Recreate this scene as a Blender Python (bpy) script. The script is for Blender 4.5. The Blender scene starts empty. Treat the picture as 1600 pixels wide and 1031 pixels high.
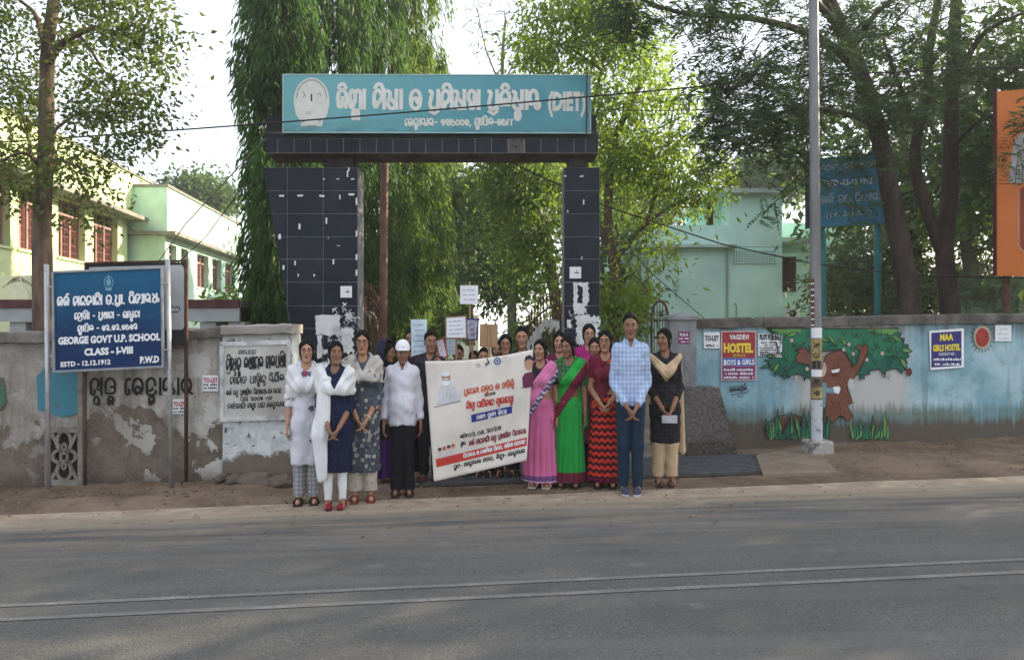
import bpy, math, random
import numpy as np
from mathutils import Vector, Matrix, Euler
from math import radians as R, pi, sin, cos
random.seed(7); rng = np.random.default_rng(7)
SC = bpy.context.scene
COL = SC.collection
# ---------------- camera, sky, sun, exposure ----------------
F = 1156.0; HZ = 525.0; EYE = 1.5
cd = bpy.data.cameras.new('camera'); cam = bpy.data.objects.new('camera', cd); COL.objects.link(cam)
cam.location = (0, 0, EYE); cam.rotation_euler = (R(90), 0, 0)
cd.sensor_width = 36; cd.lens = 36 * F / 1600; cd.shift_y = 9.5 / 1600
cd.clip_start = 0.1; cd.clip_end = 3000
SC.camera = cam
SUN_EL, SUN_AZ = 24.0, 62.0      # azimuth clockwise from +Y (towards +X)
w = bpy.data.worlds.new('World'); SC.world = w; w.use_nodes = True
nt = w.node_tree; bg = nt.nodes['Background']
sky = nt.nodes.new('ShaderNodeTexSky'); sky.sky_type = 'NISHITA'; sky.sun_disc = False
sky.sun_elevation = R(SUN_EL); sky.sun_rotation = R(SUN_AZ)
sky.dust_density = 2.0; sky.air_density = 1.0; sky.ozone_density = 1.5; sky.altitude = 60
hz = nt.nodes.new('ShaderNodeMix'); hz.data_type = 'RGBA'; hz.inputs[0].default_value = .66          # thin milky overcast in front of the blue
nt.links.new(sky.outputs[0], hz.inputs[6]); hz.inputs[7].default_value = (3.35, 3.32, 3.42, 1)
nt.links.new(hz.outputs[2], bg.inputs[0]); bg.inputs[1].default_value = 0.13
sl = bpy.data.lights.new('sun', 'SUN'); so = bpy.data.objects.new('sun', sl); COL.objects.link(so)
sl.energy = 3.2; sl.angle = R(0.6); sl.color = (1.0, 0.85, 0.62)
sd = Vector((sin(R(SUN_AZ)) * cos(R(SUN_EL)), cos(R(SUN_AZ)) * cos(R(SUN_EL)), sin(R(SUN_EL))))
so.rotation_euler = sd.to_track_quat('Z', 'Y').to_euler()
so.location = (40, 25, 30)
SC.view_settings.view_transform = 'Standard'; SC.view_settings.look = 'None'
SC.view_settings.gamma = 1; SC.view_settings.use_curve_mapping = False
SC.view_settings.exposure = 1.85
SC.render.engine = 'CYCLES'
SC.cycles.max_bounces = 6; SC.cycles.diffuse_bounces = 3; SC.cycles.glossy_bounces = 2
SC.cycles.transmission_bounces = 3; SC.cycles.transparent_max_bounces = 8; SC.cycles.volume_bounces = 1
SC.cycles.use_denoising = True

# ---------------- helpers ----------------
def P(px, py, Y):
    return Vector(((px - 800) * Y / F, Y, EYE - (py - HZ) * Y / F))
def gz(x, y=0):
    return 0.5 * math.tanh(x / 20.0)
def link(o, parent=None):
    COL.objects.link(o)
    if parent is not None: o.parent = parent
    return o
def tag(o, label=None, cat=None, group=None, kind=None):
    if label: o['label'] = label
    if cat: o['category'] = cat
    if group: o['group'] = group
    if kind: o['kind'] = kind
    return o
def empty(name, loc, label=None, cat=None, group=None, rz=0):
    o = bpy.data.objects.new(name, None); COL.objects.link(o)
    o.empty_display_size = 0.1
    o.location = loc; o.rotation_euler = (0, 0, rz)
    o['_wl'] = 1
    del o['_wl']
    return tag(o, label, cat, group)

class MB:
    def __init__(s): s.v = []; s.f = []; s.m = []
    def add(s, vs, fs, m=0):
        b = len(s.v); s.v.extend([tuple(v) for v in vs]); s.f.extend([tuple(i + b for i in f) for f in fs]); s.m.extend([m] * len(fs)); return s
    def box(s, x0, x1, y0, y1, z0, z1, m=0, M=None, bev=0):
        if bev:
            b = bev; xs=(x0,x1); ys=(y0,y1); zs=(z0,z1); vs=[]; idx={}
            for i in (0,1):
                for j in (0,1):
                    for k in (0,1):
                        sx=(b,-b)[i]; sy=(b,-b)[j]; sz=(b,-b)[k]
                        idx[(i,j,k,'x')]=len(vs); vs.append((xs[i], ys[j]+sy, zs[k]+sz))
                        idx[(i,j,k,'y')]=len(vs); vs.append((xs[i]+sx, ys[j], zs[k]+sz))
                        idx[(i,j,k,'z')]=len(vs); vs.append((xs[i]+sx, ys[j]+sy, zs[k]))
            fs=[]
            q=[(0,0),(1,0),(1,1),(0,1)]
            for i in (0,1):
                f=[idx[(i,a,c,'x')] for a,c in q]; fs.append(f if i else f[::-1])
                f=[idx[(a,i,c,'y')] for a,c in q]; fs.append(f[::-1] if i else f)
                f=[idx[(a,c,i,'z')] for a,c in q]; fs.append(f if i else f[::-1])
            for a in (0,1):
                for c in (0,1):
                    fs.append([idx[(a,c,0,'x')],idx[(a,c,1,'x')],idx[(a,c,1,'y')],idx[(a,c,0,'y')]])
                    fs.append([idx[(a,0,c,'x')],idx[(a,1,c,'x')],idx[(a,1,c,'z')],idx[(a,0,c,'z')]])
                    fs.append([idx[(0,a,c,'y')],idx[(1,a,c,'y')],idx[(1,a,c,'z')],idx[(0,a,c,'z')]])
            for i in (0,1):
                for j in (0,1):
                    for k in (0,1): fs.append([idx[(i,j,k,'x')],idx[(i,j,k,'y')],idx[(i,j,k,'z')]])
        else:
            vs = [(x0,y0,z0),(x1,y0,z0),(x1,y1,z0),(x0,y1,z0),(x0,y0,z1),(x1,y0,z1),(x1,y1,z1),(x0,y1,z1)]
            fs = [(0,3,2,1),(4,5,6,7),(0,1,5,4),(1,2,6,5),(2,3,7,6),(3,0,4,7)]
        if M is not None: vs = [M @ Vector(v) for v in vs]
        return s.add(vs, fs, m)
    def tube(s, pts, r, n=8, m=0, cap=True):
        pts = [Vector(p) for p in pts]; k = len(pts)
        rs = list(r) if hasattr(r, '__len__') else [r] * k
        vs = []; up = None
        for i, p in enumerate(pts):
            d = (pts[min(i+1,k-1)] - pts[max(i-1,0)])
            if d.length < 1e-9: d = Vector((0,0,1))
            d.normalize()
            if up is None:
                up = Vector((0,0,1)) if abs(d.z) < .9 else Vector((1,0,0))
            a = up - d * up.dot(d)
            if a.length < 1e-4: a = d.orthogonal()
            a.normalize(); up = a; b = d.cross(a)
            for j in range(n):
                t = 2 * pi * j / n
                vs.append(p + a * (cos(t) * rs[i]) + b * (sin(t) * rs[i]))
        fs = []
        for i in range(k-1):
            for j in range(n):
                j2 = (j+1) % n
                fs.append((i*n+j, i*n+j2, (i+1)*n+j2, (i+1)*n+j))
        if cap: fs.append(tuple(range(n))[::-1]); fs.append(tuple((k-1)*n+j for j in range(n)))
        return s.add(vs, fs, m)
    def prism(s, poly, d0, d1, fn, m=0):
        """poly: 2-D points; fn(a,b,d) -> world point"""
        n = len(poly)
        vs = [fn(a, b, d0) for a, b in poly] + [fn(a, b, d1) for a, b in poly]
        fs = [tuple(range(n)), tuple(range(2*n-1, n-1, -1))] + [(i, n+i, n+(i+1) % n, (i+1) % n) for i in range(n)]
        return s.add(vs, fs, m)
    def build(s, name, mats, parent=None, smooth=False, origin=None):
        me = bpy.data.meshes.new(name)
        v = s.v
        if origin is not None:
            o_ = Vector(origin); v = [tuple(Vector(q) - o_) for q in v]
        me.from_pydata(v, [], s.f)
        for mt in (mats if isinstance(mats, (list, tuple)) else [mats]): me.materials.append(mt)
        if any(s.m): me.polygons.foreach_set('material_index', s.m)
        if smooth: me.polygons.foreach_set('use_smooth', [True] * len(me.polygons))
        me.update()
        o = bpy.data.objects.new(name, me); link(o, parent)
        if parent is not None and origin is None:
            o.matrix_parent_inverse = Matrix.Translation(-parent.location) if parent.rotation_euler.z == 0 else (Matrix.Translation(parent.location) @ Matrix.Rotation(parent.rotation_euler.z, 4, 'Z')).inverted()
        elif origin is not None: o.location = origin
        return o

def npmesh(name, V, Fq, mats, parent=None, smooth=False, midx=None):
    """V (n,3) float, Fq (m,k) int"""
    me = bpy.data.meshes.new(name)
    n = len(V); m, k = Fq.shape
    me.vertices.add(n); me.vertices.foreach_set('co', np.ascontiguousarray(V, dtype=np.float32).ravel())
    me.loops.add(m * k); me.loops.foreach_set('vertex_index', np.ascontiguousarray(Fq, dtype=np.int32).ravel())
    me.polygons.add(m); me.polygons.foreach_set('loop_start', np.arange(0, m * k, k, dtype=np.int32))
    me.polygons.foreach_set('loop_total', np.full(m, k, dtype=np.int32))
    for mt in (mats if isinstance(mats, (list, tuple)) else [mats]): me.materials.append(mt)
    if midx is not None: me.polygons.foreach_set('material_index', midx.astype(np.int32))
    if smooth: me.polygons.foreach_set('use_smooth', np.ones(m, dtype=bool))
    me.update(calc_edges=True)
    o = bpy.data.objects.new(name, me); link(o, parent)
    return o
def pinv(o, parent):
    o.matrix_parent_inverse = (Matrix.Translation(parent.location) @ Matrix.Rotation(parent.rotation_euler.z, 4, 'Z')).inverted()
    return o

class PL:
    """a plane in the scene; hit(px,py,d) = where the sight line meets it, d metres towards the road"""
    def __init__(s, pt, n):
        s.p = Vector(pt); s.n = Vector(n).normalized()
    def hit(s, px, py, d=0.0):
        r = Vector(((px - 800) / F, 1, -(py - HZ) / F)); o = Vector((0, 0, EYE))
        t = (s.p - o).dot(s.n) / r.dot(s.n)
        return o + r * t + s.n * d
def pl_front(Y0, k=0.0):
    """vertical plane Y = Y0 + k x facing the road"""
    return PL((0, Y0, 0), (k, -1, 0))

# ---------------- materials ----------------
MATS = {}
def mat(name, col, rough=0.8, var=0.12, scale=6.0, bump=0.15, bscale=None, metal=0.0, spec=0.3, trans=0.0, col2=None, thr=None, grime=None, stretch=None):
    if name in MATS: return MATS[name]
    m = bpy.data.materials.new(name); m.use_nodes = True; MATS[name] = m
    t = m.node_tree; N = t.nodes; Lk = t.links; b = N['Principled BSDF']
    b.inputs['Roughness'].default_value = rough; b.inputs['Metallic'].default_value = metal
    b.inputs['Specular IOR Level'].default_value = spec
    tc = N.new('ShaderNodeTexCoord'); src = tc.outputs['Object']
    if stretch:
        mp = N.new('ShaderNodeMapping'); mp.inputs['Scale'].default_value = stretch; Lk.new(src, mp.inputs[0]); src = mp.outputs[0]
    nz = N.new('ShaderNodeTexNoise'); nz.inputs['Scale'].default_value = scale; nz.inputs['Detail'].default_value = 6; nz.inputs['Roughness'].default_value = .62
    Lk.new(src, nz.inputs['Vector'])
    rp = N.new('ShaderNodeValToRGB')
    c = Vector(col); c2 = Vector(col2) if col2 else None
    if c2 is None:
        a = [max(0, x * (1 - 2 * var)) for x in c]; d = [min(1, x * (1 + 2 * var)) for x in c]
        rp.color_ramp.elements[0].position = .3; rp.color_ramp.elements[1].position = .7
    else:
        a, d = list(c), list(c2); th = thr if thr is not None else .5
        rp.color_ramp.elements[0].position = th - .05; rp.color_ramp.elements[1].position = th + .05
    rp.color_ramp.elements[0].color = (*a, 1); rp.color_ramp.elements[1].color = (*d, 1)
    Lk.new(nz.outputs[0], rp.inputs[0]); out = rp.outputs[0]
    if grime:
        g = N.new('ShaderNodeTexNoise'); g.inputs['Scale'].default_value = grime[1]; g.inputs['Detail'].default_value = 8
        Lk.new(src, g.inputs['Vector'])
        gr = N.new('ShaderNodeMapRange'); gr.inputs[1].default_value = .45; gr.inputs[2].default_value = .7; gr.inputs[4].default_value = grime[2]
        Lk.new(g.outputs[0], gr.inputs[0])
        mx = N.new('ShaderNodeMix'); mx.data_type = 'RGBA'; Lk.new(gr.outputs[0], mx.inputs[0]); Lk.new(out, mx.inputs[6]); mx.inputs[7].default_value = (*grime[0], 1); out = mx.outputs[2]
    Lk.new(out, b.inputs['Base Color'])
    if bump:
        n2 = N.new('ShaderNodeTexNoise'); n2.inputs['Scale'].default_value = bscale or scale * 6; n2.inputs['Detail'].default_value = 5
        Lk.new(src, n2.inputs['Vector'])
        bp = N.new('ShaderNodeBump'); bp.inputs['Strength'].default_value = bump; bp.inputs['Distance'].default_value = .02
        Lk.new(n2.outputs[0], bp.inputs['Height']); Lk.new(bp.outputs[0], b.inputs['Normal'])
    if trans:
        tr = N.new('ShaderNodeBsdfTranslucent'); Lk.new(out, tr.inputs[0]); ms = N.new('ShaderNodeMixShader'); ms.inputs[0].default_value = trans
        o = N['Material Output']; Lk.new(b.outputs[0], ms.inputs[1]); Lk.new(tr.outputs[0], ms.inputs[2]); Lk.new(ms.outputs[0], o.inputs[0])
    return m

def nodes(name):
    m = bpy.data.materials.new(name); m.use_nodes = True; MATS[name] = m
    return m, m.node_tree.nodes, m.node_tree.links, m.node_tree.nodes['Principled BSDF']
class G:
    """tiny node-graph helper"""
    def __init__(s, m): s.t = m.node_tree; s.N = s.t.nodes; s.L = s.t.links
    def _in(s, sock, v):
        if v is None: return
        if hasattr(v, 'is_linked') or hasattr(v, 'links'): s.L.new(v, sock)
        elif isinstance(v, (tuple, list)): sock.default_value = (*v, 1) if len(v) == 3 and sock.type == 'RGBA' else v
        else: sock.default_value = v
    def obj(s): return s.N.new('ShaderNodeTexCoord').outputs['Object']
    def pos(s): return s.N.new('ShaderNodeNewGeometry').outputs['Position']
    def xyz(s, v):
        n = s.N.new('ShaderNodeSeparateXYZ'); s.L.new(v, n.inputs[0]); return n.outputs
    def map(s, v, sc=(1,1,1), loc=(0,0,0), rot=(0,0,0)):
        n = s.N.new('ShaderNodeMapping'); s.L.new(v, n.inputs[0]); n.inputs['Scale'].default_value = sc; n.inputs['Location'].default_value = loc; n.inputs['Rotation'].default_value = rot; return n.outputs[0]
    def noise(s, v, sc, det=6, ro=.6):
        n = s.N.new('ShaderNodeTexNoise'); s.L.new(v, n.inputs['Vector']); n.inputs['Scale'].default_value = sc; n.inputs['Detail'].default_value = det; n.inputs['Roughness'].default_value = ro; return n.outputs[0]
    def voro(s, v, sc, out='Distance', feat='F1'):
        n = s.N.new('ShaderNodeTexVoronoi'); n.feature = feat; s.L.new(v, n.inputs['Vector']); n.inputs['Scale'].default_value = sc; return n.outputs[out]
    def m(s, op, a, b=0.0, c=None, clamp=False):
        n = s.N.new('ShaderNodeMath'); n.operation = op; n.use_clamp = clamp; s._in(n.inputs[0], a); s._in(n.inputs[1], b); s._in(n.inputs[2], c); return n.outputs[0]
    def ramp(s, f, a, b, lo=0.0, hi=1.0, smooth=True):
        n = s.N.new('ShaderNodeMapRange'); n.interpolation_type = 'SMOOTHSTEP' if smooth else 'LINEAR'
        s._in(n.inputs[0], f); n.inputs[1].default_value = a; n.inputs[2].default_value = b; n.inputs[3].default_value = lo; n.inputs[4].default_value = hi; return n.outputs[0]
    def mix(s, f, a, b):
        n = s.N.new('ShaderNodeMix'); n.data_type = 'RGBA'; s._in(n.inputs[0], f); s._in(n.inputs[6], a); s._in(n.inputs[7], b); return n.outputs[2]
    def bump(s, h, st=.3, d=.02):
        n = s.N.new('ShaderNodeBump'); n.inputs['Strength'].default_value = st; n.inputs['Distance'].default_value = d; s.L.new(h, n.inputs['Height']); return n.outputs[0]
# ================= SETTING: ground, road, shoulder =================
def road_edge(x): return 6.95 + 0.062 * x
def smooth(a, b, x):
    t = min(1, max(0, (x - a) / (b - a))); return t * t * (3 - 2 * t)
from mathutils import noise as MN
def ground_h(x, y):
    z = gz(x)
    e = road_edge(x)
    k = smooth(e - .05, e + .25, y) * (1 - smooth(30, 60, y))
    gate = smooth(-2.6, -2.15, x) * (1 - smooth(3.1, 3.6, x))          # the drive through the gate stays smooth
    rough = k * (1 - .93 * gate)
    if rough > 0:
        n = MN.noise(Vector((x * .9, y * 1.3, 0))) * .05 + MN.noise(Vector((x * 3.1, y * 3.4, 4))) * .025 + MN.noise(Vector((x * 9, y * 9, 9))) * .010
        left = 1 - smooth(-3, -2, x)
        berm = .06 * left + .03 * (1 - left) * (1 - gate)
        z += rough * (n + berm)
    z -= .012 * (1 - smooth(e - .1, e + .2, y))
    return z
def axis(stops):
    out = []
    for a, b, st in stops:
        n = max(1, int(round((b - a) / st))); out += [a + (b - a) * i / n for i in range(n)]
    out.append(stops[-1][1]); return out
gx = axis([(-900, -60, 60), (-60, -12, 3), (-12, 12, .07), (12, 60, 3), (60, 900, 60)])
gy = axis([(-60, 3, 3), (3, 6, .3), (6, 10.2, .07), (10.2, 24, .5), (24, 90, 3), (90, 1500, 80)])
V = np.array([(x, y, ground_h(x, y)) for y in gy for x in gx]); nx = len(gx); ny = len(gy)
ii, jj = np.meshgrid(np.arange(nx - 1), np.arange(ny - 1)); a = (jj * nx + ii).ravel()
m, N, L, b = nodes('dirt_ground'); g = G(m)
p = g.pos(); x, y, z = g.xyz(p)
n1 = g.noise(p, 1.6); n2 = g.noise(p, 14); n3 = g.noise(p, 70)
c = g.mix(g.ramp(n1, .35, .65), (.13, .092, .064), (.225, .165, .115))
c = g.mix(g.ramp(n2, .52, .7, 0, .6), c, (.25, .20, .155))
c = g.mix(g.ramp(n3, .56, .66, 0, .5), c, (.055, .042, .034))
far = g.ramp(y, 14, 26); c = g.mix(g.m('MULTIPLY', far, g.ramp(n1, .3, .55)), c, (.075, .085, .04))
L.new(c, b.inputs['Base Color']); b.inputs['Roughness'].default_value = .95; b.inputs['Specular IOR Level'].default_value = .15
L.new(g.bump(g.m('ADD', n2, g.m('MULTIPLY', n3, .5)), .7, .03), b.inputs['Normal'])
gnd = npmesh('ground', V, np.stack([a, a + 1, a + nx + 1, a + nx], 1), m, smooth=True); tag(gnd, kind='structure')

# road: asphalt sheet with dusty edge; runs left to right, climbing slightly to the right
m, N, L, b = nodes('asphalt'); g = G(m)
p = g.pos(); x, y, z = g.xyz(p)
dist = g.m('SUBTRACT', g.m('ADD', 6.95, g.m('MULTIPLY', x, .062)), y)        # metres from the shoulder edge
n1 = g.noise(p, 90, 3); n2 = g.noise(p, 1.1, 5); n3 = g.noise(p, 5, 8)
st = g.noise(g.map(p, (.55, 6, 1)), 1.2, 6)
c = g.mix(g.ramp(n1, .35, .7), (.074, .074, .070), (.146, .144, .135))
c = g.mix(g.ramp(n2, .4, .66, 0, .6), c, (.074, .075, .072)); c = g.mix(g.ramp(g.noise(g.map(p, (.12, 2.2, 1), (3, 0, 0)), 1.0, 5), .45, .65, 0, .5), c, (.135, .135, .13)); c = g.mix(g.ramp(g.noise(p, 26, 6), .60, .72, 0, .55), c, (.20, .185, .165))
c = g.mix(g.ramp(st, .5, .75, 0, .25), c, (.13, .125, .115))
cr = g.voro(g.map(g.m and p, (1, .8, 1), (7, 3, 0)), .42, 'Distance', 'DISTANCE_TO_EDGE'); crn = g.m('ADD', cr, g.m('MULTIPLY', g.m('SUBTRACT', g.noise(p, 7, 6), .5), .12))
c = g.mix(g.m('MULTIPLY', g.ramp(g.m('ABSOLUTE', crn), .0, .008, .35, 0), g.ramp(n2, .56, .62)), c, (.03, .029, .027))
tr_ = g.m('SINE', g.m('MULTIPLY', g.m('ADD', y, g.m('MULTIPLY', x, -.062)), 3.4)); c = g.mix(g.ramp(tr_, .1, 1, 0, .16), c, (.070, .070, .067))
v = g.voro(g.map(p, (1, 1.7, 1)), 1.35)
sp = g.m('MULTIPLY', g.ramp(v, .02, .19, 1, 0), g.ramp(g.noise(p, 9), .35, .7))
c = g.mix(g.m('MULTIPLY', sp, .55), c, (.24, .215, .185))
dd = g.m('ADD', dist, g.m('MULTIPLY', g.m('SUBTRACT', n3, .5), .7))
dust = g.m('ADD', g.ramp(dd, .05, .85, .93, 0), g.m('MULTIPLY', g.ramp(dd, .7, 2.3, .33, 0), g.ramp(st, .35, .65)), clamp=True)
sand = g.mix(g.ramp(n3, .35, .7), (.31, .245, .17), (.46, .375, .27))
c = g.mix(dust, c, sand)
L.new(c, b.inputs['Base Color']); b.inputs['Roughness'].default_value = .88; b.inputs['Specular IOR Level'].default_value = .25
L.new(g.bump(n1, .8, .012), b.inputs['Normal'])
def strip(name, mt, y0, y1, lift, xs=None, kind='structure', parent=None, wob=0):
    xs = xs or [-400, -120, -40] + [-20 + i * .5 for i in range(81)] + [40, 120, 400]
    mb = MB(); vs = []
    k = 6 if abs(y1(0) - y0(0)) > 2 else 1
    for x in xs:
        for q in range(k + 1):
            t = q / k; yy = y0(x) * (1 - t) + y1(x) * t
            vs.append((x, yy, gz(x) + lift))
    fs = []
    for i in range(len(xs) - 1):
        for q in range(k):
            aa = i * (k + 1) + q; fs.append((aa, aa + k + 1, aa + k + 2, aa + 1))
    mb.add(vs, fs); o = mb.build(name, mt, parent, smooth=True)
    if kind: o['kind'] = kind
    return o
edge = lambda x: road_edge(x) + .03 + .05 * MN.noise(Vector((x * 1.3, 2, 0)))
road = strip('road', m, lambda x: -6.0 + .062 * x, edge, 0)
m2, N, L, b = nodes('worn_road_paint'); g = G(m2); p = g.pos()
n = g.noise(p, 3.5, 8); n1 = g.noise(p, 60, 3)
c = g.mix(g.ramp(n, .26, .58), (.225, .22, .20), (.14, .137, .128)); c = g.mix(g.ramp(n1, .5, .62), c, (.10, .10, .098))
L.new(c, b.inputs['Base Color']); b.inputs['Roughness'].default_value = .8
for k, (yl, wd) in enumerate(((4.50, .052), (4.27, .052))):
    w_ = lambda x, yl=yl, wd=wd: yl + .062 * x - wd / 2
    strip('centre_line', m2, w_, lambda x, w_=w_, wd=wd: w_(x) + wd, .004, xs=[-40 + i for i in range(81)])
# low verge on the near side of the road
# concrete drive through the gate
mdr = mat('drive_concrete', (.17, .15, .125), .9, .15, 2.0, .4, 30, grime=((.09, .075, .06), 1.2, .6))
strip('driveway', mdr, lambda x: 8.75 + .062 * x, lambda x: 40, .012, xs=[-2.1 + .35 * i for i in range(15)])
# sloping sandy slab beside the drain
# ================= LETTERING =================
def A(cx, cy, rx, ry, s, e, n=None):
    n = n or max(4, int(abs(e - s) / 22)); return [(cx + rx * cos(R(s + (e - s) * i / n)), cy + ry * sin(R(s + (e - s) * i / n))) for i in range(n + 1)]
OD = {
'ଅ': (1.15, [A(.4,.45,.36,.5,-60,235) , A(.36,.25,.17,.2,90,400), [(1,1),(1,.15)] + A(.86,.15,.14,.15,0,-180), [(.72,.15),(.72,.5)]]),
'ଉ': (.9, [A(.42,.62,.38,.38,-20,200), [(.78,.5)] + A(.42,.25,.36,.25,20,-200) + [(.3,.4),(.5,.32)]]),
'ଓ': (.95, [A(.45,.28,.38,.28,150,-200), A(.45,.5,.42,.48,200,-10) + A(.72,.42,.15,.12,0,-200)]),
'କ': (1, [A(.42,.6,.38,.4,-10,200) , [(.06,.45)] + A(.26,.25,.2,.24,160,420) + [(.5,.3)] + A(.62,.2,.2,.2,120,20), [(.8,.55),(.6,.38)]]),
'ଖ': (1.05, [A(.3,.65,.27,.33,-100,190), A(.35,.2,.3,.2,190,360) + [(.9,.3),(.9,1)], [(.3,.32),(.62,.5)]]),
'ଗ': (.95, [A(.42,.58,.4,.42,0,190) + A(.16,.25,.14,.2,150,400), [(.82,.6),(.82,0)]]),
'ଘ': (1, [[(.05,.95),(.05,.5)] + A(.4,.35,.35,.35,180,360) + [(.75,1)], [(.4,.95),(.4,.3)]]),
'ଙ': (.95, [A(.4,.66,.33,.34,-20,200) + A(.3,.4,.22,.16,180,360), A(.42,.18,.35,.2,150,380)]),
'ଚ': (.9, [A(.4,.62,.36,.38,-30,185) + [(.05,.1),(.6,.1)] + A(.55,.3,.22,.2,-90,120)]),
'ଛ': (.95, [A(.42,.6,.38,.4,-40,200) + [(.05,.3)], A(.28,.3,.22,.2,180,500) + [(.75,.45),(.75,.05)]]),
'ଜ': (.95, [A(.42,.55,.38,.45,-40,215) + A(.26,.25,.17,.18,200,430), [(.45,.6),(.45,.35),(.75,.25),(.7,.05)]]),
'ଟ': (.85, [A(.4,.74,.33,.26,-30,200), A(.42,.3,.35,.3,120,400) ]),
'ଠ': (.85, [A(.4,.5,.36,.48,0,360)]),
'ଡ': (.85, [A(.4,.66,.34,.34,-20,195) + [(.2,.45),(.55,.45)], A(.4,.24,.3,.24,70,-190)]),
'ଢ': (.95, [A(.42,.5,.38,.48,-60,260), A(.42,.3,.2,.2,-90,230) + [(.7,.1)]]),
'ଣ': (1.05, [A(.32,.66,.29,.32,-30,250) + [(.2,.1)] + A(.35,.18,.18,.16,200,360) + [(.55,.7)], [(.9,1),(.9,0)], [(.55,.3),(.9,.3)]]),
'ତ': (.95, [A(.42,.52,.38,.46,-45,225), A(.42,.28,.2,.22,-10,190), [(.42,.5),(.42,.2)]]),
'ଥ': (1.05, [A(.38,.5,.34,.46,-90,260), A(.36,.6,.14,.16,0,360), [(.4,.04),(.9,.04),(.9,1)]]),
'ଦ': (.85, [A(.4,.6,.35,.4,-20,200) + [(.08,.3)] + A(.3,.22,.2,.2,180,360) + [(.5,.55)]]),
'ଧ': (.95, [A(.38,.3,.33,.3,0,360), [(.1,.5),(.2,.95)] + A(.5,.75,.3,.25,130,0) + [(.8,.3)]]),
'ନ': (1, [A(.35,.62,.32,.38,-20,200) + A(.16,.4,.12,.14,190,360), [(.67,.5),(.55,.25)] + A(.68,.2,.18,.18,180,420)]),
'ପ': (.95, [[(.05,.95)] + A(.12,.8,.14,.14,90,0) + A(.42,.28,.34,.28,180,360) + [(.78,1)], [(.78,.3),(.78,0)]]),
'ଫ': (1, [[(.05,.95),(.1,.3)] + A(.4,.25,.3,.25,180,360) + [(.7,1)], A(.82,.3,.14,.16,160,-160)]),
'ବ': (.9, [A(.42,.5,.38,.47,0,300) + [(.8,.5)], [(.8,.6),(.8,0)]]),
'ଭ': (1, [A(.4,.6,.37,.38,-20,200) + [(.05,.3)], A(.22,.2,.17,.18,0,360), [(.4,.25),(.75,.5),(.75,.02)]]),
'ମ': (1.05, [A(.35,.66,.3,.3,-30,180) + [(.05,.2)] + A(.22,.18,.17,.16,180,460), [(.35,.2),(.85,.2)], [(.85,1),(.85,0)]]),
'ଯ': (1, [[(.05,.95)] + A(.14,.75,.14,.18,90,-30) + A(.42,.28,.34,.28,170,360) + [(.78,1)], [(.3,.45),(.78,.7)]]),
'ୟ': (1.05, [[(.05,.95)] + A(.16,.7,.15,.2,90,-60) + A(.4,.25,.32,.25,170,360) + [(.72,1)], A(.9,.25,.14,.2,180,-60), [(.3,.55),(.72,.8)]]),
'ର': (.9, [A(.42,.58,.38,.42,-20,200) + [(.05,.35)] + A(.22,.2,.18,.18,170,420) + [(.6,.15),(.7,0)]]),
'ଲ': (1.1, [A(.26,.66,.22,.32,0,200) + A(.2,.28,.17,.22,170,400), A(.72,.66,.24,.32,-20,180) , [(.48,.66),(.48,.35)], [(.95,.6),(.95,.0)]]),
'ଳ': (1, [A(.4,.55,.36,.43,-50,250) + [(.3,.25)], A(.42,.3,.18,.18,60,-200) + [(.85,.05)]]),
'ଶ': (1.05, [A(.38,.58,.34,.4,-10,200) + A(.2,.3,.16,.22,170,380), [(.72,.6),(.5,.35)], [(.9,1),(.9,0)], [(.72,.55),(.9,.55)]]),
'ଷ': (1.05, [[(.05,.95)] + A(.14,.78,.14,.14,90,0) + A(.44,.28,.36,.28,180,360) + [(.82,1)], [(.28,.6),(.8,.15)], [(.82,.3),(.82,0)]]),
'ସ': (1.05, [A(.34,.66,.3,.32,-20,190) + [(.05,.2)] + A(.2,.18,.15,.16,180,420), [(.62,.6),(.5,.4),(.85,.25)], [(.85,1),(.85,0)]]),
'ହ': (.9, [A(.4,.72,.34,.27,-30,200) + [(.5,.45)] + A(.4,.24,.33,.23,70,-200)]),
'ଵ': (.9, [A(.42,.5,.38,.47,0,360)]),
'୦': (.75, [A(.35,.4,.3,.36,0,360)]),
'୧': (.75, [A(.35,.4,.3,.38,-110,200) + A(.22,.35,.14,.16,180,400)]),
'୨': (.75, [A(.3,.62,.26,.3,190,-60) + [(.15,.1)] + A(.42,.2,.22,.16,200,400)]),
'୩': (.75, [A(.35,.4,.3,.38,-150,150) , [(.3,.4),(.6,.4)]]),
'୪': (.75, [A(.32,.65,.22,.22,-90,270), A(.32,.2,.25,.22,90,-230)]),
'୫': (.8, [A(.3,.6,.2,.25,-60,220) + A(.5,.25,.25,.22,180,370) + [(.75,.85)]]),
'୭': (.75, [A(.35,.42,.3,.38,-90,180) , A(.35,.42,.13,.16,0,360)]),
'୮': (.6, [[(.1,0),(.1,.6)] + A(.3,.6,.2,.2,180,60)]),
'୯': (.85, [A(.25,.6,.18,.2,0,300), [(.05,.6)] + A(.4,.3,.34,.3,180,400)]),
'-': (.5, [[(.05,.45),(.4,.45)]]), '.': (.35, [[(.1,.0),(.18,.0)]]), ',': (.35, [[(.15,.1),(.08,-.18)]]), ':': (.35, [[(.1,.65),(.18,.65)], [(.1,.1),(.18,.1)]]),
'(': (.4, [A(.45,.45,.3,.62,120,240)]), ')': (.4, [A(-.05,.45,.3,.62,60,-60)]), '/': (.5, [[(.05,-.1),(.4,1.05)]]),
}
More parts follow.
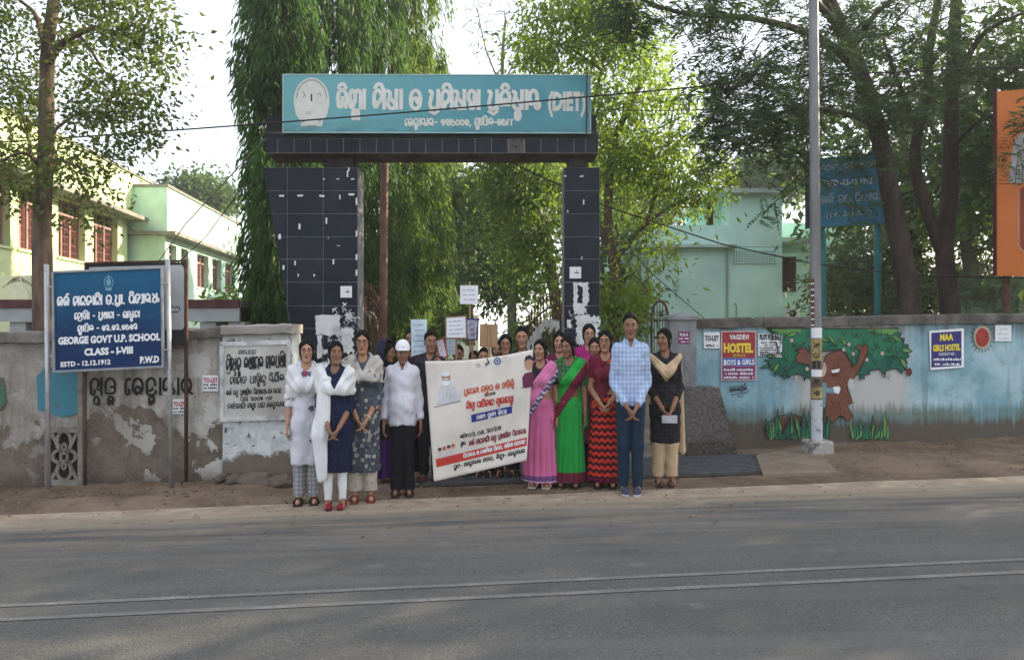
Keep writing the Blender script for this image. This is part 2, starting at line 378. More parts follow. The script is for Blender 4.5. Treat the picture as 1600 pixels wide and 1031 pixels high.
def odia(text):
    """a small shaper: Unicode Odia -> list of strokes in units of the letter height"""
    out = []; x = 0.0; i = 0; sx = 0; sw = 0; reph = False; pend_reph = False
    def put(ch, ox, oy, s):
        for st in OD[ch][1]: out.append([(ox + a * s, oy + b * s) for a, b in st])
    # move the e-sign before its cluster
    t = list(text); k = 0
    while k < len(t):
        if t[k] in 'େ':
            j = k - 1
            while j >= 2 and t[j-1] == '୍': j -= 2
            t.insert(j, t.pop(k))
        k += 1
    while i < len(t):
        ch = t[i]
        if ch == ' ': x += .55
        elif ch == 'ର' and i + 1 < len(t) and t[i+1] == '୍': pend_reph = True; i += 2; continue
        elif ch == '୍':
            i += 1; c2 = t[i]
            if c2 == 'ର': out.append([(sx + .1, -.12), (sx + sw * .5, -.28), (sx + sw * .8, -.12)])
            elif c2 == 'ୟ': out.append(A(x + .12, .45, .2, .5, 100, -100)); x += .42
            else: put(c2, sx + sw * .25, -.58, .5)
        elif ch == 'ା': out.append([(x + .08, 1), (x + .08, 0)]); x += .3
        elif ch == 'ି': out.append(A(sx + sw * .45, 1.08, sw * .3, .24, 5, 175))
        elif ch == 'ୀ': out.append(A(sx + sw * .5, 1.08, sw * .35, .24, 5, 175)); out.append([(x + .08, 1.05), (x + .08, 0)]); x += .3
        elif ch == 'ୁ': out.append(A(sx + sw * .55, -.28, .2, .15, 120, -140))
        elif ch == 'ୂ': out.append(A(sx + sw * .45, -.3, .28, .17, 160, -160))
        elif ch == 'େ': out.append(A(x + .28, .55, .25, .42, 60, 200) + A(x + .18, .2, .14, .18, 170, 420)); x += .55
        elif ch == 'ଁ': out.append(A(sx + sw * .5, 1.28, .2, .14, 180, 360)); out.append([(sx + sw * .46, 1.36), (sx + sw * .54, 1.36)])
        elif ch == '଼': out.append([(sx + sw * .4, -.2), (sx + sw * .5, -.2)])
        elif ch in OD:
            sx = x; sw = OD[ch][0]; put(ch, x, 0, 1); x += sw + .08
            if pend_reph: out.append([(sx + sw * .4, 1.08), (sx + sw * .6, 1.35), (sx + sw * .85, 1.3)]); pend_reph = False
        i += 1
    return out, x
def ribbon(mb, pts, half, fn, d, m=0):
    """flat stroke of constant width along 2-D points"""
    n = len(pts); pts = [Vector(p) for p in pts]
    L_, R_ = [], []
    for i, p in enumerate(pts):
        t = (pts[min(i+1, n-1)] - pts[max(i-1, 0)])
        if t.length < 1e-9: t = Vector((1, 0))
        t.normalize(); nn = Vector((-t.y, t.x)) * half
        if i == 0: p = p - t * half * .6
        if i == n - 1: p = p + t * half * .6
        L_.append(p + nn); R_.append(p - nn)
    vs = [fn(q.x, q.y, d + 4e-5 * i) for i, q in enumerate(L_)] + [fn(q.x, q.y, d + 4e-5 * i) for i, q in enumerate(R_)]
    mb.add(vs, [(i, n + i, n + i + 1, i + 1) for i in range(n - 1)], m)
def write_odia(text, pl, x0, x1, y0, y1, hgt, wt, mt, parent, name='lettering', d=.004, fit=True):
    """pl: PL; text runs from photo column x0 (baseline row y0) to x1 (baseline row y1)"""
    st, wd = odia(text); s = (x1 - x0) / wd; sl = (y1 - y0) / (x1 - x0)
    mb = MB()
    for k, q in enumerate(st):
        pts = [(x0 + a * s, y0 + a * s * sl - b * hgt) for a, b in q]
        ribbon(mb, pts, wt / 2, lambda a, b, dd: pl.hit(a, b, dd), d + .00018 * (k % 32))
    return mb.build(name, mt, parent)
_tc = {}
def latin_mesh(text, bold):
    key = (text, bold)
    if key in _tc: return _tc[key]
    cu = bpy.data.curves.new('t', 'FONT'); cu.body = text; cu.size = 1; cu.offset = bold; cu.resolution_u = 2
    o = bpy.data.objects.new('t', cu); COL.objects.link(o)
    dg = bpy.context.evaluated_depsgraph_get(); me = bpy.data.meshes.new_from_object(o.evaluated_get(dg))
    V = [(v.co.x, v.co.y) for v in me.vertices]; Fc = [tuple(p.vertices) for p in me.polygons]
    bpy.data.objects.remove(o); bpy.data.curves.remove(cu); bpy.data.meshes.remove(me)
    xs = [v[0] for v in V]; ys = [v[1] for v in V]
    _tc[key] = (V, Fc, min(xs), max(xs), .0, .729)
    return _tc[key]
def write_latin(text, pl, x0, x1, y0, y1, hgt, mt, parent, name='lettering', d=.004, bold=.03):
    V, Fc, a, b, lo, hi = latin_mesh(text, bold); s = (x1 - x0) / (b - a); sl = (y1 - y0) / (x1 - x0); h = hgt / (hi - lo)
    mb = MB(); mb.add([pl.hit(x0 + (vx - a) * s, y0 + (vx - a) * s * sl - vy * h, d) for vx, vy in V], Fc)
    return mb.build(name, mt, parent)
def poly_on(pl, pts, mt, parent, name, d=.004, thick=0):
    mb = MB()
    if thick: mb.prism(pts, d + thick, d, lambda a, b, dd: pl.hit(a, b, dd))
    else: mb.add([pl.hit(a, b, d) for a, b in pts], [tuple(range(len(pts)))])
    return mb.build(name, mt, parent)
def line_on(pl, pts, wt, mt, parent, name, d=.004):
    mb = MB(); ribbon(mb, pts, wt / 2, lambda a, b, dd: pl.hit(a, b, dd), d); return mb.build(name, mt, parent)
def rect(x0, y0, x1, y1): return [(x0, y0), (x1, y0), (x1, y1), (x0, y1)]
def scribble(pl, x0, x1, y, h, wt, mt, parent, name='fine_print', d=.004, seed=0, sl=0.0):
    """a line of print too small in the photograph to read: blocks of uneven width"""
    r = random.Random(seed); mb = MB(); x = x0
    while x < x1 - 1:
        w_ = min(x1 - x, r.uniform(1.2, 3.4) * h * .35)
        if r.random() < .84:
            yy = y + (x - x0) * sl; hh = h * r.uniform(.55, 1); mb.add([pl.hit(a, b, d) for a, b in rect(x, yy - hh, x + w_ * .72, yy)], [(0, 1, 2, 3)])
        x += w_
    return mb.build(name, mt, parent)
# ================= BOUNDARY WALLS =================
WHITE = mat('white_paint', (.78, .78, .76), .6, .03, 3, .05)
BLACKP = mat('black_paint', (.015, .015, .017), .7, .1, 5, .05)
PAPER = mat('paper', (.72, .73, .74), .85, .04, 4, .05)
RUST = mat('rusty_iron', (.085, .042, .028), .75, .25, 14, .3, metal=.2, grime=((.03, .022, .02), 9, .6))
STEEL = mat('galvanised_steel', (.42, .42, .42), .42, .1, 10, .1, metal=.6)
def wall_sheet(name, x0, x1, yf, ztop, thick, mt, parent, step=.05, amp=.012, zb=-.35, chip=None):
    """plastered wall: a grid front with real unevenness, plus top, back and ends"""
    nx_ = max(2, int((x1 - x0) / step)); nz_ = 34; mb = MB(); vs = []
    for i in range(nx_ + 1):
        x = x0 + (x1 - x0) * i / nx_
        for k in range(nz_ + 1):
            zt = ztop(x); z = zb + (zt - zb) * k / nz_
            n = MN.noise(Vector((x * 1.7, 0, z * 1.7))) * amp + MN.noise(Vector((x * 7, 3, z * 7))) * amp * .35
            if chip: n += chip(x, z)
            vs.append((x, yf(x) - n, z))
    fs = [(i * (nz_ + 1) + k, (i + 1) * (nz_ + 1) + k, (i + 1) * (nz_ + 1) + k + 1, i * (nz_ + 1) + k + 1) for i in range(nx_) for k in range(nz_)]
    mb.add(vs, fs)
    n0 = len(vs); b0 = (x0, yf(x0) + thick, zb); b1 = (x1, yf(x1) + thick, zb); t0 = (x0, yf(x0) + thick, ztop(x0)); t1 = (x1, yf(x1) + thick, ztop(x1))
    c0 = vs[0]; c1 = vs[nx_ * (nz_ + 1)]; d0 = vs[nz_]; d1 = vs[-1]
    mb.add([b0, b1, t1, t0, c0, c1, d1, d0], [(1, 0, 3, 2), (0, 4, 7, 3), (5, 1, 2, 6), (3, 7, 6, 2)])
    return mb.build(name, mt, parent, smooth=True)
def coping(x0, x1, yf, ztop, h, over, thick, mt, parent, seed=0, seg=.34):
    """rough cast coping: separate lengths, uneven edges"""
    r = random.Random(seed); x = x0
    while x < x1 - .05:
        l = min(seg * r.uniform(2.2, 4.2), x1 - x); 
        if x1 - (x + l) < .3: l = x1 - x
        mb = MB(); n = max(3, int(l / .09)); vs = []
        for i in range(n + 1):
            xx = x + l * i / n; j = lambda s: r.uniform(-s, s)
            f = yf(xx) - over + j(.008); bk = yf(xx) + thick + over; t = ztop(xx) + h + j(.007); lo = ztop(xx) + .001
            if r.random() < .12: t -= r.uniform(.01, .03); f += .015
            vs += [(xx, f, lo + j(.006)), (xx, f + j(.004), t - .018), (xx, f + .02, t), (xx, bk, t), (xx, bk, lo)]
        fs = []
        for i in range(n):
            for k in range(5):
                a = i * 5 + k; b_ = i * 5 + (k + 1) % 5; fs.append((a, a + 5, b_ + 5, b_))
        fs += [(0, 1, 2, 3, 4), tuple(n * 5 + k for k in (4, 3, 2, 1, 0))]
        mb.add(vs, fs); mb.build('coping', mt, parent); x += l + .004
# --- left wall ---
yL = lambda x: 8.06 + .062 * x
zL = lambda x: 1.50 + .026 * (x + 2.34)
m, N, L, b = nodes('peeling_plaster'); g = G(m); p = g.pos(); x, y, z = g.xyz(p)
n1 = g.noise(g.map(p, (1, 1, 1.1)), 1.5, 7); n2 = g.noise(p, 6, 8, .7); n3 = g.noise(p, 30, 5); drip = g.noise(g.map(p, (7, 7, .8)), 1.0, 7)
upper = g.mix(g.ramp(n2, .35, .65), (.36, .335, .29), (.52, .495, .45))
upper = g.mix(g.ramp(drip, .45, .7, 0, .75), upper, (.14, .122, .10))
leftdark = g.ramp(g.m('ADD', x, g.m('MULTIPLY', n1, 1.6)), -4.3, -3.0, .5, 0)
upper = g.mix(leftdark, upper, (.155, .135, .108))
bare = g.mix(g.ramp(n2, .3, .7), (.135, .108, .083), (.20, .165, .13))
bare = g.mix(g.ramp(n3, .5, .7, 0, .6), bare, (.085, .07, .055))
lim = g.m('ADD', z, g.m('MULTIPLY', g.m('SUBTRACT', n1, .5), 1.7)); lim = g.m('ADD', lim, g.m('MULTIPLY', g.m('SUBTRACT', n2, .5), .55))
f = g.ramp(lim, .60, .625, 1, 0)
c = g.mix(f, upper, bare)
chips = g.m('MULTIPLY', g.ramp(g.noise(p, 2.7, 9, .65), .555, .57), g.ramp(x, -4.6, -3.2, .25, 1))
c = g.mix(chips, c, (.52, .505, .47))
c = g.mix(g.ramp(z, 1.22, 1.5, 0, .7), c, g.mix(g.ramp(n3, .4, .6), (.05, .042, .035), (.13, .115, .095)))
c = g.mix(g.ramp(g.m('ADD', z, g.m('MULTIPLY', n2, .25)), .02, .30, .85, 0), c, (.085, .065, .05))
L.new(c, b.inputs['Base Color']); b.inputs['Roughness'].default_value = .95; b.inputs['Specular IOR Level'].default_value = .15
L.new(g.bump(g.m('ADD', g.m('MULTIPLY', f, -1.2), g.m('ADD', g.m('MULTIPLY', chips, .6), g.m('ADD', n2, n3))), .55, .02), b.inputs['Normal'])
PLAST = m
CONC = mat('weathered_concrete', (.17, .155, .135), .95, .2, 5, .6, 40, grime=((.045, .04, .034), 2.2, .8))
CONCL = mat('pale_cast_concrete', (.34, .32, .29), .95, .2, 6, .6, 40, grime=((.08, .07, .06), 3.0, .85))
wl = empty('boundary_wall', (-6, yL(-6), -.15), 'weathered roadside wall with peeling plaster and black painted Odia letters, left of the gateway', 'wall')
def chipL(x, z):
    return .012 if MN.noise(Vector((x * 1.3, 5, z * 1.6))) * .8 + z > .62 else 0
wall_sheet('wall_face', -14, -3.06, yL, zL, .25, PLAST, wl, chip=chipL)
coping(-14, -3.07, yL, zL, .12, .05, .25, CONC, wl, 3)
plL = PL((-6, yL(-6) - .018, 0), (.062, -1, 0))
# painted blue patch under the sign board, black letters
BLUEP = mat('faded_blue_paint', (.055, .20, .26), .85, .25, 5, .2, col2=(.13, .115, .09), thr=.60)
poly_on(plL, [(58, 588), (72, 573), (124, 578), (124, 645), (100, 652), (60, 640)], BLUEP, wl, 'blue_paint_patch', .010)
GRNP = mat('faded_green_paint', (.05, .14, .09), .85, .25, 5, .2, col2=(.12, .105, .08), thr=.54)
poly_on(plL, [(-40, 590), (6, 590), (10, 628), (2, 640), (-40, 650)], GRNP, wl, 'green_paint_patch', .010)
write_odia('ସ୍ୱଚ୍ଛ ଢେଙ୍କାନାଳ'.replace('ୱ','ବ'), plL, 142, 306, 617, 616, 26, 3.7, mat('worn_black_lettering', (.016, .016, .016), .9, .2, 9, .1, col2=(.12, .11, .10), thr=.68), wl, d=.013)
# concrete jali set in the wall, dark behind
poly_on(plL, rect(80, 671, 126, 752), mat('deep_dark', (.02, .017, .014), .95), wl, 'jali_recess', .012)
mb = MB(); pf = lambda a, b, dd: plL.hit(a, b, dd)
for q in (rect(76, 668, 130, 675), rect(76, 748, 130, 757), rect(74, 668, 80, 757), rect(125, 570, 132, 757)): mb.prism(q, .05, .012, pf)
for (px, py, rx, ry, w_) in ((103, 690, 11, 17, 2.4), (103, 734, 11, 15, 2.4), (103, 712, 19, 11, 2.4), (103, 712, 5, 20, 1.8)):
    for o_ in (w_,): 
        for i in range(18):
            t0, t1 = R(20 * i), R(20 * i + 20)
            q = [(px + (rx + o_) * cos(t0), py + (ry + o_) * sin(t0)), (px + (rx + o_) * cos(t1), py + (ry + o_) * sin(t1)), (px + (rx - o_) * cos(t1), py + (ry - o_) * sin(t1)), (px + (rx - o_) * cos(t0), py + (ry - o_) * sin(t0))]
            mb.prism(q, .043, .014, pf)
for q in (rect(80, 709, 88, 714), rect(118, 709, 126, 714), [(80, 675), (86, 675), (97, 696), (92, 699)], [(120, 675), (126, 675), (114, 699), (110, 696)], [(80, 748), (86, 748), (97, 730), (92, 726)], [(120, 748), (126, 748), (114, 726), (110, 730)]): mb.prism(q, .04, .014, pf)
mb.build('jali', mat('jali_concrete', (.21, .19, .16), .95, .15, 8, .5, 40), wl)
# small white paper bills on the wall
REDP = mat('red_print', (.45, .05, .04), .8)
for (a, b_, c_, d_, t, w0, w1, lab) in ((317, 586, 342, 611, 'TO-LET', 319, 341, 'small white TO-LET bill pasted high on the peeling wall beside the plaque'), (271, 623, 290, 646, 'TO-LET', 272, 289, 'torn white TO-LET bill pasted low behind the brown sign post')):
    n = empty('paper_bill', plL.hit((a + c_) / 2, d_, .02), lab, 'bill')
    poly_on(plL, rect(a, b_, c_, d_), PAPER, n, 'sheet', .014, .003); write_latin(t, plL, w0, w1, b_ + 11, b_ + 11, 7, REDP, n, d=.020, bold=.04)
    scribble(plL, w0, w1, b_ + 16, 3, 1, BLACKP, n, d=.020); scribble(plL, w0, w1, b_ + 21, 3, 1, BLACKP, n, d=.020, seed=3)
# --- end pier of the left wall, with the inscribed plaque ---
we = empty('wall_end_pier', (-2.75, yL(-2.75), -.1), 'whitewashed end of the roadside wall carrying the inscribed plaque beside the gate', 'wall')
m, N, L, b = nodes('flaking_whitewash'); g = G(m); p = g.pos(); x, y, z = g.xyz(p)
n1 = g.noise(p, 2.2, 7); n2 = g.noise(p, 8, 8, .7); n3 = g.noise(p, 34, 5)
c = g.mix(g.ramp(n2, .35, .6), (.46, .48, .48), (.64, .66, .655))
c = g.mix(g.ramp(g.noise(g.map(p, (6, 6, 1)), 1.2, 6), .5, .72, 0, .6), c, (.24, .22, .19))
c = g.mix(g.ramp(g.noise(p, 13, 4), .60, .63), c, (.12, .12, .115))
lo = g.ramp(g.m('ADD', z, g.m('MULTIPLY', g.m('SUBTRACT', n1, .5), .5)), .20, .24, 1, 0)
c = g.mix(lo, c, g.mix(n2, (.12, .095, .075), (.22, .18, .145)))
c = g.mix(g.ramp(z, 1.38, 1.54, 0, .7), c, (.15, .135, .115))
L.new(c, b.inputs['Base Color']); b.inputs['Roughness'].default_value = .92; b.inputs['Specular IOR Level'].default_value = .15
L.new(g.bump(g.m('ADD', g.m('MULTIPLY', lo, -1), n2), .5, .02), b.inputs['Normal'])
zE = lambda x: zL(x) + .03
yE = lambda x: yL(x) - .06
wall_sheet('wall_face', -3.055, -2.34, yE, zE, .34, m, we, amp=.014)
coping(-3.06, -2.33, yE, zE, .10, .05, .34, CONCL, we, 5, seg=.17)
plE = PL((-3, yE(-3) - .012, 0), (.062, -1, 0))
for q in (rect(345, 535, 453, 541), rect(345, 648, 453, 656), rect(345, 535, 351, 656), rect(448, 535, 454, 651)):
    pass
pq = empty('inscribed_plaque', plE.hit(400, 655, .02), 'greyed white plaque with black Odia inscription set on the wall end', 'plaque')
poly_on(plE, [(351, 541), (450, 538), (450, 648), (351, 652)], mat('plaque_stone', (.50, .485, .45), .85, .10, 5, .15, grime=((.2, .17, .13), 2.5, .6)), pq, 'slab', .012, .012)
FRW = mat('plaque_frame_paint', (.55, .56, .55), .9, .1, 7, .4, grime=((.16, .14, .12), 5, .7))
for i, q in enumerate(([(345, 534), (455, 531), (454, 538), (346, 541)], [(346, 652), (450, 648), (453, 655), (345, 658)], [(345, 534.6), (351, 541), (351, 652), (345, 657.5)], [(450, 538.2), (455, 532), (453.5, 654.6), (450, 648.4)])):
    poly_on(plE, q, FRW, pq, 'frame_moulding', .012, .026 + .002 * (i % 2))
bl = mat('plaque_lettering', (.02, .02, .022), .8, .2, 12, .05, col2=(.22, .21, .19), thr=.66)
for (t, xa, xb, ya, yb, h_, wt) in (('ମାନ୍ୟବର', 374, 402, 553, 552.5, 6, 1.1), ('ଶ୍ରୀଯୁକ୍ତ ତଥାଗତ ସତପଥୀ', 355, 448, 579, 573, 19, 2.2), ('ସାଂସଦ ପାଣ୍ଠିରୁ ନିର୍ମିତ'.replace('ଂ', ''), 361, 446, 600, 595, 11, 1.6),
        ('ଜର୍ଜ ଉଚ୍ଚ ପ୍ରାଥମିକ ବିଦ୍ୟାଳୟ ଢେ.ନଗର', 355, 441, 617, 613, 7, 1.2), ('ବର୍ଷ ୨୦୦୭ -୦୮', 377, 428, 626, 624, 6.5, 1.3), ('କାର୍ଯ୍ୟକାରୀ ସଂସ୍ଥା ପୌର ଢେଙ୍କାନାଳ'.replace('ଂ', '').replace('ୌ', 'ା'), 357, 446, 638, 634, 7, 1.2)):
    write_odia(t, plE, xa, xb, ya, yb, h_, wt, bl, pq, d=.026)
# rubble foot of the pier: rough lumps
STONE = mat('rubble', (.15, .115, .088), .95, .25, 4, .7, 22, grime=((.07, .055, .045), 3, .7))
def lump(name, c, r, mt, parent=None, seed=0, sub=2, amp=.22):
    import bmesh
    bm = bmesh.new(); bmesh.ops.create_icosphere(bm, subdivisions=sub, radius=1)
    for v in bm.verts:
        k = 1 + amp * MN.noise(v.co * 1.6 + Vector((seed * 7.3, 0, 0))) + amp * .5 * MN.noise(v.co * 4 + Vector((seed, 2, 0)))
        v.co = Vector((v.co.x * r[0] * k, v.co.y * r[1] * k, v.co.z * r[2] * k))
    me = bpy.data.meshes.new(name); bm.to_mesh(me); bm.free(); me.materials.append(mt)
    o = bpy.data.objects.new(name, me); link(o, parent); o.location = c
    if parent: pinv(o, parent)
    return o
for k, (px, py, rx, rz) in enumerate(((400, 756, .20, .12), (366, 748, .07, .05), (438, 756, .13, .09), (348, 745, .05, .04), (420, 763, .09, .06), (384, 766, .06, .04))):
    c = P(px, py, 7.66); lump('footing', (c.x, c.y, max(c.z, -.02)), (rx, .17, rz), STONE, we, k, 3)
r = random.Random(5)
proto = None
for k in range(46):
    px = r.uniform(-20, 375); Y = r.uniform(7.0, 7.5); x = (px - 800) * Y / F
    s = r.choice((.012, .016, .02, .03)); 
    if k in (3, 9): s = .045
    z = ground_h(x, Y) + s * .3
    if proto is None or k % 6 == 0: o = proto = lump('stone', (x, Y, z), (s, s * .8, s * .6), STONE, None, k, 1)
    else: o = proto.copy(); COL.objects.link(o); o.location = (x, Y, z); o.rotation_euler = (0, 0, r.uniform(0, 6))
    tag(o, 'loose stone lying in the dirt at the foot of the peeling wall', 'stone', 'stones in the dirt below the left wall')
for k in range(22):
    px = r.uniform(1300, 1620); Y = r.uniform(7.7, 8.9); x = (px - 800) * Y / F; s = r.choice((.01, .014, .02, .026))
    o = proto.copy(); COL.objects.link(o); o.location = (x, Y, ground_h(x, Y) + s * .2); o.rotation_euler = (0, 0, r.uniform(0, 6)); o.scale = (s / .02,) * 3
    tag(o, 'loose stone lying in the dirt below the painted blue wall', 'stone', 'stones in the dirt below the right wall')

# --- right wall ---
yR = lambda x: 9.2 + .062 * x
zR = lambda x: 1.60 + .0165 * (x - 2.3)
m, N, L, b = nodes('painted_blue_wall'); g = G(m); p = g.pos(); x, y, z = g.xyz(p)
n1 = g.noise(p, 1.1, 6); n2 = g.noise(p, 5, 8, .7); n3 = g.noise(p, 26, 5); drip = g.noise(g.map(p, (9, 9, .7)), 1.0, 7)
c = g.mix(g.ramp(n1, .42, .60), (.20, .36, .42), (.36, .52, .56))
c = g.mix(g.ramp(n2, .48, .72, 0, .55), c, (.15, .20, .20))
c = g.mix(g.ramp(n2, .50, .30, 0, .5), c, (.36, .45, .46))
c = g.mix(g.ramp(drip, .5, .72, 0, .6), c, (.14, .16, .145))
cream = g.m('MULTIPLY', g.m('MULTIPLY', g.ramp(x, 3.45, 3.8), g.ramp(x, 5.25, 4.95)), g.ramp(z, .42, .60))
c = g.mix(g.m('MULTIPLY', cream, g.ramp(n1, .28, .5, .45, .95)), c, (.46, .45, .42))
gr = g.noise(g.map(p, (16, 16, 1.2)), 1.3, 6)
glim = g.m('ADD', z, g.m('MULTIPLY', g.m('SUBTRACT', gr, .5), -.38))
c = g.mix(g.m('MULTIPLY', g.ramp(glim, .50, .66, .8, 0), g.ramp(n1, .3, .6, .35, 1)), c, (.085, .11, .07))
c = g.mix(g.ramp(g.m('ADD', glim, g.m('MULTIPLY', n2, .1)), .40, .52, .95, 0), c, g.mix(n2, (.075, .06, .048), (.14, .11, .085)))
c = g.mix(g.m('MULTIPLY', g.ramp(z, 1.42, 1.6, 0, .6), g.ramp(drip, .35, .6)), c, (.09, .09, .08))
L.new(c, b.inputs['Base Color']); b.inputs['Roughness'].default_value = .9; b.inputs['Specular IOR Level'].default_value = .2
L.new(g.bump(g.m('ADD', n2, g.m('MULTIPLY', n3, .6)), .4, .012), b.inputs['Normal'])
wr = empty('mural_wall', (4.5, yR(4.5), 0), 'light blue roadside wall with a painted laughing tree, right of the gateway', 'wall')
wall_sheet('wall_face', 2.30, 14, yR, zR, .25, m, wr, step=.06, amp=.008)
coping(2.28, 14, yR, zR, .125, .05, .25, mat('lichened_coping', (.13, .12, .105), .95, .25, 6, .7, 40, grime=((.05, .045, .04), 2.5, .8)), wr, 8)
plR = PL((4, yR(4) - .010, 0), (.062, -1, 0))
# gate post at the end of the right wall
gp = empty('gate_post', (2.12, 9.1, .03), 'grey concrete gate post with a low pointed top, purple bill on it', 'post')
m = mat('grey_post_plaster', (.24, .25, .25), .92, .2, 5, .5, 35, grime=((.08, .08, .078), 3, .75), stretch=(1, 1, .4))
mb = MB(); x0, x1 = 1.945, 2.275; y0, y1 = 9.12, 9.45
mb.box(x0, x1, y0, y1, -.2, 1.70); mb.box(x0 - .03, x1 + .03, y0 - .03, y1 + .03, 1.701, 1.735)
mb.add([(x0 - .03, y0 - .03, 1.736), (x1 + .03, y0 - .03, 1.736), (x1 + .03, y1 + .03, 1.736), (x0 - .03, y1 + .03, 1.736), ((x0 + x1) / 2, y0 + .03, 1.80), ((x0 + x1) / 2, y1 - .03, 1.80)], [(0, 1, 4), (1, 2, 5, 4), (2, 3, 5), (3, 0, 4, 5)])
mb.build('shaft', m, gp)
plP = PL((2, 9.12, 0), (0, -1, 0))
PURP = mat('purple_print', (.16, .02, .10), .6)
n = empty('purple_bill', plP.hit(1069, 537, .005), 'small dark purple printed bill pasted on the grey gate post', 'bill')
poly_on(plP, rect(1060, 518, 1077, 537), PURP, n, 'sheet', .002, .003); write_latin('M.A.A', plP, 1062, 1075, 525, 525, 5, PAPER, n, d=.008); scribble(plP, 1061, 1076, 530, 2.5, 1, PAPER, n, d=.008); scribble(plP, 1061, 1076, 535, 2.5, 1, PAPER, n, d=.008, seed=2)
# rough sloping buttress of rendered rubble
PEB = mat('rough_render', (.135, .122, .115), .95, .3, 30, 1.0, 60, grime=((.06, .052, .047), 2, .6))
bt = empty('rubble_buttress', (2.6, 8.95, 0), 'rough brown rendered buttress sloping against the gate post and blue wall', 'buttress')
pb = PL((2.4, 9.0, 0), (.03, -1, 0))
def rough_prism(name, poly, pl_, d0, d1, mt, parent, amp=.012):
    """a prism whose front face is a displaced grid clipped to the outline"""
    xs = [q[0] for q in poly]; ys = [q[1] for q in poly]; mb = MB(); mb.prism(poly, d1 - .004, d0, lambda a, b, dd: pl_.hit(a, b, dd))
    o = mb.build(name, mt, parent)
    return o
rough_prism('buttress_body', [(1060, 604), (1124, 606), (1134, 640), (1143, 682), (1150, 700), (1150, 730), (1052, 735)], pb, -.35, .0, PEB, bt)
rough_prism('buttress_step', [(1064, 690), (1146, 686), (1147, 730), (1062, 735)], pb, -.3, .12, mat('damp_render', (.085, .072, .062), .95, .3, 25, 1.0, 50), bt)
# ================= MURAL (flat paint on the right wall) =================
mg = [mat('mural_deep_green', (.02, .11, .07), .85, .12, 4, .1), mat('mural_green', (.03, .165, .09), .85, .12, 4, .1), mat('mural_light_green', (.12, .27, .08), .85, .12, 4, .1)]
MBR = mat('mural_brown', (.17, .07, .045), .85, .12, 5, .1); MOUT = mat('mural_outline', (.03, .02, .015), .85)
MDB = mat('mural_dark_brown', (.12, .035, .02), .85)
def blob(cx, cy, rx, ry, n=24, s=0, lobes=0, amp=0.0, a0=0, a1=360):
    r = random.Random(s); return [(cx + rx * (1 + amp * (-1) ** i) * cos(R(a0 + (a1 - a0) * i / n)), cy + ry * (1 + amp * (-1) ** i) * sin(R(a0 + (a1 - a0) * i / n))) for i in range(n)]
# crown: leaf-edged outline
top = [(1196, 513)] + [(x, 513) for x in range(1210, 1400, 30)] + [(1400, 512)]
def leafy(pts, s=0, tip=5):
    out = []; r = random.Random(s)
    for i in range(len(pts) - 1):
        (ax, ay), (bx, by) = pts[i], pts[i+1]; L_ = math.hypot(bx - ax, by - ay); n = max(1, int(L_ / 9))
        nxn, nyn = (by - ay) / L_, -(bx - ax) / L_
        for k in range(n):
            t = k / n; out.append((ax + (bx - ax) * t, ay + (by - ay) * t)); t += .62 / n; q = tip * r.uniform(.7, 1.3)
            out.append((ax + (bx - ax) * t + nxn * q, ay + (by - ay) * t + nyn * q))
    return out
edge_r = [(1402, 512), (1412, 528), (1424, 548), (1416, 566), (1421, 580), (1408, 584), (1394, 576), (1380, 586), (1366, 578), (1350, 592), (1342, 595), (1332, 572), (1322, 560), (1308, 548)]
edge_l = [(1290, 548), (1278, 566), (1270, 592), (1256, 596), (1246, 584), (1232, 592), (1222, 588), (1210, 589), (1202, 576), (1192, 562), (1206, 555), (1214, 545), (1203, 534), (1205, 522), (1196, 513)]
crown = top + [(a, b) for a, b in leafy(edge_r, 1, -5)] + leafy(edge_l, 2, -5)
mural = []
def mpoly(pts, mt, name, d): mural.append(poly_on(plR, pts, mt, wr, name, d))
mpoly(crown, mg[0], 'mural_crown', .010)
# mid and light leaf tiers
mpoly([(1204, 514)] + [(x, 514) for x in range(1210, 1400, 30)] + [(1396, 513)] + leafy([(1398, 513), (1414, 545), (1405, 562), (1388, 556), (1372, 566), (1354, 552), (1330, 556), (1300, 540), (1276, 544), (1250, 556), (1236, 570), (1222, 560), (1208, 562), (1206, 540), (1212, 528), (1204, 514)], 5, -4), mg[1], 'mural_leaf_tier', .0125)
for (cx, cy, s) in ((1240, 516, 0), (1392, 517, 3)): mpoly([(cx - 45, 514), (cx + 20, 514)] + leafy([(cx + 20, 514), (cx, 524), (cx - 22, 522), (cx - 45, 514)], s, -3), mg[2], 'mural_leaf_tier', .015)
for k, (cx, cy, an, ln, wd, mi) in enumerate(((1204, 556, 190, 14, 6, 2), (1212, 574, 120, 20, 6, 2), (1196, 572, 160, 16, 5, 1), (1226, 584, 100, 14, 6, 0), (1238, 522, 160, 18, 6, 2), (1414, 547, 10, 16, 7, 2), (1410, 566, 60, 18, 7, 2), (1398, 528, 30, 16, 7, 2), (1286, 530, 210, 20, 5, 2), (1300, 532, 230, 20, 5, 2), (1318, 534, 240, 16, 5, 2))):
    c_, s_ = cos(R(an)), sin(R(an))
    q = [(cx + c_ * ln * t - s_ * wd * u, cy + s_ * ln * t + c_ * wd * u) for t, u in ((-.5, 0), (-.1, .5), (.3, .4), (.7, 0), (.3, -.4), (-.1, -.5))]
    mpoly(q, mg[mi], 'mural_leaf', .0175 + .001 * (k % 2)); line_on(plR, q + [q[0]], 1.0, MOUT, wr, 'mural_outline', .0195)
line_on(plR, crown + [crown[0]], 1.3, MOUT, wr, 'mural_outline', .0185)
rq = random.Random(3)
